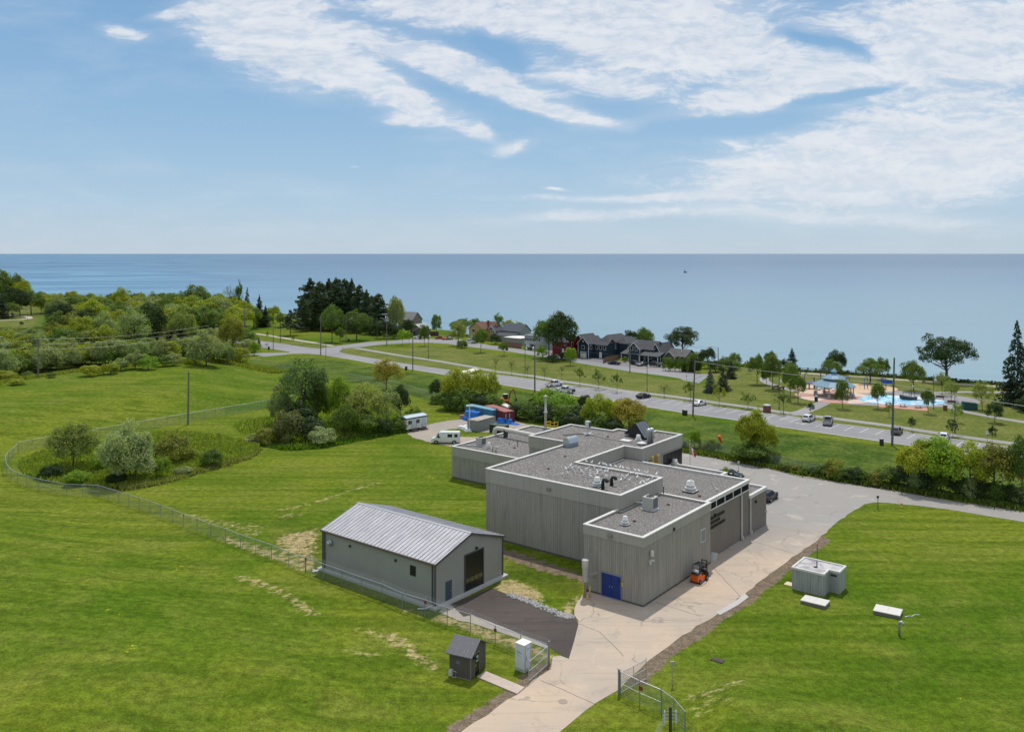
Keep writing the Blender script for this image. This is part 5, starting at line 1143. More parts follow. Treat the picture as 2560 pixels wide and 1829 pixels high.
# big clump in the middle distance
T('airy', 757, 1068, 886, 132, (.085, .135, .045), 'tallest open crowned poplar of the big clump behind the left fence', var=0)
T('willow', 700, 1062, 975, 70, GS, 'grey green willow at the left shoulder of the big clump')
T('willow', 790, 1060, 945, 90, GM, 'mid green tree standing against the right side of the tallest poplar')
T('oval', 848, 1070, 935, 62, GB, 'narrow fresh green tree in the middle of the big clump')
T('airy', 912, 1076, 950, 118, GP, 'wide pale willow right of centre in the big clump', var=2)
T('airy', 966, 1072, 968, 80, GS, 'grey green leaning willow near the right end of the big clump')
T('oval', 1002, 1060, 956, 46, GD, 'dark narrow tree at the right end of the big clump')
T('airy', 1035, 1066, 1012, 46, GM, 'thin twiggy tree behind the white site trailer')
T('bush', 722, 1106, 1022, 84, (.105, .120, .045), 'olive brown shrub in front of the tallest poplar')
T('bush', 672, 1108, 1066, 66, GO, 'pale olive shrub at the left tip of the big clump beside the wooden lid')
T('bush', 780, 1102, 1040, 80, GD, 'dark shrub in the front row of the big clump, left of the silver shrub')
T('bush', 806, 1112, 1066, 70, GW, 'low silvery shrub at the front edge of the big clump')
T('willow', 862, 1096, 1010, 76, GM, 'drooping green tree at the front of the big clump')
T('bush', 915, 1090, 1030, 66, GM, 'round green shrub in the front row of the big clump')
T('bush', 955, 1086, 1040, 54, GD, 'dark green shrub in the front row of the big clump, nearer the trailer')
T('bush', 1000, 1078, 1035, 50, GM, 'leafy shrub just left of the white site trailer')
T('bush', 750, 1080, 1000, 90, GD, 'dark leafy mass low under the tallest poplar')
T('bush', 880, 1075, 1005, 90, GD, 'dark leafy mass low under the pale wide willow')
T('bush', 640, 1104, 1082, 50, GP, 'low pale shrub nearest the wooden lid')
T('oval', 966, 976, 897, 82, GR, 'orange tinged open tree on the meadow beyond the big clump', var=1)
T('bush', 700, 985, 955, 40, GS, 'grey shrub on the meadow at the left of the tallest poplar')
T('oval', 1090, 1005, 944, 38, GD, 'narrow dark green tree left of the yellow green pair near the containers')
T('round', 1143, 1018, 924, 82, GY, 'left one of the yellow green pair of trees behind the blue container')
T('round', 1206, 1020, 928, 84, GY, 'right one of the yellow green pair of trees behind the blue container')
for i, (px, py, top, w, c) in enumerate(((1120,1024,975,60,GM),(1160,1028,965,70,GM),(1200,1030,980,60,GD),(1235,1032,985,56,GM),(1090,1010,985,30,GM))):
    T('bush', px, py, top, w, c, ['green undergrowth at the left foot of the yellow green pair', 'tall green undergrowth in the middle of the yellow green pair', 'dark undergrowth between the yellow green pair and the red container', 'green shrub above the red container', 'small green shrub at the dark narrow tree'][i])
# hedge row behind the plant
T('round', 1385, 1040, 972, 104, GB, 'broad bright yellow green tree behind the chimney stack', var=0)
T('oval', 1362, 1030, 966, 40, GY, 'small pointed yellow crown rising over the broad bright tree')
T('oval', 1462, 1044, 984, 40, GD, 'narrow dark tree between the bright tree and the golden ones in the rear hedge row')
T('round', 1500, 1072, 990, 84, GY, 'golden green tree right of the narrow dark one in the rear hedge row', var=1)
T('round', 1573, 1076, 998, 94, GR, 'orange golden tree at the right end of the rear hedge row', var=2)
T('round', 1540, 1062, 1000, 60, GY, 'yellow tree between the golden and the orange one of the rear hedge row')
for i, (px, py, top, w, c) in enumerate(((1295,1046,1004,60,GD),(1330,1050,1000,70,GM),(1370,1055,1010,70,GD),(1410,1058,1005,70,GM),(1450,1062,1010,70,GD),(1490,1080,1035,60,GM),(1530,1082,1040,60,GD),(1600,1084,1040,50,GO),(1430,1070,1030,60,GD),(1345,1040,985,60,GD))):
    T('bush', px, py, top, w, c, ['leftmost shrub at the foot of the rear hedge row, by the containers', 'second low shrub at the foot of the rear hedge row', 'low dark shrub left of the chimney stack', 'low green shrub right of the chimney stack', 'low dark shrub under the narrow dark tree', 'low green shrub under the first golden tree of the rear hedge', 'low dark shrub between the golden and orange hedge trees', 'olive shrub at the right foot of the orange hedge tree', 'dark shrub filling the gap right of the bright yellow green tree', 'tall dark shrub behind the left side of the bright yellow green tree'][i])
# right: saplings and bushes by the rear fence
T('oval', 1736, 1126, 1072, 34, GB, 'light green sapling beside the flagpole')
T('bush', 1782, 1131, 1096, 44, GM, 'round dark bush behind the windsock')
T('bush', 1705, 1122, 1100, 28, GM, 'small bush between the plant and the flagpole')
T('bush', 1758, 1128, 1108, 26, GY, 'small yellow green bush right of the flagpole')
T('round', 1884, 1150, 1023, 84, GY, 'tall yellow green tree by the rear bend of the driveway, left half of a pair', var=0)
T('round', 1908, 1146, 1060, 70, GY, 'lower yellow green tree grown into the right side of the tall one by the driveway', var=1)
T('bush', 1880, 1156, 1100, 90, GM, 'dense green shrub under the tall yellow green tree by the driveway')
T('bush', 1927, 1160, 1118, 50, GM, 'green shrub at the right foot of the yellow green tree by the driveway')
T('young', 1814.5, 1196, 1166, 22, GY, 'small yellow leaved tree standing in the rear yard beside the plant')
hed = [(1965,1173),(1990,1176),(2015,1180),(2040,1184),(2064,1189),(2088,1194),(2110,1198),(2135,1202),(2160,1206),(2185,1209)]
for i, (px, py) in enumerate(hed):
    T('hedge', px, py + 3, py - (16 if i < 4 else 34 if i != 5 else 46), 34 if i < 4 else 46, [GM, GO, GM, GD][i % 4], ORD[i] + ' leafy hedge shrub from the left along the far side of the driveway')
T('round', 2300, 1226, 1100, 110, GY, 'first yellow green tree right of the hedge beyond the driveway', var=0)
T('round', 2352, 1232, 1096, 120, GB, 'tallest bright green tree of the thicket beyond the driveway', var=2)
T('round', 2425, 1240, 1112, 110, GY, 'yellow green tree in the middle of the thicket beyond the driveway', var=1)
T('round', 2485, 1248, 1106, 120, GO, 'olive twiggy tree near the right end of the thicket beyond the driveway', var=0)
T('round', 2556, 1258, 1095, 80, GM, 'dark green tree cut by the right edge beyond the driveway', var=2)
for i in range(11):
    px = 2222 + i * 34; T('bush', px, 1214 + i * 5.1, 1158 + i * 5.3, 62, [GM, GD, GS, GD][i % 4], ORD[i] + ' dark shrub from the left at the foot of the thicket beyond the driveway')
# row of young trees along the footpath
row = [(1239,933,888,26,'bare',GO),(1279,937,896,26,'bare',GO),(1318.6,942,906,24,'bare',GO),(1361,948.8,910,28,'bare',GO),(1404.5,949,909,24,'bare',GO),(1449.5,964.8,917,36,'sparse',GM),(1496.3,972.7,920,36,'sparse',GM),(1542.8,979.7,930.8,36,'sparse',GM),(1660.7,993.7,952,40,'bare',GO),(1726.6,1001.7,950,44,'sparse',GM),(1797.5,1012.7,957.8,42,'sparse',GY),(1870,1020.8,977.8,44,'sparse',GM),(1958.8,1034,977.8,52,'sparse',GM)]
for i, (px, py, top, w, kd, c) in enumerate(row):
    T(kd, px, py, top, w, c, (ORD[i] + (' young tree from the left between footpath and car park, nearly leafless' if kd == 'bare' else ' young tree from the left between footpath and car park, thinly leaved')), None, name='young_tree')
# park trees on the right
pk_ = [(2026.7,1036,1004.8,24,'young',GD,'small dark lollipop tree behind the white car at the park entrance'),(1995,1006,932,42,'round',GM,'broad fresh green park tree left of the plaza'),(1975.8,988,908.9,42,'round',GM,'taller park tree behind the one left of the plaza'),
(1931,973,888,48,'round',GM,'large park tree behind the dark bench'),(1916.4,962,911,30,'oval',GM,'slender park tree left of the large one by the bench'),(1892.5,960,884,40,'round',GM,'park tree standing apart on the slope left of the bench'),(1869.9,934,900,22,'young',GP,'small pale tree at the shore left of the park'),
(2106.6,1021,945,38,'oval',GM,'pointed park tree in front of the blue roofed pavilion'),(2194.9,1021,951,38,'oval',GM,'pointed park tree in front of the splash pad'),(2223.4,1042,1005,22,'young',GO,'small tree on the lawn below the picnic tables, left of the tall pole'),(2079.6,952,897,48,'round',GM,'leafy tree behind the pavilion roof'),
(2091.6,935,878,50,'round',GD,'dark round tree at the shore fence behind the pavilion'),(2175.5,959,893,66,'spread',GM,'wide tree above the swings'),(2205,948,896,36,'round',GM,'smaller tree joined to the wide one above the swings'),(1979.8,925,870,36,'fir',GN,'feathery dark conifer at the shore left of the pavilion'),
(1957.8,926,896,26,'bush',GD,'dark shrub beside the feathery shore conifer'),(1836,920,883,32,'round',GM,'small tree on the shore above the spruces'),(1926,925,876,30,'round',GM,'tree standing at the shore behind the large park tree'),(2283.8,978,904,60,'round',GM,'leafy park tree behind the splash pad'),(2365.6,953,833,134,'spread',(.030,.062,.018),'huge dark maple standing alone at the shore'),
(2354.7,988,927,42,'airy',GP,'pale open tree under the huge maple, left one'),(2377.6,1004,947,42,'airy',GP,'pale open tree under the huge maple, right one'),(2455.5,1024,947,52,'airy',GP,'pale open tree right of the green bin'),(2320.3,1034,967,34,'oval',GM,'pointed tree right of the picnic tables'),
(2279.8,1079,1040.7,24,'young',GD,'small dark tree beside the footpath right of the tall pole'),(2392.6,1056,1008,30,'young',GB,'bright small tree behind the black lantern post'),(2382.2,1091,1048,30,'young',GD,'small dark tree in front of the black lantern post'),(2486.5,1057,1004,44,'oval',GD,'dark pyramid shaped small tree on the right park lawn'),(2480.5,1107,1061,26,'young',GD,'small dark tree beside the white parking sign'),
(2543,1012,801,104,'spruce',GN,'very tall dark spruce at the right edge of the park'),(2592,1025,840,110,'spruce',GN,'second tall spruce partly out of view at the right edge'),(2573,1030,985,60,'bush',GD,'dark shrub under the tall spruce'),
(1775.5,981,919.8,42,'spruce',GBL,'left one of the three dark spruces beside the turning circle'),(1807.5,977,917.8,46,'spruce',GN,'middle and broadest of the three dark spruces beside the turning circle'),(1827.4,946,900,36,'spruce',GN,'rear one of the three dark spruces beside the turning circle')]
for px, py, top, w, kd, c, lab in pk_: T(kd, px, py, top, w, c, lab)
# around the shore houses
hs_ = [(1426,913,865.9,26,'oval',GB,'bright upright street tree in front of the navy house'),(1355.5,902,862,22,'oval',GB,'bright narrow street tree in front of the red house'),(1260,889,852,20,'oval',GM,'small dark green street tree in front of the wooden fence'),(1201.7,881,817,28,'oval',GM,'tall street tree in front of the grey house'),(1145.8,864,804,36,'oval',GP,'pale twiggy street tree left of the yellow house'),
(1062,864,809,22,'oval',GM,'narrow street tree in front of the small cottage'),(1006,863,823,22,'young',GB,'left small tree of two beside the lamp pole at the street junction'),(1023,862,826,18,'young',GB,'right small tree of two beside the lamp pole at the street junction'),(1091,838,784,26,'oval',GM,'leaning green tree right of the small cottage'),
(1157,838,796,50,'round',GM,'green tree behind the pale street tree'),(1190,835,797,34,'round',GM,'green tree behind the yellow house'),(1245.7,835,782,28,'airy',GM,'slim airy tree rising behind the grey house'),(1272,838,799,36,'round',GY,'yellow green tree behind the grey house'),(1296,842,803,34,'round',GS,'silvery tree behind the grey house at the shore'),
(1372,893,790,62,'round',GM,'left part of the big tree between the pale and the red house'),(1404,897,784,78,'round',GD,'right part of the big tree in front of the red house'),(1577.8,885,823,34,'oval',GD,'dark brownish tree behind the blue house'),(1611.7,885,821,46,'round',GM,'green tree behind the blue house at the shore'),(1706,895,814,80,'spread',GD,'large dark round tree behind the grey cottage'),
(1770,920,868,38,'round',GD,'dark tree right of the cottage hedge'),(1742,912,878,40,'bush',GM,'green shrub behind the cottage hedge'),(1812,925,888,34,'bush',GM,'green shrub at the shore behind the spruces'),(1790,930,900,36,'bush',GD,'dark shrub left of the rear spruce'),(1835,925,900,30,'bush',GM,'shrub at the shore edge right of the rear spruce'),
(1239,860,832,28,'bush',GD,'round dark shrub in front of the grey house'),(1562,905,890,14,'bush',GM,'small round shrub beside the parked dark sedan'),(1625,900,878,40,'umbrella',GO,'flat topped small tree in front of the blue house'),(1382,905,884,30,'bush',GD,'dark shrub in front of the red house'),(1412,900,880,34,'bush',GD,'second dark shrub in front of the red house'),(1318,873,866,12,'bush',GM,'little shrub under the windows of the pale house'),(1328,874,867,10,'bush',GM,'little shrub at the corner of the pale house'),
(1155,870,848,22,'bush',GM,'shrub at the foot of the pale twiggy street tree'),(1190,856,838,18,'bush',GM,'shrub at the corner of the yellow house')]
for px, py, top, w, kd, c, lab in hs_: T(kd, px, py, top, w * (1.3 if 'street' in lab else 1.1), c, lab)
for i in range(8):
    T('hedge', 1664 + i * 11.5, 926 + i * .8, 893, 17, GM if i < 6 else GD, ORD[i] + ' shrub from the left in the clipped hedge before the grey cottage')
for px, py in ((1710, 928), (1728, 930), (1742, 925)): T('fir', px, py, 893, 22, GN, 'dark conifer shrub at the right end of the cottage hedge', 'hedge conifers')
# trees around the road junction
jn_ = [(576,795,700,46,'bare',GO,'tall half bare tree against the lake'),(598,795,702,22,'airy',GM,'leafy side of the half bare tree against the lake'),(618,790,718,28,'spruce',GBL,'blue dark pointed spruce against the lake'),(648,818,738,34,'fir',GN,'dark columnar conifer right of the pointed spruce'),(664,818,764,30,'fir',GN,'lower dark conifer beside the columnar one'),
(612,815,754,54,'round',GY,'yellow green tree in front of the pointed spruce'),(634,822,768,46,'round',GM,'round olive tree behind the first lamp pole'),(684,808,764,36,'round',GY,'orange yellow tree left of the lake gap'),(700,818,782,26,'round',GP,'pale tree left of the flat crowned pine'),(674,815,785,24,'bush',GB,'bright shrub under the orange yellow tree'),
(725.8,839,773.9,60,'umbrella',GN,'flat crowned dark pine with a bare trunk on the lawn'),(829.7,855,757,58,'oval',GM,'light green broadleaf tree in front of the tall pines'),(891.6,850,775,68,'round',GM,'rounded dark green tree in front of the tall pines'),(991.5,838,744,46,'willow',GS,'silver green birch like tree right of the tall pines'),(850,858,815,26,'oval',GM,'small tree between the two broadleaf trees at the junction'),
(624,863,845,22,'bush',GM,'round clipped bush on the corner lawn'),(646.9,867,842.8,16,'spruce',GBL,'small blue spruce on the corner lawn'),(636,888,852,28,'bush',GB,'bright green bush at the corner of the lane'),(602,908,865,50,'bush',GY,'yellow bush at the end of the left lane'),(570,910,866,34,'willow',GS,'silvery willow shrub left of the yellow bush'),(582,888,798,62,'round',GO,'big olive tree at the corner of the lane'),
(668.5,852,825,8,'sparse',GM,'thin sapling on the verge left of the dark posts'),(733,862,835,10,'sparse',GM,'thin sapling on the verge below the flat crowned pine'),(667,870,855,12,'bare',GO,'small bare shrub on the corner lawn'),(1020,840,800,30,'round',GD,'dark tree left of the small cottage'),(960,846,800,40,'round',GD,'dark undergrowth tree under the right end of the pines'),(985,846,806,40,'bush',GD,'dark shrub under the silver green tree')]
for px, py, top, w, kd, c, lab in jn_: T(kd, px, py, top, w, c, lab)
pn = [(775.7,820,699,72),(800,824,705,60),(822,816,700,56),(842,822,696,62),(862,818,698,52),(879,822,700,46),(898,826,713,46),(916,828,727,42),(946,832,735,56),(930,822,740,44),(758,828,745,44)]
pn.sort()
for i, (px, py, top, w) in enumerate(pn): T('pine', px, py, top, w, (.050, .082, .036), ORD[i] + ' tall dark pine from the left in the grove beside the street junction')
for i, (px, py) in enumerate(((780, 826), (815, 828), (850, 830), (885, 833), (925, 836), (950, 838))): T('bush', px, py, py - 40, 50, GD, ORD[i] + ' deep dark shrub from the left under the pine grove')

# the wood on the left: every tree its own
WR = random.Random(5)
FC = {}
def zn(px): return 'at its far left end' if px < 95 else 'around the wooden pole' if px < 210 else 'left of the darkest tree' if px < 350 else 'right of the darkest tree' if px < 480 else 'at its right end'
bx = [(-300, 975), (0, 952), (150, 926), (320, 914), (440, 903), (560, 896), (640, 880), (660, 850)]
def border(px):
    return float(np.interp(px, [p[0] for p in bx], [p[1] for p in bx]))
rows = [(940, 7.5, 30), (924, 8.5, 38), (905, 9.5, 40), (886, 11, 42), (868, 12.5, 44), (850, 14, 46), (832, 14.5, 44), (815, 14, 42), (800, 13, 38), (787, 11.5, 34), (776, 10, 32), (766, 9, 28), (759, 8, 26)]
for ri, (py0, hh, stp) in enumerate(rows):
    px = -70 + WR.uniform(0, stp)
    while px < 660:
        py = py0 + WR.uniform(-7, 7)
        lim = 655 if py0 > 800 else 600
        ok = py < border(px) - 3 and px < lim
        if px < 118 and 762 < py < 835: ok = False
        if px < 118 and py <= 762: ok = px > 60
        if px > 600 and py0 < 860: ok = ok and px < 610
        if ok:
            h_ = hh * WR.uniform(.78, 1.18)
            if px < 118 and py > 835: h_ = min(h_, (py - 812) * P0(px, py)[1] / F + WR.uniform(-1, 0))
            if py < border(px) - 3 and py > border(px) - 32: h_ = min(h_, WR.uniform(5.5, 8.5))
            zone = mnoise.noise(Vector((px / 70, py / 26, 1.3)))
            r = WR.random()
            if ri <= 3: c, kd, nm = (GS, WR.choice(['bush', 'willow']), 'silvery') if r < .5 else ((GM, 'bush', 'mid green') if r < .78 else (GY, 'bush', 'yellow green'))
            elif zone > .12: c, kd, nm = (GY, 'round', 'yellow green') if r < .75 else (GM, 'round', 'mid green')
            elif zone > -.1: c, kd, nm = (GM, 'round', 'mid green') if r < .45 else ((GY, 'oval', 'yellow green') if r < .75 else (GS, 'willow', 'silvery'))
            elif zone > -.3: c, kd, nm = (GS, 'willow', 'silvery') if r < .6 else (GO, 'airy', 'olive')
            else: c, kd, nm = (GD, 'round', 'dark green') if r < .35 else ((GM, 'oval', 'mid green') if r < .7 else (GY, 'round', 'yellow green'))
            band = 'second rank' if ri <= 3 else ('middle' if ri <= 7 else 'lake side')
            x, y = P0(px, py); w_ = max(6, h_ * WR.uniform(.85, 1.15)); 
            if ri > 2: w_ = max(w_, 9)
            plant(kd, x, y, hz(x, y) - .1, w_, h_, c, '%s tree in the %s of the left wood, %s' % (nm, band, zn(px)), 'left wood %s, %s trees %s' % (band, nm, zn(px)))
        px += stp * WR.uniform(.7, 1.15)
for i in range(34):                                     # the leafy front of the wood, standing right on the crest
    px = -66 + i * 19.5 + WR.uniform(-5, 5); py = border(px) - WR.uniform(1, 13); p = at(px, py)
    r = WR.random(); kd, c, nm = ('willow', GS, 'silvery') if r < .36 else (('bush', GS, 'silvery') if r < .55 else (('bush', GM, 'mid green') if r < .78 else ('bush', GY, 'yellow green')))
    h_ = WR.uniform(6.5, 10.0) * (.7 if px > 560 else 1)
    plant(kd, p.x, p.y, p.z - .2, h_ * WR.uniform(.9, 1.2), h_, c, "%s %s tree from the left in the wood's front rank, %s" % (ORD[FC.setdefault((nm, zn(px)), 0)], nm.replace('yellow green', 'yellowish').replace('mid green', 'green'), zn(px))); FC[(nm, zn(px))] += 1
wd = [(378,872,762,76,'round',GD,'darkest dense tree in the heart of the left wood'),(335,884,768,86,'airy',GS,'grey open tree with a pale trunk in the left wood'),(455,872,775,74,'willow',GP,'pale golden willow right of the darkest tree in the left wood'),(300,800,722,52,'round',GY,'tallest yellow green crown over the left wood against the lake'),
(430,800,730,80,'airy',GM,'open crowned tree at the lake side of the left wood, left of three'),(487,800,716,80,'round',GM,'largest green crown at the lake side of the left wood'),(375,795,738,60,'airy',GS,'grey bare looking tree at the lake side of the left wood'),(515,915,836,96,'willow',GS,'large silvery willow at the right front of the left wood'),(90,908,834,66,'willow',GS,'silvery tree left of the wooden pole in the front of the wood'),
(150,905,850,80,'willow',GS,'dark silvery shrub tree beside the wooden pole'),(338,922,880,60,'willow',GS,'grey round willow bush at the front edge of the wood'),(372,924,887,46,'bush',GB,'bright lime green bush at the front edge of the wood'),(225,940,910,52,'bush',GY,'yellow green bush on the crest below the wood, left of two'),(275,935,905,46,'bush',GY,'yellow green bush on the crest below the wood, right of two'),(70,948,925,30,'bush',GM,'small round bush on the bank left of the wooden pole'),(128,944,930,26,'bush',GM,'small round bush on the bank right of the wooden pole'),(15,955,925,60,'bush',GY,'yellow bush at the left end of the bank'),(40,962,945,40,'bush',GY,'second yellow bush at the left end of the bank'),
(488,908,868,46,'bush',GS,'silvery bush left of the large silvery willow on the crest'),(548,906,862,50,'bush',GM,'green bush right of the large silvery willow on the crest'),(432,914,880,44,'bush',GS,'pale bush right of the lime green bush on the crest'),(408,916,886,40,'bush',GM,'green bush close to the lime green bush on the crest'),(300,927,892,40,'bush',GS,'sage bush left of the grey round willow bush on the crest')]
for px, py, top, w, kd, c, lab in wd:
    if kd: T(kd, px, py, top, w, c, lab)
hl = [(-30,775,683,60,GM),(5,772,678,54,GM),(35,770,684,50,GM),(55,772,698,46,GY),(20,785,715,60,GD),(50,790,725,50,GD),(78,786,728,56,GM),(103,782,738,40,GR),(-10,792,735,60,GD),(5,797,745,40,GN),(30,795,755,40,GM)]
for i, (px, py, top, w, c) in enumerate(hl):
    T('round' if i != 9 else 'fir', px, py, top, w, c, ['leafy crown of the far left hill grove', 'dark low tree at the foot of the far left hill grove'][1 if c in (GD, GN) else 0], 'far left grove, ' + ('dark trees' if c in (GD, GN) else 'green trees'))
for i, px in enumerate((122, 138, 158, 178, 200, 222, 246)): T('round' if i % 2 else 'bush', px, 768 + (i % 3), 742 + (i * 7) % 9, 30, [GM, GY, GP][i % 3], 'low shore tree seen between the far left grove and the wood', 'low shore trees at the left')
T('young', 31.5, 803.5, 782, 9, GD, 'tiny dark tree standing by the far left path loop')
T('bush', 54, 812, 803, 10, GD, 'tiny dark bush below the far left path loop')

# tall grass: uncountable blades on the pond hollow, banks, meadow edges
rs = np.random.RandomState(3)
def blades(polys, dens, hmin, hmax, extra_line=None):
    Pp = []
    for poly, dn in polys:
        a = np.array(poly); x0, y0 = a.min(0); x1, y1 = a.max(0); n = int((x1 - x0) * (y1 - y0) * dn)
        q = np.stack([rs.uniform(x0, x1, n), rs.uniform(y0, y1, n)], 1); k = inside(q[:, 0], q[:, 1], poly); Pp.append(q[k])
    return np.concatenate(Pp)
def line_pts(pts, w, n):
    pts = [Vector(p) for p in pts]; L = [(pts[i + 1] - pts[i]).length for i in range(len(pts) - 1)]; tot = sum(L); out = []
    for i in range(len(L)):
        m_ = int(n * L[i] / tot); t = rs.uniform(0, 1, m_); a, b = np.array(pts[i]), np.array(pts[i + 1]); nn = np.array([-(b - a)[1], (b - a)[0]]) / max(L[i], 1e-6)
        out.append(a + t[:, None] * (b - a) + nn * rs.normal(0, w, (m_, 1)))
    return np.concatenate(out)
def grass_obj(name, Pt, h0, h1, w, mats, label):
    nmask = np.array([mnoise.noise(Vector((p[0] * .25, p[1] * .25, 0))) for p in Pt]) if len(Pt) < 60000 else np.zeros(len(Pt))
    n = len(Pt); Z = H(Pt[:, 0], Pt[:, 1]); hh = rs.uniform(h0, h1, n) * (1 + .5 * nmask)
    a = rs.uniform(0, 6.283, n); dx_ = np.cos(a); dy_ = np.sin(a); lx = rs.normal(0, .3, n) * hh; ly = rs.normal(0, .3, n) * hh
    vs = np.empty((n, 4, 3)); 
    vs[:, 0] = np.stack([Pt[:, 0] - dx_ * w * .5, Pt[:, 1] - dy_ * w * .5, Z - .03], 1); vs[:, 1] = np.stack([Pt[:, 0] + dx_ * w * .5, Pt[:, 1] + dy_ * w * .5, Z - .03], 1)
    vs[:, 2] = np.stack([Pt[:, 0] + lx + dx_ * w * .55, Pt[:, 1] + ly + dy_ * w * .55, Z + hh * .8], 1); vs[:, 3] = np.stack([Pt[:, 0] + lx * 1.3 - dx_ * w * .2, Pt[:, 1] + ly * 1.3 - dy_ * w * .2, Z + hh], 1)
    me = bpy.data.meshes.new(name); me.vertices.add(n * 4); me.vertices.foreach_set('co', vs.ravel()); me.loops.add(n * 4); me.loops.foreach_set('vertex_index', np.arange(n * 4, dtype=np.int32))
    me.polygons.add(n); me.polygons.foreach_set('loop_start', np.arange(0, n * 4, 4, dtype=np.int32)); me.polygons.foreach_set('loop_total', np.full(n, 4, dtype=np.int32)); me.update(calc_edges=True); me.materials.append(leaf)
    o = bpy.data.objects.new(name, me); col.objects.link(o); o.color = mats; tag(o, label, 'grass', kind='stuff'); return o
grass_obj('tall_grass', blades([(POND, 34), (CLUMP, 8)], 0, 0, 0), .35, .95, .22, (.22, .30, .05, 1), 'rank leafy weeds and tall grass filling the pond hollow')
rim = poly_of([(643,1124),(620,1142),(560,1163),(500,1178),(440,1197),(380,1212),(300,1224)])
grass_obj('tall_grass', line_pts(rim, .55, 9000), .3, .7, .16, (.24, .27, .09, 1), 'pale seeding grass band along the near rim of the pond hollow')
crest = [tuple(at(a, b))[:2] for a, b in ((-60, 968), (0, 957), (150, 938), (300, 918), (400, 908), (470, 904), (540, 903), (620, 915), (700, 932))]
grass_obj('tall_grass', np.concatenate([line_pts(crest, 1.6, 15000)]), .4, 1.1, .25, (.22, .27, .05, 1), 'tall rough grass along the crest below the left wood')
hl_ = poly_of([(1640,1118),(1700,1125),(1780,1138),(1860,1152),(1960,1172),(2100,1198),(2230,1218),(2400,1246),(2600,1278)])
grass_obj('tall_grass', line_pts(hl_, .9, 12000), .3, .9, .22, (.12, .18, .035, 1), 'rank weeds along the rear chain link fence')
ed = poly_of([(660,1110),(700,1120),(740,1123),(800,1118),(860,1107),(930,1092),(1000,1080),(1020,1076)])
grass_obj('tall_grass', line_pts(ed, .6, 7000), .3, .8, .2, (.10, .20, .02, 1), 'bright rank grass along the front of the big clump')
sb = poly_of([(1700,905),(1830,914),(2000,929),(2100,934),(2250,945),(2400,955),(2520,963),(2700,975)])
grass_obj('shore_scrub', line_pts([(x, y + .8) for x, y in sb], .7, 3000), .3, 1.0, .45, (.07, .11, .03, 1), 'low dark scrub on the bank behind the shore fence')
# ---------------------------------------------------------------- chain link fences
wire_m = wiremat(); galvd = M('fence_post_metal', (.30, .33, .34), .45, .5, var=.1)
def fence_mesh(parent, pts, h, name='mesh_panel'):
    vs = []; fs = []; uv = []; d = 0
    me = bpy.data.meshes.new(name); n = len(pts)
    for i, p in enumerate(pts):
        if i: d += (Vector(p[:2]) - Vector(pts[i - 1][:2])).length
        vs += [(p[0], p[1], p[2] + .04), (p[0], p[1], p[2] + h)]; uv.append(d)
    fs = [(2 * i, 2 * i + 2, 2 * i + 3, 2 * i + 1) for i in range(n - 1)]
    me.from_pydata(vs, [], fs); ul = me.uv_layers.new(name='UVMap')
    for i in range(n - 1):
        for k, q in enumerate(((uv[i], 0), (uv[i + 1], 0), (uv[i + 1], h), (uv[i], h))): ul.data[4 * i + k].uv = q
    me.materials.append(wire_m); o = bpy.data.objects.new(name, me); col.objects.link(o); o.parent = parent; return o
def fence(px_pts, label, h=1.95, barb=0.0, mid=(), big=(), world=None, cat='fence', mat=None):
    P3 = world or [at(*p) for p in px_pts]; o = P3[0]; L = [p - o for p in P3]
    t = thing('chain_link_fence', label, cat, o); mat = mat or galvd
    for i, p in enumerate(L):
        r = .065 if i in big else .042
        b = MB().tube([p, p + Vector((0, 0, h + .05))], r, 6)
        if barb:
            dr = (L[min(i + 1, len(L) - 1)] - L[max(i - 1, 0)]).normalized(); nn = Vector((-dr.y, dr.x, 0)) * barb
            b.tube([p + Vector((0, 0, h)), p + Vector((0, 0, h + .33)) + nn * .3], .02, 5)
        b.obj('post', mat, t)
    b = MB()
    for i in range(len(L) - 1): b.tube([L[i] + Vector((0, 0, h)), L[i + 1] + Vector((0, 0, h))], .036, 5)
    for i in mid: b.tube([L[i] + Vector((0, 0, h * .5)), L[i + 1] + Vector((0, 0, h * .5))], .024, 5)
    b.obj('rail', galv if mat is galvd else mat, t)
    fence_mesh(t, L, h)
    if barb:
        b = MB()
        for k in (.12, .22, .32):
            for i in range(len(L) - 1):
                dr = (L[i + 1] - L[i]).normalized(); nn = Vector((-dr.y, dr.x, 0)) * barb * k * .9
                b.tube([L[i] + nn + Vector((0, 0, h + k)), L[i + 1] + nn + Vector((0, 0, h + k))], .006, 3)
        b.obj('barbed_wire', galvd, t)
    return t
fence(FENCE_A[:12], 'barbed chain link fence running past the steel storage building to the left gate', 1.95, -1.0, mid=(0,), big=(0,))
fence(FENCE_A[11:28], 'chain link fence between the storage building and the pond at the slope foot', 1.9)
fence(FENCE_A[27:], 'chain link fence curving round the left end of the pond hollow', 1.95, mid=(0, 3), big=(0, 12))
fence(FENCE_B, 'chain link fence running across the left lawn behind the wooden pole', 2.1)
fence([(624,910),(650,912.5),(676,916),(702,920),(728,925)], 'far chain link fence beside the yellow bush at the corner of the lane', 1.9)
fence([(870,950),(900,955),(930,960),(960,966),(990,972),(1020,980),(1050,990),(1080,998),(1110,1008),(1140,1018)], 'chain link fence crossing the meadow behind the big clump', 2.0)
fence([(1690,1122),(1725,1128),(1760,1133),(1795,1139.5),(1830,1146),(1865,1153),(1900,1160),(1935,1167),(1970,1174),(2005,1181),(2040,1188),(2075,1195),(2110,1201),(2145,1206)], 'chain link fence among the weeds on the far side of the driveway', 2.0, 1.0, mat=blk)
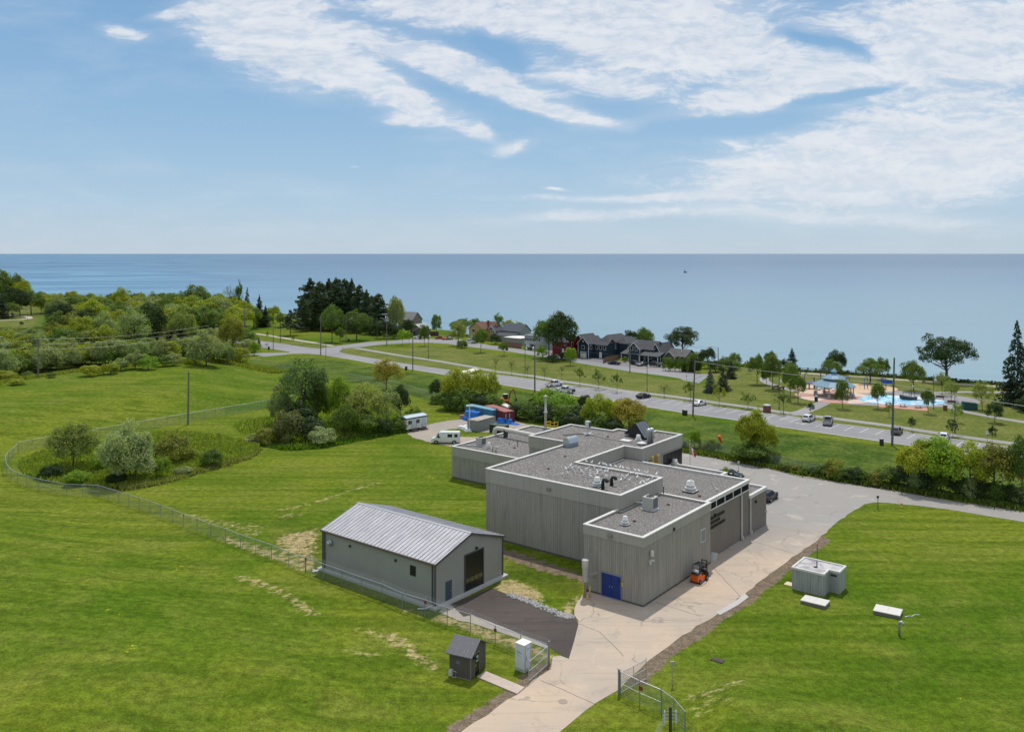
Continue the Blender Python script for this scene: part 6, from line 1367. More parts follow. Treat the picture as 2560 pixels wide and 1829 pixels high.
rf = fence([(1548,1734.7),(1599,1761),(1653.5,1785),(1685,1808),(1712.7,1843)], 'barbed chain link fence running from the right gate post to the bottom edge', 2.15, -1.0, mid=(0, 1), big=(0, 2, 4))
red = M('sign_red', (.22, .035, .035), .5)
for k, (px, py, zz, s_) in enumerate(((1377, 1629, 0, 0), (1237, 1611, 1.4, .2), (1062.5, 1542, 1.5, .2), (1600, 1761, 1.35, .22), (764, 1431, 1.6, .16), (459, 1316, 1.6, .14))):
    if not s_: continue
    p = at(px, py); lb = ['', 'small dark red sign on the fence behind the white cabinet', 'small dark red sign on the fence at the corner of the storage building', 'small dark red sign hanging on the right gate fence', 'small dark sign on the fence left of the storage building', 'small dark sign on the fence between the pond and the straw patches'][k]
    s0 = MB().xf((p.x, p.y, 0), BRZ).box(-s_ * .3, s_ * 1.4, -.08, -.045, zz, zz + s_ * 1.6).obj('fence_sign', red if k < 4 else blk); tag(s0, lab if False else lb, 'sign')
def gate(p0, p1, label, h=2.0):
    A_, B_ = Vector((*P0(*p0), 0)), Vector((*P0(*p1), 0)); t = thing('swing_gate', label, 'gate', A_); L = B_ - A_
    MB().tube([(0, 0, 0), (0, 0, h + .2)], .12, 10).lathe([(.12, h + .2), (.08, h + .28), (.01, h + .3)], (0, 0), 10).obj('gate_post', M('post_grey', (.20, .23, .25), .5, .3), t)
    b = MB(); st = L.normalized() * .2
    for z in (.12, h * .5, h - .12): b.tube([st + Vector((0, 0, z)), L + Vector((0, 0, z))], .035, 6)
    for k in (.0, .5, 1.0): q = st.lerp(L, k); b.tube([q + Vector((0, 0, .1)), q + Vector((0, 0, h - .1 if k < 1 else h + .1))], .03, 6)
    b.obj('gate_frame', galv, t); fence_mesh(t, [st + Vector((0, 0, .08)), L + Vector((0, 0, .08))], h - .25, 'gate_mesh')
    return t
gate((1372, 1659.8), (1322.3, 1703.7), 'open left leaf of the driveway gate, beside the white cabinet'); gate((1547.9, 1734.7), (1615.2, 1697.7), 'open right leaf of the driveway gate, swung back towards the muddy shoulder')

# ---------------------------------------------------------------- poles and wires
woodp = M('pole_wood', (.16, .145, .13), .9, var=.25, scale=3); lampg = M('lamp_arm_grey', (.45, .46, .46), .4, .5)
def pole(px, py, top, label, arm=0, mat=None, r=.15, lamp=True, cross=False, armz=None, box=False, cat='utility pole', name='utility_pole', lean=0.0):
    p = at(px, py); h = CH - (top - HZ) * p.y / F - p.z
    t = thing(name, label, cat, p)
    MB().tube([(0, 0, 0), (lean, 0, h)], [r * 1.15, r * .75], 8).obj('post', mat or woodp, t)
    if arm:
        z0 = armz if armz else h * .78; s = 1 if arm > 0 else -1; a = abs(arm)
        MB().tube([(0, 0, z0), (s * a * .5, -.2, z0 + a * .45), (s * a, -.3, z0 + a * .62)], .06, 6).obj('lamp_arm', lampg, t)
        MB().xf((s * a, -.3, z0 + a * .62)).loft([[(-.4, -.12, -.02), (.45, -.16, -.05), (.45, .16, -.05), (-.4, .12, -.02)], [(-.4, -.1, .1), (.42, -.12, .12), (.42, .12, .12), (-.4, .1, .1)]]).obj('lamp_head', lampg, t)
    if box: MB().lathe([(.3, h * .86), (.32, h * .88), (.32, h * .93), (.1, h * .94)], (-.45, -.1), 12).obj('transformer', lampg, t)
    if cross:
        MB().box(-1.1, 1.1, -.08, .08, h - .5, h - .35).obj('cross_arm', woodp, t)
    return t, p + Vector((lean, 0, h))
PT = {}
for key, a in dict(
 p1=((611, 856, 767, 'wooden utility pole with a lamp arm at the far left of the road'), dict(arm=2.6, r=.2)), p2=((683, 874.8, 822, 'short dark post on the corner lawn'), dict(mat=blk, r=.12)), p3=((700.8, 855.8, 800, 'dark post beside the sidewalk left of the flat crowned pine'), dict(mat=blk, r=.12)),
 p4=((801.9, 887.7, 792, 'tall wooden pole at the near edge of the road junction'), dict(r=.19)), p5=((814.7, 897.7, 852, 'short grey post just right of the tall pole at the junction'), dict(r=.1)), p6=((865.2, 853.8, 791, 'lamp pole in front of the rounded dark green tree at the junction'), dict(arm=2.6, r=.15)),
 p7=((942.9, 843.8, 793, 'plain wooden pole under the right end of the pine grove'), dict(r=.15)), p8=((966.9, 863.8, 786, 'lamp pole with an arm to the left and a transformer at the side street'), dict(arm=-2.4, r=.17, box=True)), p9=((1032, 927.8, 820, 'tall lamp pole on the near side of the road left of the cream crossing'), dict(arm=2.8, r=.17, armz=13.4)),
 p12=((1337, 979.7, 860, 'tall grey pole with transformer and lamp arm at the near edge of the car park'), dict(arm=2.6, r=.2, armz=9.5, box=True)), p13=((1574.8, 929.8, 860, 'lamp pole beside the street in front of the blue house'), dict(arm=2.2, r=.16, armz=9.0)),
 p15=((1732.2, 1039.7, 903, 'tall wooden pole at the near edge of the car park behind the white sedan'), dict(r=.2, arm=2.0, armz=8.6, lean=.5)), p16=((1795.5, 913.8, 868, 'lamp pole at the end of the shore street with its arm to the left'), dict(arm=-2.8, r=.15)), p18=((2230.4, 1113.6, 894, 'tallest two part pole at the near kerb in front of the splash pad'), dict(r=.22, lean=.45, mat=M('green_grey_pole', (.10, .13, .12), .8))),
 p22=((469.7, 1062, 928, 'bare wooden pole standing alone on the left lawn beside the fence'), dict(r=.2, lean=.2)), p23=((95.5, 946.5, 846, 'wooden pole carrying wires in front of the left wood'), dict(r=.18, cross=True)), p26=((184, 754, 737, 'short grey pole against the lake left of the wood'), dict(r=.2)),
 p27=((1850+235, 0, 0, ''), None)).items():
    if a[1] is None: continue
    _, PT[key] = pole(*a[0], **a[1])
def lantern(px, py, top, label):
    p = at(px, py); h = CH - (top - HZ) * p.y / F
    t = thing('lantern_post', label, 'lamp post', p)
    MB().tube([(0, 0, 0), (0, 0, .8), (0, 0, h)], [.14, .09, .07], 8).obj('post', blk, t)
    MB().tube([(0, 0, h * .93), (.35, 0, h * .95), (.45, 0, h * .9)], .04, 6).obj('bracket', blk, t)
    MB().lathe([(.06, h * .80), (.42, h * .82), (.30, h * .85), (.12, h * .88), (.14, h * .90), (.03, h * .92)], (.45, 0), 14).obj('lamp_head', M('lantern_white', (.60, .62, .64), .3), t, True)
for a in ((1071.3, 896.8, 830, 'black lantern post beside the footpath left of the yellow house'), (1312.6, 932.8, 859, 'black lantern post beside the footpath in front of the pale house'), (1617.7, 977.7, 903.8, 'black lantern post beside the footpath behind the black sedan'), (1947.8, 1023.8, 939.9, 'black lantern post beside the round litter bin at the park entrance'),
          (2334.3, 1022.8, 936, 'black lantern post right of the picnic tables'), (2387.2, 1082.7, 985, 'black lantern post beside the footpath above the white crossover'), (2277.8, 991.8, 959.8, 'short lantern post standing on the splash pad'), (68, 803, 774, 'black lantern post beside the far left path loop')): lantern(*a)
p = at(1173.7, 1077.8); t = thing('yard_lamp', 'white twin headed yard lamp standing beside the grey container', 'lamp post', p)
MB().tube([(0, 0, 0), (0, 0, 5.75)], .11, 8).obj('post', wht, t)
for s_ in (-1, 1): MB().box(s_ * .1, s_ * .75, -.25, .25, 5.6, 5.85, .03).obj('lamp_head', wht, t)
# the foreground pole with its insulators, rising into the frame from below
wx_, wy_ = 60.0 * (1676 - CX) / F, 60.0; hz_p = CH - (1766 - HZ) * 60 / F
t = thing('power_pole', 'wooden power pole top with clustered insulators rising at the bottom edge', 'utility pole', (wx_, wy_, 0))
MB().tube([(0, 0, 0), (0, 0, hz_p)], [.16, .11], 12).obj('post', M('dark_pole_wood', (.075, .06, .045), .9, var=.3, scale=5), t)
WIR = []
ins = M('insulator_glaze', (.50, .50, .52), .25)
for s_ in (-1, 1):
    for k in range(4):
        z = hz_p - .28 - k * .24
        MB().tube([(0, 0, z), (s_ * .38, 0, z - .05)], .022, 6).obj('bracket', galvd, t)
        MB().lathe([(.02, z - .15), (.07, z - .13), (.03, z - .09), (.075, z - .06), (.03, z - .02), (.05, z + .02)], (s_ * .40, 0), 10).obj('insulator', ins, t)
        WIR.append((s_, Vector((wx_ + s_ * .42, wy_, z - .16)), k))
wire_c = M('cable_black', (.04, .04, .04), .6); wire_g = M('cable_grey', (.34, .34, .34), .5, .4)
def wire(a, b_, label, sag=.03, r=.03, mat=None, group=None, name='overhead_wire'):
    a, b_ = Vector(a), Vector(b_); L = (b_ - a).length; o = a.copy()
    pts = [a.lerp(b_, k / 14) - Vector((0, 0, 4 * sag * L * (k / 14) * (1 - k / 14))) - o for k in range(15)]
    x = MB().tube(pts, r, 4).obj(name, mat or wire_c); x.location = o; return tag(x, label, 'wire', group)
for s_, q, k in WIR:
    e_ = Vector((wx_ + (-9 - k * .6 if s_ < 0 else 14 + k), wy_ - (16 if s_ < 0 else 17), hz_p - 3.0 - k * .5))
    wire(q, e_, 'pale wire running down left from the foreground power pole' if s_ < 0 else 'dark wire running down right from the foreground power pole', .01, .012, wire_g if s_ < 0 else wire_c, 'wires left of the foreground pole' if s_ < 0 else 'wires right of the foreground pole')
up = lambda v, z: Vector((v.x, v.y, v.z + z))
wire(PT['p12'], PT['p15'], 'overhead wire strung above the car park between its two tall near poles', .012, .035)
p18 = Vector((PT['p18'].x - .2, PT['p18'].y, CH - (961 - HZ) * PT['p18'].y / F))
wire(PT['p15'], p18, 'pale overhead wire above the car park running to the tallest pole', .008, .045, wire_g)
wire(p18, (p18.x + 46, p18.y - 48, p18.z - 2), 'pale overhead wire leaving the tallest pole to the right edge', .01, .045, wire_g)
wire(PT['p9'], PT['p12'], 'overhead wire between the lamp pole by the crossing and the car park pole', .012, .03)
wire(PT['p4'], PT['p9'], 'overhead wire from the junction pole to the lamp pole by the crossing', .012, .03); wire(PT['p1'], PT['p4'], 'overhead wire along the far left part of the road', .012, .035)
wire(PT['p8'], PT['p4'], 'overhead wire crossing the junction to the side street pole', .012, .03); wire(PT['p8'], PT['p13'], 'overhead wire along the shore street in front of the houses', .006, .03); wire(up(PT['p4'], -1.5), up(PT['p6'], -1), 'low wire from the junction pole to the lamp pole in front of the dark tree', .015, .03)
wire(PT['p13'], PT['p16'], 'overhead wire from the blue house lamp pole to the street end', .008, .03)
pe = Vector((*P0(520, 905), 13.0)); pe = Vector((pe.x, pe.y, 12.2)); pw = Vector((*P0(-150, 985), 12.0))
_, PT['p28'] = pole(521, 905, 816, 'wooden pole half hidden at the right end of the left wood', r=.17)
for k, lb in enumerate(('upper', 'middle', 'lowest')):
    wire(up(PT['p23'], -.1 - k * 1.6), up(PT['p28'], .4 - k * 1.3), lb + ' of the three wires strung in front of the left wood', .022, .028, wire_g)
wire(PT['p23'], pw, 'upper wire leaving the wood side pole to the left edge', .01, .045, wire_g); wire(up(PT['p23'], -1.6), up(pw, -3.0), 'lower wire leaving the wood side pole to the left edge', .012, .045, wire_g)

# ---------------------------------------------------------------- vehicles
tyre = M('tyre_rubber', (.018, .018, .018), .8); rim = M('wheel_rim', (.38, .38, .40), .35, .7); hl_m = M('headlight_glass', (.70, .72, .74), .15); tl_m = M('tail_red', (.30, .015, .012), .3); plastic = M('black_plastic', (.022, .022, .024), .7)
def paint(name, c): return M('paint_' + name, c, .28, .15, var=.02, spec=.6)
# stations: x (rear -> nose), half width low, half width belt, half width top, z low, z belt, z top
CARS = {
 'sedan': dict(L=4.7, st=[(-2.35, .72, .80, .68, .42, .78, .80), (-2.2, .82, .88, .74, .28, .92, .98), (-1.55, .86, .91, .70, .26, .96, 1.06), (-.95, .86, .92, .62, .25, .96, 1.42), (.1, .86, .92, .62, .25, .95, 1.45), (.95, .86, .91, .72, .25, .92, 1.00), (1.9, .84, .88, .76, .27, .78, .84), (2.25, .76, .80, .68, .32, .62, .70), (2.35, .66, .68, .60, .38, .52, .56)], g=[2, 3, 4, 5], wx=(-1.4, 1.42), wr=.33),
 'suv': dict(L=4.6, st=[(-2.3, .74, .84, .72, .45, .95, .98), (-2.22, .84, .90, .74, .34, 1.02, 1.10), (-1.85, .86, .92, .66, .30, 1.04, 1.60), (-.4, .87, .93, .67, .30, 1.04, 1.69), (.25, .87, .93, .66, .30, 1.02, 1.62), (1.0, .87, .92, .74, .30, 1.0, 1.08), (1.95, .84, .88, .74, .33, .86, .94), (2.25, .76, .80, .66, .38, .68, .76), (2.32, .66, .7, .6, .44, .56, .60)], g=[1, 2, 4, 5], wx=(-1.35, 1.40), wr=.37),
 'pickup': dict(L=5.8, st=[(-.75, .88, .97, .80, .48, 1.15, 1.18), (-.68, .88, .97, .70, .45, 1.16, 1.86), (.2, .88, .98, .72, .45, 1.16, 1.93), (.75, .88, .98, .72, .45, 1.15, 1.88), (1.42, .88, .97, .82, .45, 1.14, 1.22), (2.5, .88, .95, .82, .48, 1.06, 1.14), (2.85, .84, .90, .76, .50, .92, 1.02), (2.92, .78, .82, .7, .55, .7, .8)], g=[0, 1, 3, 4], wx=(-1.85, 1.95), wr=.42),
 'van': dict(L=6.0, st=[(-3.0, .90, .98, .86, .45, 1.30, 2.38), (-2.94, .92, 1.0, .88, .42, 1.32, 2.46), (.9, .93, 1.0, .88, .42, 1.32, 2.48), (1.35, .93, 1.0, .84, .42, 1.30, 2.34), (2.15, .92, .98, .84, .42, 1.26, 1.42), (2.85, .86, .90, .76, .45, 1.02, 1.14), (3.0, .78, .8, .7, .5, .75, .85)], g=[0, 1, 3, 4], wx=(-1.85, 1.95), wr=.38)}
def car(kind, color, label, cat, bedm=None):
    c = CARS[kind]; st = c['st']; t = thing({'sedan': 'parked_sedan', 'suv': 'parked_crossover', 'pickup': 'pickup_truck', 'van': 'passenger_van'}[kind], label, cat)
    rings = []
    for x, wl, wb, wt, zl, zb, zt in st:
        rings.append([(x, -wl, zl), (x, -wb, zl + .22), (x, -wb, zb), (x, -wt, zt - .03), (x, -wt * .8, zt), (x, wt * .8, zt), (x, wt, zt - .03), (x, wb, zb), (x, wb, zl + .22), (x, wl, zl)])
    body = MB().loft(rings).obj('body', color, t, False)
    g0, g1, g2, g3 = c['g']
    def side(i, j, s, lo=.06, hi=.86, e0=.06, e1=.06):
        a, b_ = st[i], st[j]; o = s * .012; P_ = []
        for q, (f0, f1) in (((a), (lo, hi)), ((b_), (lo, hi))):
            x = q[0] + (e0 if q is a else -e1); h = q[6] - q[5]
            P_.append([(x, s * (q[2] + (q[3] - q[2]) * f) + o, q[5] + h * f) for f in (f0, f1)])
        return [P_[0][0], P_[1][0], P_[1][1], P_[0][1]]
    b = MB()
    ks = list(range(g0, g3 + 1))
    gl = []
    if kind == 'van':
        for s in (-1, 1):
            for x0, x1 in ((-2.6, -1.9), (-1.45, -.45)):
                if s > 0 or True: b.quad((x0, s * 1.006, 1.42), (x1, s * 1.006, 1.42), (x1, s * (1.0 - .075), 2.05), (x0, s * (1.0 - .075), 2.05))
            b.quad((1.05, s * 1.006, 1.36), (1.95, s * .985, 1.32), (1.45, s * .875, 2.1), (1.05, s * .91, 2.05))
        b.quad((-3.01, -.85, 1.45), (-3.01, .85, 1.45), (-2.98, .8, 2.15), (-2.98, -.8, 2.15)); gl = [(3, 4)]
    else:
        for s in (-1, 1):
            for i in range(g0, g3):
                e0 = .22 if i == g0 else .03; e1 = .28 if i + 1 == g3 else .03
                q = side(i, i + 1, s, e0=e0, e1=e1)
                if i == g0: q[3] = q[2] if kind == 'sedan' else q[3]
                b.quad(*q)
        r0, r1 = st[g0], st[g1]
        b.quad((r0[0] - .012 + (r1[0] - r0[0]) * .15, -r0[3] * .86, r0[6] + (r1[6] - r0[6]) * .15 + .012), (r0[0] - .012 + (r1[0] - r0[0]) * .15, r0[3] * .86, r0[6] + (r1[6] - r0[6]) * .15 + .012), (r1[0] - .012 - (r1[0] - r0[0]) * .1, r1[3] * .82, r1[6] - .06 + .012), (r1[0] - .012 - (r1[0] - r0[0]) * .1, -r1[3] * .82, r1[6] - .06 + .012)); gl = [(g2, g3)]
    for i, j in gl:
        a, b2 = st[i], st[j]; f0, f1 = .08, .92; L1 = lambda f: [a[k] + (b2[k] - a[k]) * f for k in range(7)]
        q0, q1_ = L1(f0), L1(f1); b.quad((q0[0] + .012, q0[3] * .88, q0[6] + .012), (q0[0] + .012, -q0[3] * .88, q0[6] + .012), (q1_[0] + .012, -q1_[3] * .9, q1_[6] + .014), (q1_[0] + .012, q1_[3] * .9, q1_[6] + .014))
    for f_ in b.f: MB().add([b.v[i] for i in f_], [tuple(range(len(f_)))]).obj('window', glass, t)
    for x in c['wx']:
        for s in (-1, 1):
            y = s * (st[3][1] + .02); r = c['wr']
            w = MB().tube([(x, y - s * .11, r), (x, y + s * .09, r)], r, 16).obj('wheel', tyre, t)
            MB().tube([(x, y + s * .085, r), (x, y + s * .10, r)], r * .62, 12).obj('rim', rim, w)
    b = MB()
    for x in c['wx']:
        for s in (-1, 1):
            y = s * (st[3][2] + .004); n = 12
            b.add([(x, y, c['wr'] * .9)] + [(x + c['wr'] * 1.22 * math.cos(math.pi * k / n), y, c['wr'] * .9 + c['wr'] * 1.2 * math.sin(math.pi * k / n)) for k in range(n + 1)], [(0, k + 1, k + 2) for k in range(n)])
    b.obj('wheel_arch', plastic, t)
    f = st[-2]; rr = st[0]; xr = -c['L'] / 2 if kind != 'pickup' else -2.9
    if kind == 'van': f = st[-2]
    for s in (-1, 1):
        MB().box(f[0] - .22, f[0] + .05, s * f[2] * .62, s * f[2] * 1.0, f[5] - .04, f[5] + .09, .01).obj('headlight', hl_m, t)
        zt_ = (.85 if kind == 'sedan' else 1.0 if kind == 'suv' else 1.05 if kind == 'pickup' else 1.2)
        MB().box(xr - .02, xr + .14, s * .66, s * .86, zt_ - .14, zt_ + (.1 if kind != 'van' else .4), .01).obj('taillight', tl_m, t)
        MB().box(.9 + (.3 if kind in ('van', 'pickup') else 0), 1.12 + (.3 if kind in ('van', 'pickup') else 0), s * (st[3][2] + .02), s * (st[3][2] + .22), st[3][5] - .02, st[3][5] + .2, .03).obj('mirror', plastic, t)
    MB().box(st[-1][0] - .04, st[-1][0] + .05, -.68, .68, st[-1][4] - .06, st[-1][4] + .12, .02).obj('bumper', plastic if kind != 'pickup' else rim, t)
    if kind == 'pickup':
        b = MB(); bed = bedm or color
        b.box(-2.88, -.72, -.96, -.86, .5, 1.18, .02); b.box(-2.88, -.72, .86, .96, .5, 1.18, .02); b.box(-2.88, -.72, -.86, .86, .55, .66); b.obj('cargo_bed', color, t)
        MB().box(-2.93, -2.86, -.86, .86, .58, 1.16, .02).obj('tailgate', bed, t)
        MB().box(-2.84, -.76, -.85, .85, .66, .70).obj('bed_liner', plastic, t)
        MB().box(-3.02, -2.9, -.85, .85, .42, .58, .02).obj('bumper', rim, t)
        if bedm:
            b = MB(); b.box(-2.86, -.72, -.975, -.85, 1.16, 1.22); b.box(-2.86, -.72, .85, .975, 1.16, 1.22); b.box(-2.9, -2.8, -.9, .9, 1.16, 1.2); b.obj('bed_rail', bedm, t)
    else: MB().box(xr - .05, xr + .05, -.7, .7, .36, .5, .02).obj('bumper', plastic, t)
    return t
white = paint('white', (.72, .73, .74)); blackp = paint('black', (.012, .013, .016)); silver = paint('silver', (.34, .36, .38)); redp = paint('red', (.30, .02, .02)); navyp = paint('navy', (.012, .018, .04)); greenp = paint('dark_teal', (.02, .05, .06)); greyp = paint('grey', (.12, .125, .13))
def put(t, px, py, hx, hy):
    p = at(px, py); t.location = (p.x, p.y, p.z + .02); t.rotation_euler = (0, 0, math.atan2(hy, hx)); return t
SX, SY = .65, .76
put(car('pickup', white, 'white pickup truck with a cluttered open bed parked nearest the grey car park pole', 'pickup truck'), 1385.5, 965.5, .80, .60)
put(car('pickup', white, 'white pickup truck with a black bed driving along the car park lane', 'pickup truck', plastic), 1413, 981.5, -.80, .62)
put(car('sedan', blackp, 'black sedan parked in the car park beside the footpath gap', 'car'), 1609, 994.5, .78, .62)
put(car('sedan', white, 'white sedan parked beside the tall wooden pole', 'car'), 1749, 1013, .74, .67)
put(car('suv', white, 'white crossover parked at the hatched bay near the park entrance', 'car'), 2022, 1052, SX, SY)
put(car('pickup', silver, 'silver pickup truck parked right of the white crossover', 'pickup truck'), 2070, 1060, .42, .91)
put(car('suv', greyp, 'dark grey crossover parked behind the tallest pole', 'car'), 2242, 1084, .55, .83)
put(car('suv', white, 'white crossover parked behind the thicket at the right of the car park', 'car'), 2360, 1099, .50, .86)
put(car('pickup', navyp, 'dark blue truck cut by the right edge of the car park', 'pickup truck'), 2562, 1126, .3, .95)
put(car('suv', white, 'white crossover parked on the side street in front of the small cottage', 'car'), 1046, 847, -.95, .3)
put(car('sedan', redp, 'red car parked on the side street right of the small cottage', 'car'), 1099, 847.5, -.98, .1)
put(car('pickup', greyp, 'dark grey pickup parked beside the red car', 'pickup truck'), 1124, 848, .3, -.9)
put(car('pickup', white, 'white pickup truck parked on the side street in front of the yellow house', 'pickup truck'), 1173.5, 858, -.92, .38)
put(car('sedan', navyp, 'dark sedan parked in the drive right of the navy house', 'car'), 1535, 911, -.86, .5)
put(car('suv', blackp, 'black crossover parked behind the blue house lamp pole', 'car'), 1587, 911.5, .5, -.86)
put(car('sedan', greyp, 'dark grey sedan parked nose out in front of the blue house', 'car'), 1604, 914, -.7, -.7)
put(car('pickup', blackp, 'black pickup truck parked in front of the cottage hedge', 'pickup truck'), 1634, 916, .86, -.5)
put(car('van', white, 'white passenger van parked at the edge of the gravel lot beside the low wing', 'van'), 1114.5, 1107, -1, .03)
t_ = car('suv', navyp, 'dark car parked behind the right end of the plant', 'car'); put(t_, 1921, 1249, .62, .79)
put(car('sedan', greenp, 'dark teal car parked in the rear yard behind the small yellow tree', 'car'), 1826, 1193, .79, -.62)
# load on the first pickup, small all terrain vehicle
p = at(1379, 966); t = thing('truck_load', 'heap of tools and cans loaded in the bed of the white pickup', 'load', (p.x, p.y, .75), .6)
for k in range(6): MB().box(-.8 + k * .28, -.58 + k * .28, -.5 + (k % 3) * .3, -.2 + (k % 3) * .3, 0, .5 + .12 * (k % 4), .02).obj('can', [red, yel, blk, M('load_brown', (.2, .12, .06), .7)][k % 4], t)
p = at(1112.5, 849.5); t = thing('utility_trailer', 'small orange and black vehicle parked beside the red car', 'trailer', p, .4)
MB().box(-1.1, 1.1, -.6, .6, .55, 1.0, .1).obj('body', M('orange_paint', (.55, .13, .03), .4), t)
for x in (-.75, .75):
    for s in (-1, 1): MB().tube([(x, s * .55, .34), (x, s * .75, .34)], .34, 12).obj('wheel', tyre, t)
MB().tube([(-.5, 0, 1.0), (-.3, 0, 1.5), (.2, 0, 1.3)], .06, 6).obj('handle_bar', blk, t)

# forklift
p = UV(1.55, 11.2); t = thing('forklift', 'orange and black forklift truck parked against the ribbed wall of the plant', 'forklift', p, BRZ + R(88))
org = M('forklift_orange', (.62, .10, .012), .35)
MB().loft([[(-1.45, -.48, .35), (-1.45, .48, .35), (-1.42, .45, .95), (-1.42, -.45, .95)], [(-1.25, -.58, .25), (-1.25, .58, .25), (-1.2, .55, 1.15), (-1.2, -.55, 1.15)], [(-.75, -.60, .22), (-.75, .60, .22), (-.7, .56, 1.2), (-.7, -.56, 1.2)], [(-.35, -.58, .22), (-.35, .58, .22), (-.3, .52, .72), (-.3, -.52, .72)], [(.95, -.52, .22), (.95, .52, .22), (.95, .5, .6), (.95, -.5, .6)]]).obj('body', org, t)
MB().box(-1.4, -.45, -.5, .5, 1.16, 1.26, .03).box(-.2, .35, -.3, .3, .7, 1.0, .04).box(-.35, -.2, -.3, .3, .95, 1.45, .04).box(.75, 1.0, -.5, .5, .6, 1.15, .03).obj('seat', plastic, t)
MB().xf().tube([(-1.05, -.36, 1.46), (-1.05, .36, 1.46)], [.19, .19], 14).obj('gas_bottle', M('bottle_grey', (.50, .52, .52), .35), t, True)
b = MB()
for s in (-1, 1):
    b.tube([(-1.0, s * .5, 1.1), (-.75, s * .48, 2.12), (.55, s * .48, 2.12), (.95, s * .5, 1.0)], .045, 6)
for k in range(7): b.box(-.75 + k * .2, -.70 + k * .2, -.48, .48, 2.10, 2.15)
b.obj('overhead_guard', blk, t)
b = MB()
for s in (-1, 1): b.box(1.12, 1.26, s * .34 - .05, s * .34 + .05, .08, 2.25)
for z in (.4, 1.3, 2.15): b.box(1.14, 1.24, -.38, .38, z, z + .1)
b.box(1.26, 1.34, -.5, .5, .35, .85); b.tube([(1.18, -.1, .4), (1.18, -.1, 2.0)], .04, 6); b.tube([(1.18, .1, .4), (1.18, .1, 2.0)], .04, 6); b.obj('mast', blk, t)
for s in (-1, 1): MB().box(1.34, 2.35, s * .28 - .06, s * .28 + .06, .08, .13).obj('fork', M('fork_steel', (.10, .09, .08), .5, .5), t)
for x, r in ((-1.0, .27), (.7, .33)):
    for s in (-1, 1):
        w = MB().tube([(x, s * .46, r), (x, s * .66, r)], r, 16).obj('wheel', tyre, t); MB().tube([(x, s * .655, r), (x, s * .67, r)], r * .55, 12).obj('rim', M('rim_dirty', (.22, .2, .18), .6), w)

# excavator in the meadow
p = at(1262, 1012); t = thing('excavator', 'small orange excavator with folded arm half hidden behind the yellow green pair of trees', 'excavator', p, R(20))
for s in (-1, 1): MB().extr([(-1.5, .15), (-1.2, 0), (1.2, 0), (1.5, .15), (1.5, .55), (1.2, .75), (-1.2, .75), (-1.5, .55)], s * .95 - .22, s * .95 + .22).obj('track', tyre, t)
MB().box(-1.5, .9, -.95, .95, .85, 1.5, .08).box(-1.5, -.4, -.95, .95, 1.5, 1.9, .08).obj('body', M('orange_paint', (.5, .13, .03), .4), t)
c_ = MB().box(-.2, .9, .05, .95, 1.5, 2.75, .06).obj('cab', blk, t); MB().box(-.25, .95, .0, 1.0, 2.75, 2.85, .03).obj('cab_roof', wht, c_)
MB().tube([(.9, -.4, 1.2), (1.5, -.4, 3.6), (2.3, -.4, 4.2)], [.2, .22, .16], 6).tube([(2.3, -.4, 4.2), (3.1, -.4, 1.6)], [.16, .12], 6).obj('boom', M('boom_brown', (.28, .10, .03), .5), t)
MB().loft([[(2.9, -.75, 1.6), (3.3, -.75, 1.7), (3.3, -.05, 1.7), (2.9, -.05, 1.6)], [(2.6, -.7, 1.0), (3.1, -.7, .8), (3.1, -.1, .8), (2.6, -.1, 1.0)]]).obj('bucket', blk, t)

# ---------------------------------------------------------------- containers, tarps, site trailer
def corr(name, c, dirt=.3): return wallmat(name, c, .28, .10, .04, 0, dirt, rough=.55)
def container(A_, B_, D_, h, cm, label, roofc=None, marks=False):
    """A_ near corner, B_ end of the long side, D_ end of the short side (photograph bearings)"""
    a, b_, d_ = [Vector(P0(*q)) for q in (A_, B_, D_)]
    L = (b_ - a).length; W = (d_ - a).length; rz = math.atan2((b_ - a).y, (b_ - a).x)
    flip = ((b_ - a).x * (d_ - a).y - (b_ - a).y * (d_ - a).x) < 0
    t = thing('shipping_container', label, 'container', (a.x, a.y, 0), rz); y1 = -W if flip else W
    MB().box(0.06, L - .06, min(0, y1) + .06, max(0, y1) - .06, .15, h - .08).obj('casing', cm, t)
    b = MB()
    for x in (0, L):
        for y in (0, y1): b.box(x - .0 if x == 0 else x - .14, x + .14 if x == 0 else x, y if (y == 0) == (y1 > 0) else y - .14, y + .14 if (y == 0) == (y1 > 0) else y, 0, h)
    for y in (0, y1): b.box(0.14, L - .14, y if (y == 0) == (y1 > 0) else y - .1, y + .1 if (y == 0) == (y1 > 0) else y, h - .12, h - .005); b.box(0.14, L - .14, y if (y == 0) == (y1 > 0) else y - .1, y + .1 if (y == 0) == (y1 > 0) else y, .0, .16)
    b.obj('frame', cm, t)
    MB().box(.1, L - .1, min(0, y1) + .1, max(0, y1) - .1, h - .08, h - .03).obj('roof', roofc or cm, t)
    return t, L, y1
blue_c = corr('container_blue', (.06, .20, .30)); red_c = corr('container_red', (.165, .035, .035)); grey_c = corr('container_grey', (.27, .28, .27), .4)
container((1195.5, 1080.5), (1239, 1068), (1175.5, 1075), 2.6, grey_c, 'pale grey corrugated shipping container in front of the blue and red ones', gravelmat('rusty_roof', (.28, .25, .20), (.46, .44, .40), (.38, .28, .2), 1.5))
tb_, L_, W_ = container((1231, 1053.5), (1162, 1039), (1241, 1049), 2.7, blue_c, 'blue shipping container behind the blue tarpaulin', M('container_roof_blue', (.14, .30, .38), .6, var=.15, scale=1))
tr_, L2_, W2_ = container((1260, 1058), (1209, 1040), (1277, 1053), 2.7, red_c, 'dark red shipping container with white lettering on its doors', M('container_roof_red', (.30, .10, .085), .6, var=.2, scale=1))
b = MB()
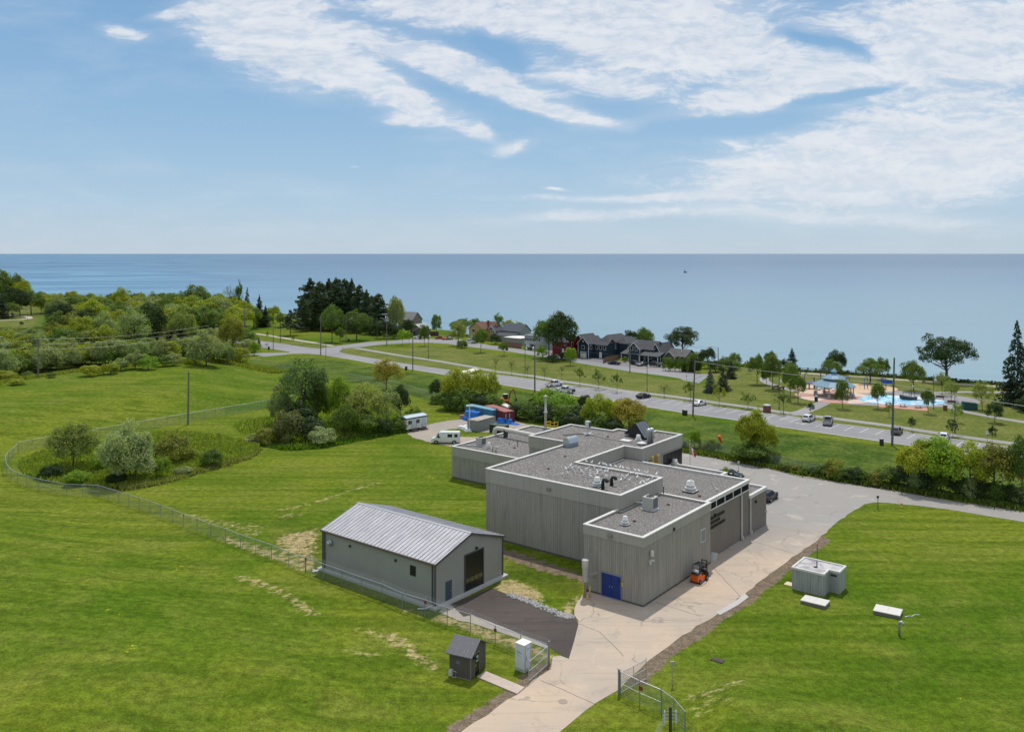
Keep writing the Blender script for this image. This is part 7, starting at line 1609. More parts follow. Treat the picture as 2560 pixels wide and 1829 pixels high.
for k in range(5):
    for j in range(2): b.box(-.045, -.005, (.5 + j * 1.0) * (1 if W2_ > 0 else -1) - .12, (.5 + j * 1.0) * (1 if W2_ > 0 else -1) + .12, .9 + k * .28, 1.05 + k * .28)
b.obj('lettering', wht, tr_)
container((1275, 1046), (1240, 1030), (1284, 1043), 2.5, M('cream_box', (.60, .58, .50), .6), 'cream roofed container just showing behind the dark red one')
def lump(name, label, px, py, sx, sy, sz, rz, mat, cat, seed=1, group=None, box=.6):
    rs_ = np.random.RandomState(seed); b = MB(); n, m_ = 18, 8; rings = []
    for j in range(m_ + 1):
        f = j / m_; z = sz * (1 - (1 - f) ** 2.2) if f < 1 else sz; r = (1.25 - .3 * f) if f < .15 else (1.0 - .12 * f if f < .95 else .55)
        if f == 1: z = sz * .98; r = .05
        rg = []
        for k in range(n):
            a = 2 * math.pi * k / n; c_, s_ = math.cos(a), math.sin(a); q = 1 / max(abs(c_), abs(s_)) ** box
            w = r * q * (1 + rs_.normal(0, .05))
            rg.append((sx * w * c_, sy * w * s_, max(0.0, z + rs_.normal(0, .03) * sz)))
        rings.append(rg)
    b.loft(rings); p = at(px, py); o = b.obj(name, mat); o.location = p; o.rotation_euler = (0, 0, rz); return tag(o, label, cat, group)
tarp = M('blue_tarp', (.012, .15, .52), .4, var=.35, scale=1.2)
lump('blue_tarpaulin', 'big blue tarpaulin draped over a load in front of the blue container', 1181, 1049.5, 1.9, 1.3, 2.1, BRZ, tarp, 'tarpaulin', 1)
lump('blue_tarpaulin', 'blue tarpaulin bundle nearest the dark red container', 1254, 1057, 1.0, .8, 1.2, BRZ, tarp, 'tarpaulin', 2); lump('blue_tarpaulin', 'smaller blue tarpaulin bundle at the right, trailing a flap', 1271, 1058, .9, .7, 1.0, BRZ, tarp, 'tarpaulin', 3)
lump('blue_tarpaulin', 'flat blue tarpaulin spread on the gravel right of the bundles', 1283, 1059.5, 1.4, .8, .22, BRZ, tarp, 'tarpaulin', 4)
for k, (px, py) in enumerate(((1163, 1073), (1168, 1076), (1158, 1071), (1171, 1078), (1152, 1070.5), (1165, 1069))): lump('white_sack', 'crumpled white sack heaped left of the grey container', px, py, .65, .5, .6, k, M('white_sack', (.72, .73, .76), .7, var=.1), 'sack', 5 + k, 'white sacks beside the grey container')
lump('scrap_pile', 'small pile of reddish scrap left of the blue tarpaulin', 1157, 1046, .8, .6, .9, 0, M('scrap', (.35, .20, .17), .9, var=.5, scale=4), 'scrap', 21)
dg = M('dark_green_box', (.018, .035, .022), .5, var=.1)
for px, py, lab in ((1238, 1080, 'dark green equipment box left of its twin beside the grey container'), (1258, 1082, 'dark green equipment box nearest the plant wing')):
    x, y = P0(px, py); t = thing('equipment_box', lab, 'equipment box', (x, y, 0), BRZ); MB().box(-.95, .95, -.9, .9, 0, 1.7, .04).obj('casing', dg, t); MB().box(-1.0, 1.0, -.95, .95, 1.7, 1.82, .03).obj('lid', M('olive_lid', (.05, .075, .045), .5), t)
# site trailer
a, b_, d_ = Vector(P0(1016.5, 1081)), Vector(P0(1067.5, 1071.5)), Vector(P0(991, 1075))
rz = math.atan2((b_ - a).y, (b_ - a).x); L, W = (b_ - a).length, 3.0
t = thing('site_trailer', 'white site office trailer with blue trim and two doors on the lawn', 'trailer', (a.x, a.y, 0), rz)
tw = wallmat('trailer_white', (.62, .62, .57), 1.2, .03, .01, 0, .08, rough=.5); tbl = M('trailer_blue', (.045, .085, .13), .5)
MB().box(0, L, 0, W, .65, 3.05).obj('wall', tw, t)
MB().box(-.05, L + .05, -.05, W + .05, 2.85, 3.15).obj('fascia', tbl, t)
MB().loft([[(-.1, y, 3.15 + .32 * (1 - ((y - W / 2) / (W / 2)) ** 2)) for y in np.linspace(0, W, 7)] + [(-.1, W, 3.1), (-.1, 0, 3.1)], [(L + .1, y, 3.15 + .32 * (1 - ((y - W / 2) / (W / 2)) ** 2)) for y in np.linspace(0, W, 7)] + [(L + .1, W, 3.1), (L + .1, 0, 3.1)]]).obj('roof', M('trailer_roof', (.42, .50, .55), .5), t)
for x0, x1 in ((1.7, 2.6), (L - 1.4, L - .5)): MB().box(x0, x1, -.05, 0, .75, 2.75).obj('door', M('trailer_door', (.40, .50, .60), .5), t)
for x0 in (.55, L - 3.1): w = MB().box(x0, x0 + .9, -.045, 0, 1.7, 2.5).obj('window', glass, t); MB().box(x0 + .42, x0 + .48, -.06, -.045, 1.7, 2.5).obj('mullion', wht, w)
b = MB()
for x in (.6, L * .5, L - .8):
    for y in (.5, W - .5): b.box(x - .25, x + .25, y - .2, y + .2, 0, .65)
b.obj('support_block', M('block_grey', (.3, .3, .28), .9), t)
wb_ = M('weathered_timber', (.13, .11, .095), .9)
for x in (1.4, L - 1.7):
    b = MB()
    for k in range(3): b.box(x, x + 1.3, -.3 - k * .3, -.02 - k * .3, .1, .6 - k * .18)
    b.obj('steps', wb_, t); b = MB()
    for x2 in (x, x + 1.3): b.tube([(x2, -.1, .6), (x2, -.1, 1.55), (x2, -.95, 1.1), (x2, -.95, 0)], .025, 5)
    b.obj('hand_rail', blk, t)
MB().tube([(.3, -.02, 3.1), (.3, -.02, 3.1)], .01, 3) 
x, y = P0(629, 1104.5)
tag(MB().prism([P0(594.9, 1103), P0(638.9, 1112.8), P0(665.3, 1107.5), P0(623, 1097.5)], 0, .22).obj('timber_lid', M('lid_timber', (.28, .21, .18), .85, var=.3, scale=.8)), 'flat brown timber lid lying in the grass between the pond and the big clump', 'lid')  # a flat timber lid, not a raised platform
p = at(812, 1098); tag(MB().xf(p).box(-.5, .5, -.3, .3, 0, .5, .1).obj('white_drum', wht), 'small white object lying at the front foot of the big clump', 'box')

# ---------------------------------------------------------------- flag, windsock
x, y = P0(1725.5, 1162 + 10); p = at(1725.5, 1163); p = Vector((*P0(1725, 1170), 0)); h = CH - (1101 - HZ) * p.y / F
t = thing('flagpole', 'white flagpole with a drooping red and white flag behind the plant', 'flagpole', p)
MB().tube([(0, 0, 0), (0, 0, h)], [.07, .045], 8).lathe([(.05, h), (.1, h + .06), (.05, h + .14), (.0, h + .16)], (0, 0), 8).obj('post', wht, t)
redf = M('flag_red', (.48, .03, .03), .7); whf = M('flag_white', (.75, .75, .74), .7)
def flagpart(c0, c1, mat, nm):
    b = MB(); n = 8
    for i in range(n):
        f0, f1 = i / n, (i + 1) / n
        P_ = lambda s, f: (.08 + 1.25 * s ** 1.1 * (.55 + .45 * f * 0 + .25 * s), .10 * math.sin(6 * f + 3 * s), h - .6 - 1.1 * f - 1.55 * s ** .9)
        for q in range(3):
            s0, s1 = c0 + (c1 - c0) * q / 3, c0 + (c1 - c0) * (q + 1) / 3
            b.quad(P_(s0, f0), P_(s1, f0), P_(s1, f1), P_(s0, f1))
    return b.obj(nm, mat, t)
flagpart(0, .3, redf, 'flag_band'); flagpart(.3, .72, whf, 'flag_band'); flagpart(.72, 1.0, redf, 'flag_band')
b = MB(); b.quad((.55, -.16, h - 1.75), (.75, -.16, h - 1.9), (.8, -.16, h - 2.25), (.55, -.16, h - 2.1)); b.obj('leaf_emblem', redf, t)
p = at(1795, 1126); h = CH - (1089 - HZ) * p.y / F
t = thing('windsock', 'bright orange windsock hanging from a thin mast beyond the driveway', 'windsock', p)
MB().tube([(0, 0, 0), (.1, 0, h)], .035, 6).obj('mast', galv, t)
MB().lathe([(.0, 0), (.01, 0)], (0, 0), 4)
pts = [Vector((.12, 0, h)), Vector((.25, 0, h - .18)), Vector((.42, 0, h - .6)), Vector((.65, -.02, h - 1.1)), Vector((.85, -.03, h - 1.5))]
MB().tube(pts, [.30, .36, .30, .22, .12], 12).obj('sock', M('windsock_orange', (.80, .115, .03), .6), t, True)

# ---------------------------------------------------------------- park: pavilion, play structures, tables, benches, bins, shore fence
px_, py_ = P0(2085, 990)
t = thing('park_pavilion', 'octagonal park pavilion with a pale blue two tier metal roof', 'pavilion', (px_, py_, 0), R(10))
pbl = wallmat('pavilion_blue', (.16, .28, .37), .5, .05, .01, 0, .05, rough=.4); post_m = M('stone_post', (.38, .37, .36), .8)
oc = lambda r, z: [(r * math.cos(2 * math.pi * k / 8), r * math.sin(2 * math.pi * k / 8), z) for k in range(8)]
MB().loft([oc(6.0, 3.0), oc(6.0, 3.12), oc(2.8, 4.75), oc(2.8, 4.7), oc(5.9, 2.98)], False).obj('lower_roof', pbl, t)
MB().loft([oc(2.4, 4.2), oc(2.4, 5.0)]).obj('clerestory', M('dull_teal', (.10, .17, .20), .5), t)
MB().loft([oc(3.3, 5.0), oc(3.3, 5.1), oc(.8, 6.3), oc(.8, 6.25), oc(3.2, 4.97)], False).obj('upper_roof', pbl, t)
MB().loft([oc(.6, 6.2), oc(.6, 6.9), oc(1.0, 6.95), oc(.05, 7.7)]).obj('cupola', pbl, t)
for k in range(8):
    x, y = 5.2 * math.cos(2 * math.pi * k / 8), 5.2 * math.sin(2 * math.pi * k / 8)
    MB().box(x - .12, x + .12, y - .12, y + .12, .9, 3.05).box(x - .3, x + .3, y - .3, y + .3, .03, .95).obj('post', post_m, t)
def ptable(px, py, lab, rz=0.0):
    x, y = P0(px, py); t = thing('picnic_table', lab, 'picnic table', (x, y, .05), rz, 'picnic tables'); 
    MB().box(-.95, .95, -.4, .4, .72, .78, .01).obj('table_top', M('table_grey', (.42, .41, .40), .6), t)
    for s in (-1, 1): MB().box(-.95, .95, s * .75 - .15, s * .75 + .15, .42, .47, .01).obj('seat', M('table_grey', (.42, .41, .4)), t)
    b = MB()
    for x2 in (-.5, .5): b.tube([(x2, -.75, .42), (x2, -.3, .1), (x2, .3, .1), (x2, .75, .42)], .04, 5); b.tube([(x2, 0, .05), (x2, 0, .72)], .05, 5)
    b.obj('frame', blk, t); return t
ptable(2257, 1016.5, 'left of the two picnic tables on the pink paving by the splash pad', -.2); ptable(2295.5, 1019.5, 'right of the two picnic tables on the pink paving by the splash pad', -.2); ptable(2068, 986, 'picnic table under the pavilion roof', .3); ptable(2226, 985, 'pale table with a tall leg between the pavilion and the splash pad', .2)
def bench(px, py, lab, rz):
    x, y = P0(px, py); t = thing('park_bench', lab, 'bench', (x, y, .03), rz, 'park benches'); wd_ = M('bench_wood', (.12, .055, .04), .7)
    MB().box(-1.0, 1.0, -.25, .25, .42, .48).obj('seat', wd_, t); MB().box(-1.0, 1.0, .25, .31, .5, .95).obj('backrest', wd_, t)
    for s in (-1, 1): MB().box(s * .85 - .05, s * .85 + .05, -.25, .28, 0, .42).obj('leg', blk, t)
bench(1939, 971, 'dark red bench left of two on the park path behind the lantern post', R(205)); bench(1953, 974, 'dark red bench right of two on the park path behind the lantern post', R(205)); bench(2350, 998, 'grey bench nearest the dark lantern post right of the splash pad', R(-25)); bench(2379, 1010, 'grey bench in the grass left of the green bin', R(-25))
def bin_(px, py, lab, r=.32, h=1.0, m1=None, m2=None):
    p = at(px, py); t = thing('litter_bin', lab, 'litter bin', p); MB().lathe([(r * .92, .02), (r, .1), (r, h * .85), (r * .96, h * .86)], (0, 0), 16).obj('body', m1 or blk, t, False)
    MB().lathe([(r * 1.05, h * .86), (r * 1.05, h * .93), (r * .5, h), (.01, h + .01)], (0, 0), 16).obj('lid', m2 or M('bin_lid', (.30, .32, .33), .5), t)
brick = wallmat('bin_brown', (.20, .09, .06), .16, .04, .01, 0, .1)
bin_(1917.5, 1031, 'large round brown and grey litter container beside the footpath', .95, 2.1, brick, M('bin_band', (.40, .42, .44), .5)); bin_(2040.5, 1003, 'dark litter bin at the left foot of the pavilion', .45, 1.5); bin_(2363, 1025.5, 'brown litter bin right of the splash pad', .5, 1.5, brick)
for a in ((1714.5, 1038, 'black litter bin by the near kerb beside the tall wooden pole'), (1709.5, 1037, 'grey topped litter bin close left of the black one by the kerb'), (2204, 1112.5, 'black litter bin by the near kerb left of the tallest pole'), (1015.5, 925, 'black litter bin by the near kerb left of the lamp pole'), (672, 874, 'dark litter bin on the corner lawn behind the short dark post'), (872, 853.5, 'pale litter bin in front of the rounded dark green tree')): bin_(*a, .42, 1.5)
x, y = P0(2424, 1024); t = thing('refuse_container', 'dark green rectangular refuse container on the park lawn', 'container', (x, y, 0), R(-8))
MB().extr([(-1.7, .1), (1.7, .1), (1.6, 1.75), (-1.7, 2.1)], -.8, .8).obj('body', M('container_green', (.008, .065, .05), .5), t)
MB().box(-1.75, 1.7, -.85, .85, .0, .12).obj('base_rail', blk, t)
# swings, climbing structure, spray feature
pb = M('play_navy', (.02, .035, .22), .4); pw_ = M('play_pale', (.50, .54, .58), .5); pyw = M('play_yellow', (.55, .38, .12), .5); ptl = M('play_teal', (.10, .30, .40), .5)
def arch(b, x, y, w, h, r=.09, d=(1, 0)):
    q = [(x - d[0] * w / 2, y - d[1] * w / 2, 0), (x - d[0] * w / 2, y - d[1] * w / 2, h - w * .45)] + [(x + d[0] * w / 2 * -math.cos(a), y + d[1] * w / 2 * -math.cos(a), h - w * .45 + w * .45 * math.sin(a)) for a in (.5, 1.1, 1.57, 2.0, 2.6)] + [(x + d[0] * w / 2, y + d[1] * w / 2, h - w * .45), (x + d[0] * w / 2, y + d[1] * w / 2, 0)]
    b.tube(q, r, 8)
x, y = P0(2165, 972); t = thing('swing_set', 'blue arched swing frame with three hoops on the sand', 'swing set', (x, y, .04), R(-22))
for k in (-5.0, 0, 5.0): b = MB(); arch(b, k, 0, 1.15, 3.4, .11, (.75, .66)); b.obj('arch', M('play_blue', (.04, .14, .34), .4), t)
MB().tube([(-5, 0, 3.3), (5, 0, 3.3)], .07, 6).obj('top_beam', M('play_blue', (.04, .14, .34)), t)
for k in (-3.3, -1.7, 1.7, 3.3):
    sw = MB().box(k - .25, k + .25, -.15, .15, .55, .62).obj('swing_seat', blk, t)
    MB().tube([(k - .22, 0, .6), (k - .22, 0, 3.3)], .015, 4).tube([(k + .22, 0, .6), (k + .22, 0, 3.3)], .015, 4).obj('chain', galv, sw)
x, y = P0(2050, 972); t = thing('climbing_frame', 'large navy and pale climbing structure with curved masts behind the pavilion', 'play structure', (x, y, .04), R(-12))
for k, (a, d_, h_) in enumerate(((-5.5, 1.5, 5.0), (-4.3, 1.2, 4.6), (.6, 3.0, 5.8), (2.2, 2.8, 5.6))):
    MB().tube([(a, d_, 0), (a, d_, h_ * .72), (a + .25, d_, h_ * .9), (a + .8, d_, h_), (a + 1.2, d_, h_ * .99)], .13, 8).obj('curved_mast', pb, t)
for a, d_, h_ in ((-4.6, -1.2, 3.2), (-3.2, -1.2, 1.6), (-1.6, .5, 3.3), (-.4, -.6, 2.4), (3.8, 2.6, 3.4), (5.0, 1.0, 2.6), (1.4, .2, 2.0)): MB().box(a - .16, a + .16, d_ - .16, d_ + .16, 0, h_).obj('post', pb, t)
MB().box(-4.6, -1.4, -.8, 1.0, 1.25, 1.4).box(.2, 2.8, .4, 2.6, 1.5, 1.65).obj('deck', pw_, t)
MB().box(-4.5, -1.5, -.85, -.78, 1.4, 2.3).box(.2, 2.8, .35, .42, 1.65, 2.5).obj('guard_panel', M('play_lilac', (.42, .45, .62), .5), t)
for a, m_ in ((-.9, ptl), (3.0, pw_)): MB().loft([[(a, -1.0, 1.4), (a + .7, -1.0, 1.4), (a + .7, -1.0, 1.55), (a, -1.0, 1.55)], [(a, -2.4, .5), (a + .7, -2.4, .5), (a + .7, -2.4, .65), (a, -2.4, .65)], [(a, -3.2, .2), (a + .7, -3.2, .2), (a + .7, -3.2, .35), (a, -3.2, .35)]]).obj('slide', m_, t)
MB().box(2.9, 4.3, 1.8, 2.6, 2.3, 2.5).box(-5.8, -4.8, 1.2, 1.8, 2.6, 2.8).obj('canopy', pyw, t)
for a in (.9, 2.6): MB().tube([(a, 3.0, 5.3), (a - .9, 3.0, 6.2)], [.1, .04], 6).obj('sail_tip', M('play_lilac', (.42, .45, .62)), t)
x, y = P0(2271, 999); t = thing('spray_rock', 'dark boat shaped spray feature on the blue splash pad', 'play structure', (x, y, .06), R(-10))
MB().loft([[(-2.2, -.2, .2), (-2.2, .2, .2), (-2.3, .3, 1.3), (-2.3, -.3, 1.3)], [(-1.0, -.8, .05), (-1.0, .8, .05), (-1.0, 1.0, 1.0), (-1.0, -1.0, 1.0)], [(1.2, -.8, .05), (1.2, .8, .05), (1.2, 1.0, .7), (1.2, -1.0, .7)], [(2.2, -.3, .1), (2.2, .3, .1), (2.2, .4, .9), (2.2, -.4, .9)]]).obj('hull', M('spray_grey', (.045, .06, .075), .5), t)
for a in (-1.4, .2, 1.6): MB().tube([(a, 0, .9), (a, 0, 2.3)], .06, 6).obj('mast', blk, t)
MB().box(2.3, 3.6, -.6, .3, .02, .12).obj('mat', pyw, t)
x, y = P0(2217, 966.5); t = thing('banner_frame', 'bright blue panel board standing behind the splash pad', 'sign', (x, y, 0), R(-8))
MB().box(-1.6, 1.6, -.05, .05, .9, 1.9).obj('board', M('bright_blue', (.01, .08, .5), .4), t)
for s in (-1, 1): MB().tube([(s * 1.5, 0, 0), (s * 1.5, 0, 2.0)], .08, 6).obj('post', pb, t)
# parking and street signs
for px, py, h, lab in ((2468, 1107.5, 2.6, 'small white parking sign on a thin post at the right of the car park'), (754, 866, 2.2, 'white rectangular sign on a post at the left of the junction'), (1716, 953, 1.8, 'thin dark sign post on the lawn at the turning circle'), (857, 880, 1.8, 'thin marker post on the grass corner of the junction')):
    p = at(px, py); t = thing('road_sign', lab, 'sign', p); MB().tube([(0, 0, 0), (0, 0, h)], .05, 6).obj('post', galvd, t)
    MB().box(-.3 if h > 2 else -.12, .3 if h > 2 else .12, -.06, -.04, h - .75 if h > 2 else h - .3, h + .05, .005).obj('sign_plate', wht if h > 2 else blk, t)
p = at(2500, 1205); t = thing('fence_notice', 'small white notice hanging in the thicket by the driveway', 'sign', (p.x - 1, p.y - 2.5, 0)); MB().box(-.3, .3, -.06, 0, 1.4, 1.9).obj('sign_plate', wht, t); MB().tube([(0, 0.03, 0), (0, 0.03, 1.9)], .04, 6).obj('post', galvd, t)
# shore fence
sp = poly_of([(2000,927.5),(2060,930.5),(2120,934.5),(2180,939),(2240,944),(2300,948.5),(2360,953),(2420,957.5),(2480,961.5),(2540,966),(2620,972)]); pts = []
for i in range(len(sp) - 1):
    a, b_ = Vector(sp[i]), Vector(sp[i + 1]); n = max(1, round((b_ - a).length / 2.9))
    pts += [a.lerp(b_, k / n) for k in range(n)]
pts.append(Vector(sp[-1])); o = Vector((pts[0].x, pts[0].y, 0)); t = thing('post_and_rail_fence', 'dark timber post and rail fence along the lake bank in the park', 'fence', o)
dkw = M('dark_timber', (.045, .055, .05), .9); b = MB()
for p in pts: MB().box(p.x - o.x - .16, p.x - o.x + .16, p.y - o.y - .16, p.y - o.y + .16, 0, 1.35, .02).obj('post', dkw, t)
for z in (.65, 1.05):
    for i in range(len(pts) - 1): b.tube([(pts[i].x - o.x, pts[i].y - o.y, z), (pts[i + 1].x - o.x, pts[i + 1].y - o.y, z)], .07, 5)
b.obj('rail', dkw, t)

# ---------------------------------------------------------------- houses along the shore street
HA = math.atan2(-.677, .736)
trimw = M('house_trim_white', (.70, .70, .68), .6)
def winm(par, x0, x1, y, z0, z1, ax='y', out=-1, shutter=None):
    """window on a wall: ax 'y' = wall of constant y (faces -y), 'x' = wall of constant x (faces +x)"""
    def bx(a0, a1, c0, c1, d0, d1):
        return (a0, a1, y + min(c0 * out, c1 * out), y + max(c0 * out, c1 * out), d0, d1) if ax == 'y' else (y + min(c0 * -out, c1 * -out), y + max(c0 * -out, c1 * -out), a0, a1, d0, d1)
    f = MB().box(*bx(x0 - .12, x1 + .12, .0, .06, z0 - .12, z1 + .12)).obj('window', trimw, par)
    MB().box(*bx(x0, x1, .06, .08, z0, z1)).obj('pane', glass, f)
    if shutter:
        b = MB(); b.box(*bx(x0 - .5, x0 - .14, .0, .07, z0 - .05, z1 + .05)); b.box(*bx(x1 + .14, x1 + .5, .0, .07, z0 - .05, z1 + .05)); b.obj('shutter', shutter, f)
def gable(par, x0, x1, y0, y1, ze, zr, axis, wm, rm, ov=.4, hip=False, z0=0.0, trim=True):
    """gabled block; axis 'y' = ridge along y (gable faces the street)"""
    if axis == 'y':
        xm = (x0 + x1) / 2; pr = [(x0, z0), (x0, ze), (xm, zr), (x1, ze), (x1, z0)]
        if hip: MB().box(x0, x1, y0, y1, z0, ze).obj('wall', wm, par)
        else: MB().extr(pr, y0, y1).obj('wall', wm, par)
        s = (zr - ze) / (xm - x0)
        ya, yb = y0 - ov, y1 + ov; i0, i1 = (y0 + (xm - x0) * .9, y1 - (xm - x0) * .9) if hip else (ya, yb)
        b = MB().add([(x0 - ov, ya, ze - ov * s), (x0 - ov, yb, ze - ov * s), (xm, i1, zr + .02), (xm, i0, zr + .02), (x1 + ov, ya, ze - ov * s), (x1 + ov, yb, ze - ov * s)] + [(x0 - ov, ya, ze - ov * s + .15), (x0 - ov, yb, ze - ov * s + .15), (xm, i1, zr + .2), (xm, i0, zr + .2), (x1 + ov, ya, ze - ov * s + .15), (x1 + ov, yb, ze - ov * s + .15)],
            [(0, 1, 2, 3), (3, 2, 5, 4), (6, 9, 8, 7), (9, 10, 11, 8), (0, 6, 7, 1), (4, 5, 11, 10), (0, 3, 9, 6), (3, 4, 10, 9), (1, 7, 8, 2), (2, 8, 11, 5)])
        if hip: b.add([(x0 - ov, ya, ze - ov * s + .15), (x1 + ov, ya, ze - ov * s + .15), (xm, i0, zr + .2)], [(0, 1, 2)]).add([(x0 - ov, yb, ze - ov * s + .15), (x1 + ov, yb, ze - ov * s + .15), (xm, i1, zr + .2)], [(0, 2, 1)])
        r = b.obj('roof', rm, par)
        if trim and not hip:
            q = MB()
            for sx in (-1, 1):
                xe = xm + sx * ((x1 - x0) / 2 + ov)
                q.add([(xe, ya - .04, ze - ov * s - .12), (xm, ya - .04, zr - .1), (xm, ya - .04, zr + .2), (xe, ya - .04, ze - ov * s + .15), (xe, ya, ze - ov * s - .12), (xm, ya, zr - .1), (xm, ya, zr + .2), (xe, ya, ze - ov * s + .15)], [(0, 1, 2, 3), (4, 7, 6, 5), (0, 4, 5, 1), (3, 2, 6, 7)])
            for xx in (x0, x1): q.box(xx - .08, xx + .08, y0 - .03, y0 + .12, z0, ze)
            q.obj('trim', trimw, par)
        return r
    c = bpy.data.objects
    ym = (y0 + y1) / 2; pr = [(y0, z0), (y0, ze), (ym, zr), (y1, ze), (y1, z0)]
    b = MB()
    if hip: b.box(x0, x1, y0, y1, z0, ze)
    else: b.add([(x0, y, z) for y, z in pr] + [(x1, y, z) for y, z in pr], [(0, 1, 2, 3, 4), (5, 9, 8, 7, 6), (0, 5, 6, 1), (4, 3, 8, 9)])
    b.obj('wall', wm, par)
    s = (zr - ze) / (ym - y0); xa, xb = x0 - ov, x1 + ov; i0, i1 = (x0 + (ym - y0) * .9, x1 - (ym - y0) * .9) if hip else (xa, xb)
    b = MB().add([(xa, y0 - ov, ze - ov * s), (xb, y0 - ov, ze - ov * s), (i1, ym, zr + .02), (i0, ym, zr + .02), (xa, y1 + ov, ze - ov * s), (xb, y1 + ov, ze - ov * s)] + [(xa, y0 - ov, ze - ov * s + .15), (xb, y0 - ov, ze - ov * s + .15), (i1, ym, zr + .2), (i0, ym, zr + .2), (xa, y1 + ov, ze - ov * s + .15), (xb, y1 + ov, ze - ov * s + .15)],
        [(0, 3, 2, 1), (3, 4, 5, 2), (6, 7, 8, 9), (9, 8, 11, 10), (0, 1, 7, 6), (4, 10, 11, 5), (0, 6, 9, 3), (3, 9, 10, 4), (1, 2, 8, 7), (2, 5, 11, 8)])
    return b.obj('roof', rm, par)
def door(par, x0, x1, y, z1, mat, ax='y', out=-1):
    bx = (x0, x1, y - .08, y, .1, z1) if ax == 'y' else (y, y + .08, x0, x1, .1, z1)
    d = MB().box(*bx).obj('door', mat, par); return d
def sidm(n, c): return wallmat(n, c, .0, 0, 0, 0, .08, rough=.7)
shg = M('charcoal_shingle', (.075, .078, .085), .9, var=.2, scale=2); shb = M('brown_shingle', (.14, .075, .055), .9, var=.2, scale=2); shl = M('light_metal_roof', (.36, .38, .38), .5, var=.1)
def house(px, py, label, rz=HA):
    x, y = P0(px, py); return thing('shore_house', label, 'house', (x, y, 0), rz)
# navy house: near corner of the garage gable
nv = sidm('navy_siding', (.022, .040, .060))
t = house(1470.9, 896, 'navy blue house with white trim, charcoal roofs and a white garage door')
gable(t, -4.9, 0, 0, 9, 5.6, 7.9, 'y', nv, shg)
gable(t, -.2, 6.2, 3.6, 9.2, 5.3, 7.2, 'x', nv, shg)
gable(t, 1.0, 6.0, 5, 19, 6.2, 8.6, 'y', nv, shg, hip=True)
gable(t, 5.0, 9.5, 11, 20, 5.6, 7.6, 'y', nv, shg, hip=True)
g_ = MB().box(-3.9, -1.0, -.07, 0, .1, 2.5).obj('garage_door', trimw, t); MB().box(-3.7, -1.2, -.08, -.07, 1.95, 2.2).obj('pane', glass, g_)
winm(t, -3.1, -1.9, 0, 3.5, 4.7); MB().tube([(-2.45, -.02, 6.4), (-2.45, -.1, 6.4)], .35, 14).obj('round_window', trimw, t)
winm(t, 1.0, 2.2, 0, 3.5, 4.7, 'x'); 
for q in (.9, 2.7, 4.6): winm(t, q, q + .9, 3.6, 3.4, 4.9)
door(t, 2.5, 3.7, 3.6, 2.4, trimw); winm(t, 8.8, 9.6, 6.2, 3.5, 5.2, 'x'); winm(t, 12.5, 13.3, 9.5, 3.3, 4.9, 'x'); winm(t, 17, 18, 9.5, 3.3, 4.9, 'x'); winm(t, 12.5, 13.3, 9.5, 1.0, 2.4, 'x')
# blue house with wrap porch
bv = sidm('teal_blue_siding', (.022, .060, .090))
t = house(1610, 905, 'dark blue house with charcoal gables and a wrap around porch roof')
gable(t, -8.5, 2.5, 3, 10, 4.5, 7.2, 'x', bv, shg); gable(t, -7.2, -2.2, .5, 5, 4.6, 6.8, 'y', bv, shg); gable(t, .5, 4.5, 4, 14, 3.6, 6.6, 'y', bv, shg)
MB().add([(-10, -1.2, 2.6), (7, -1.2, 2.6), (7, 3.2, 3.8), (-10, 3.2, 3.8), (-10, -1.2, 2.45), (7, -1.2, 2.45), (7, 3.2, 3.65), (-10, 3.2, 3.65)], [(0, 1, 2, 3), (4, 7, 6, 5), (0, 4, 5, 1), (1, 5, 6, 2), (3, 7, 4, 0)]).obj('porch_roof', shg, t)
for q in (-9.5, -5.5, -1.5, 2.5, 6.5): MB().box(q - .1, q + .1, -1.0, -.8, 0, 2.5).obj('porch_post', trimw, t)
winm(t, -6.3, -5.3, .5, 3.9, 5.3); winm(t, -4.2, -3.4, .5, 3.9, 5.3); winm(t, 1.5, 3.2, -.05 + .06, 1.0, 2.3) if False else winm(t, -.5, 1.2, 3, 1.0, 2.3); door(t, -2.4, -1.3, 3, 2.3, trimw); winm(t, 5.5, 6.6, 2.5, 4.0, 5.2, 'x')
# cottage
t = house(1690, 905, 'low cottage with a weathered grey roof hidden behind the clipped hedge')
gable(t, -5, 4, 0, 7.5, 2.3, 4.4, 'x', sidm('weathered_siding', (.13, .13, .13)), M('weathered_shingle', (.11, .108, .108), .9, var=.2)); gable(t, -3.5, .5, -2, 2, 2.3, 4.0, 'y', sidm('weathered_siding', (.1, .1, .1)), M('weathered_shingle', (.1, .1, .1)))
r_ = MB().tube([(1.2, 2.0, 3.2), (1.2, 2.0, 5.0)], .12, 8).obj('chimney', wht, t)
# red house
rd = sidm('red_siding', (.17, .012, .018))
t = house(1420, 888, 'deep red house with white framed windows and a white balcony')
gable(t, -8, 0, 0, 8, 5.2, 7.6, 'x', rd, shg); gable(t, -1.0, 4.0, 5, 14, 5.4, 7.8, 'y', rd, shg)
winm(t, -1.9, -1.0, 0, 3.8, 5.0); winm(t, .9, 2.0, 5, 3.6, 5.0); winm(t, .9, 2.0, 5, 1.2, 2.6); door(t, -3.3, -2.0, 0, 2.5, trimw); winm(t, 2.2, 3.2, 0, 3.6, 4.9, 'x')
b = MB(); b.box(4.0, 7.0, 8, 14, 2.9, 3.05)
for q in np.linspace(8, 14, 13): b.box(6.92, 7.0, q - .04, q + .04, 3.05, 4.0)
b.box(6.9, 7.02, 8, 14, 4.0, 4.08); b.box(4, 7, 7.95, 8.02, 4.0, 4.08); b.box(6.8, 6.95, 8.1, 8.3, 0, 2.9); b.obj('balcony', trimw, t)
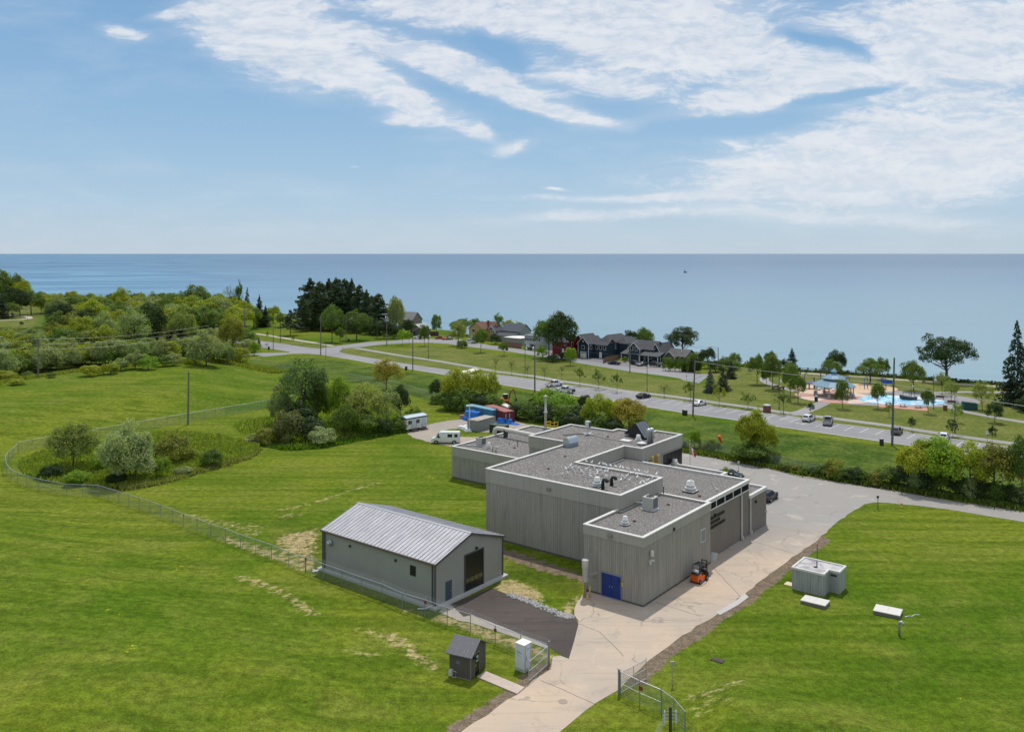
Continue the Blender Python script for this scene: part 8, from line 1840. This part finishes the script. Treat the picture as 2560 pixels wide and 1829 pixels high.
# pale two storey house
pv = sidm('pale_siding', (.40, .43, .44))
t = house(1340, 875, 'pale grey two storey house with dark shutters and a dark metal roof')
MB().box(-6.4, 0, 0, 6, 0, 5.6).obj('wall', pv, t)
MB().add([(-6.9, -.5, 5.55), (.5, -.5, 5.55), (.5, 6.5, 6.3), (-6.9, 6.5, 6.3), (-6.9, -.5, 5.75), (.5, -.5, 5.75), (.5, 6.5, 6.5), (-6.9, 6.5, 6.5)], [(0, 3, 2, 1), (4, 5, 6, 7), (0, 1, 5, 4), (1, 2, 6, 5), (3, 0, 4, 7)]).obj('roof', wallmat('standing_seam', (.13, .145, .155), .45, .05, .02, 0, 0, rough=.5), t)
gable(t, -3, 4.0, 6.0, 14, 5.6, 8.6, 'x', pv, MATS['standing_seam'])
for k, q in enumerate((-5.6, -4.35, -3.1, -1.85, -.9)): winm(t, q, q + .5, 0, 3.7, 4.7, shutter=(blk if k in (0, 2, 4) else None))
winm(t, -2.6, -1.6, 0, 1.2, 2.3, shutter=blk); door(t, -5.3, -3.7, 0, 2.4, trimw); winm(t, 1.5, 2.6, 0, 3.5, 4.6, 'x')
MB().box(-5.7, -3.4, -.7, -.0, 2.6, 2.7).obj('awning', trimw, t)
# low white roofed building + brown fence in front
t = thing('boat_shed', 'low building with a flat white roof between the grey and the pale house', 'shed', (*P0(1300, 864), 0), HA)
MB().box(-9, 0, 0, 8, 0, 3.0).obj('wall', sidm('shed_siding', (.3, .3, .28)), t); MB().box(-9.4, .4, -.4, 8.4, 3.0, 3.25).obj('roof', M('white_membrane', (.75, .74, .70), .6), t)
def board_fence(pts, h, label, mat):
    w = [Vector((*P0(*q), 0)) for q in pts]; o = w[0]; t = thing('board_fence', label, 'fence', o)
    for i in range(len(w) - 1):
        d = w[i + 1] - w[i]; a = math.atan2(d.y, d.x)
        MB().xf(w[i] - o, a).box(0, d.length, -.03, .03, 0, h).obj('panel', mat, t)
        n = max(1, int(d.length / 2.4))
        for k in range(n + 1): MB().xf(w[i] - o + d * k / n, a).box(-.07, .07, -.09, .05, 0, h + .1).obj('post', mat, t)
bf = wallmat('brown_boards', (.22, .13, .09), .18, .03, .01, 0, .2)
board_fence([(1253, 866), (1272, 867.5), (1303, 871.5)], 2.3, 'brown board fence between the grey and the pale house', bf); board_fence([(1508, 908.5), (1521, 903), (1548, 899)], 1.8, 'brown board fence right of the navy house drive', bf); board_fence([(1071, 838.5), (1096, 839)], 2.0, 'dark brown board fence right of the small cottage', wallmat('dark_boards', (.09, .05, .045), .18, .03, .01, 0, .2)); board_fence([(1432, 893), (1446, 895)], 1.8, 'red brown board fence left of the navy house', bf)
# grey house
gv = sidm('grey_siding', (.27, .28, .28))
t = house(1238, 853, 'grey house with a long slate coloured roof and a low front wing')
gable(t, -4.6, 0, 0, 6, 4.7, 6.9, 'y', gv, shg, .3); gable(t, -.2, 12, 4, 11, 4.9, 7.8, 'x', gv, M('slate_shingle', (.085, .095, .115), .9, var=.15)); gable(t, 0.2, 12, -.5, 4, 2.9, 3.9, 'x', gv, shg, .3)
for q in (-3.7, -2.4, -1.1): winm(t, q, q + .5, 0, 3.5, 4.8)
# yellow house
yv = sidm('yellow_siding', (.42, .30, .11))
t = house(1199, 852, 'yellow house with a brown gable roof')
gable(t, -7.0, 2.0, 0, 8, 5.3, 8.2, 'y', yv, shb, .35, trim=False); gable(t, -1.0, 4.5, 3.5, 10, 5.6, 8.4, 'x', yv, shb, .3)
winm(t, -4.2, -3.3, 0, 3.8, 5.2, shutter=blk); winm(t, -.6, .2, 0, 3.8, 4.9); door(t, -5.8, -4.6, 0, 2.3, M('pale_blue_door', (.35, .45, .5), .5)); winm(t, 3.2, 4.2, 4.5 - 2.5, 1.2, 2.3, 'x')
MB().box(.9, 1.6, 4, 4.8, 7.0, 9.2).obj('chimney', M('chimney_brick', (.16, .06, .045), .9), t)
# small cottages at the left
t = house(1056, 838.5, 'small stone coloured cottage with a pale roof at the left of the side street', HA + R(18)); gable(t, -8.0, 0, 0, 8, 2.9, 5.2, 'y', sidm('stone_siding', (.21, .19, .15)), shl, .4, trim=False); MB().box(-7.0, -4.2, -.06, 0, .1, 2.3).obj('garage_door', M('dark_door', (.05, .05, .055), .5), t)
t = house(1020, 822, 'grey gabled house half hidden behind the silver green tree', HA + R(10)); gable(t, -6, 3, 0, 8, 5.0, 8.6, 'x', sidm('stone_siding', (.2, .2, .2)), M('mid_grey_shingle', (.2, .2, .2), .9), .4)

# ---------------------------------------------------------------- sailboat
p = Vector((*P0(1713.5, 681.5, LAKE), LAKE)); t = thing('sailboat', 'tiny sailboat on the open lake near the horizon', 'sailboat', p, R(8))
MB().loft([[(-5, -.9, .3), (-5, .9, .3), (-5, 1.1, 1.6), (-5, -1.1, 1.6)], [(0, -1.3, -.2), (0, 1.3, -.2), (0, 1.6, 1.5), (0, -1.6, 1.5)], [(5.5, -.05, .6), (5.5, .05, .6), (5.8, .08, 1.9), (5.8, -.08, 1.9)]]).obj('hull', M('hull_dark', (.03, .04, .06), .4), t)
MB().box(-3, 1.5, -.9, .9, 1.5, 2.5, .1).obj('cabin', M('hull_dark', (.03, .04, .06)), t); MB().tube([(-1.0, 0, 1.5), (-1.0, 0, 14)], .12, 6).obj('mast', lampg, t)
MB().add([(-1.1, 0, 2.8), (-4.8, .2, 2.8), (-1.1, .1, 8.5), (-1.1, .12, 2.8), (-4.8, .32, 2.8), (-1.1, .22, 8.5)], [(0, 1, 2), (3, 5, 4), (0, 3, 4, 1), (1, 4, 5, 2), (2, 5, 3, 0)]).obj('sail', M('sail_grey', (.35, .40, .46), .7), t)

# ---------------------------------------------------------------- gulls
wg = M('gull_white', (.80, .80, .80), .6); gg = M('gull_grey', (.62, .63, .65), .6); gb_ = M('gull_beak', (.50, .30, .05), .5)
gl = thing('seagull', 'x', 'bird', scale=(.66, 1.15, .95))
MB().tube([(-.30, 0, .22), (-.2, 0, .25), (-.05, 0, .28), (.10, 0, .33), (.17, 0, .42), (.21, 0, .50), (.26, 0, .52), (.29, 0, .52)], [.02, .06, .10, .085, .05, .052, .045, .015], 8).tube([(0, -.04, .22), (0, -.04, 0)], .012, 4).tube([(0, .04, .22), (0, .04, 0)], .012, 4).obj('body', wg, gl, True)
for s in (-1, 1): MB().loft([[(-.36, s * .03, .25), (-.36, s * .045, .25), (-.36, s * .045, .27), (-.36, s * .03, .27)], [(-.1, s * .085, .2), (-.1, s * .11, .2), (-.1, s * .11, .34), (-.1, s * .085, .34)], [(.08, s * .08, .24), (.08, s * .10, .24), (.08, s * .10, .36), (.08, s * .08, .36)]]).obj('wing', gg, gl)
MB().tube([(.28, 0, .52), (.36, 0, .505)], [.018, .005], 5).obj('beak', gb_, gl)
GU = [(236,725),(175,765),(208,750),(252,755),(292,742),(340,757),(262,778),(320,795),(368,795),(192,815),(132,832),(395,822),(402,850),(430,772),(463,750),(478,795),(480,828),(480,858),(528,755),(530,825),(565,800),(568,825),(540,850),(608,785),(572,782),(634,830),(664,797),(698,795),(680,858),(740,860),(820,850),(883,860),(865,905),(905,890),(925,875),(945,850),(980,825),(972,905),(1067,870),(1048,838),(668,900),(1203,858)]
GC = [(430,677),(500,690),(592,710),(640,713),(660,716),(683,725),(732,732),(797,745),(852,752),(887,760),(937,768),(963,775),(1040,790),(1088,797),(1155,813),(1190,820),(1308,838),(1290,875),(1258,888),(1205,912),(1187,920),(1148,940),(1107,953),(1045,972)]
first = True
def gull(px, py, z, label, group):
    global first
    x, y = P0(1380 + px / 5.0066, 1020 + py / 5.0066, z); rz = TR.choice([0, 1]) * 3.14 + TR.uniform(-1, 1)
    if first: gl.location = (x, y, z); gl.rotation_euler = (0, 0, rz); gl['label'] = label; first = False; (group and gl.__setitem__('group', group))
    else: copy_tree(gl, (x, y, z), rz, label, group)
for px, py in GU: gull(px, py + 12, 9.42, 'white gull standing on the gravel of the tall block roof', 'gulls on the tall roof')
for px, py in GC[:17]: gull(px, py + 6, 9.70, 'white gull perched on the coping between the tall roof and the middle roof', 'gulls on the rear coping')
for px, py in GC[17:]: gull(px, py + 6, 9.70, 'white gull perched on the coping at the right corner of the tall roof', 'gulls on the right coping')
gull(1740, 935, 9.3, 'gull perched on top of the large round vent of the middle roof', None); gull(2060, 1035, 7.6, 'gull alone on the gravel near the right corner of the middle roof', None)
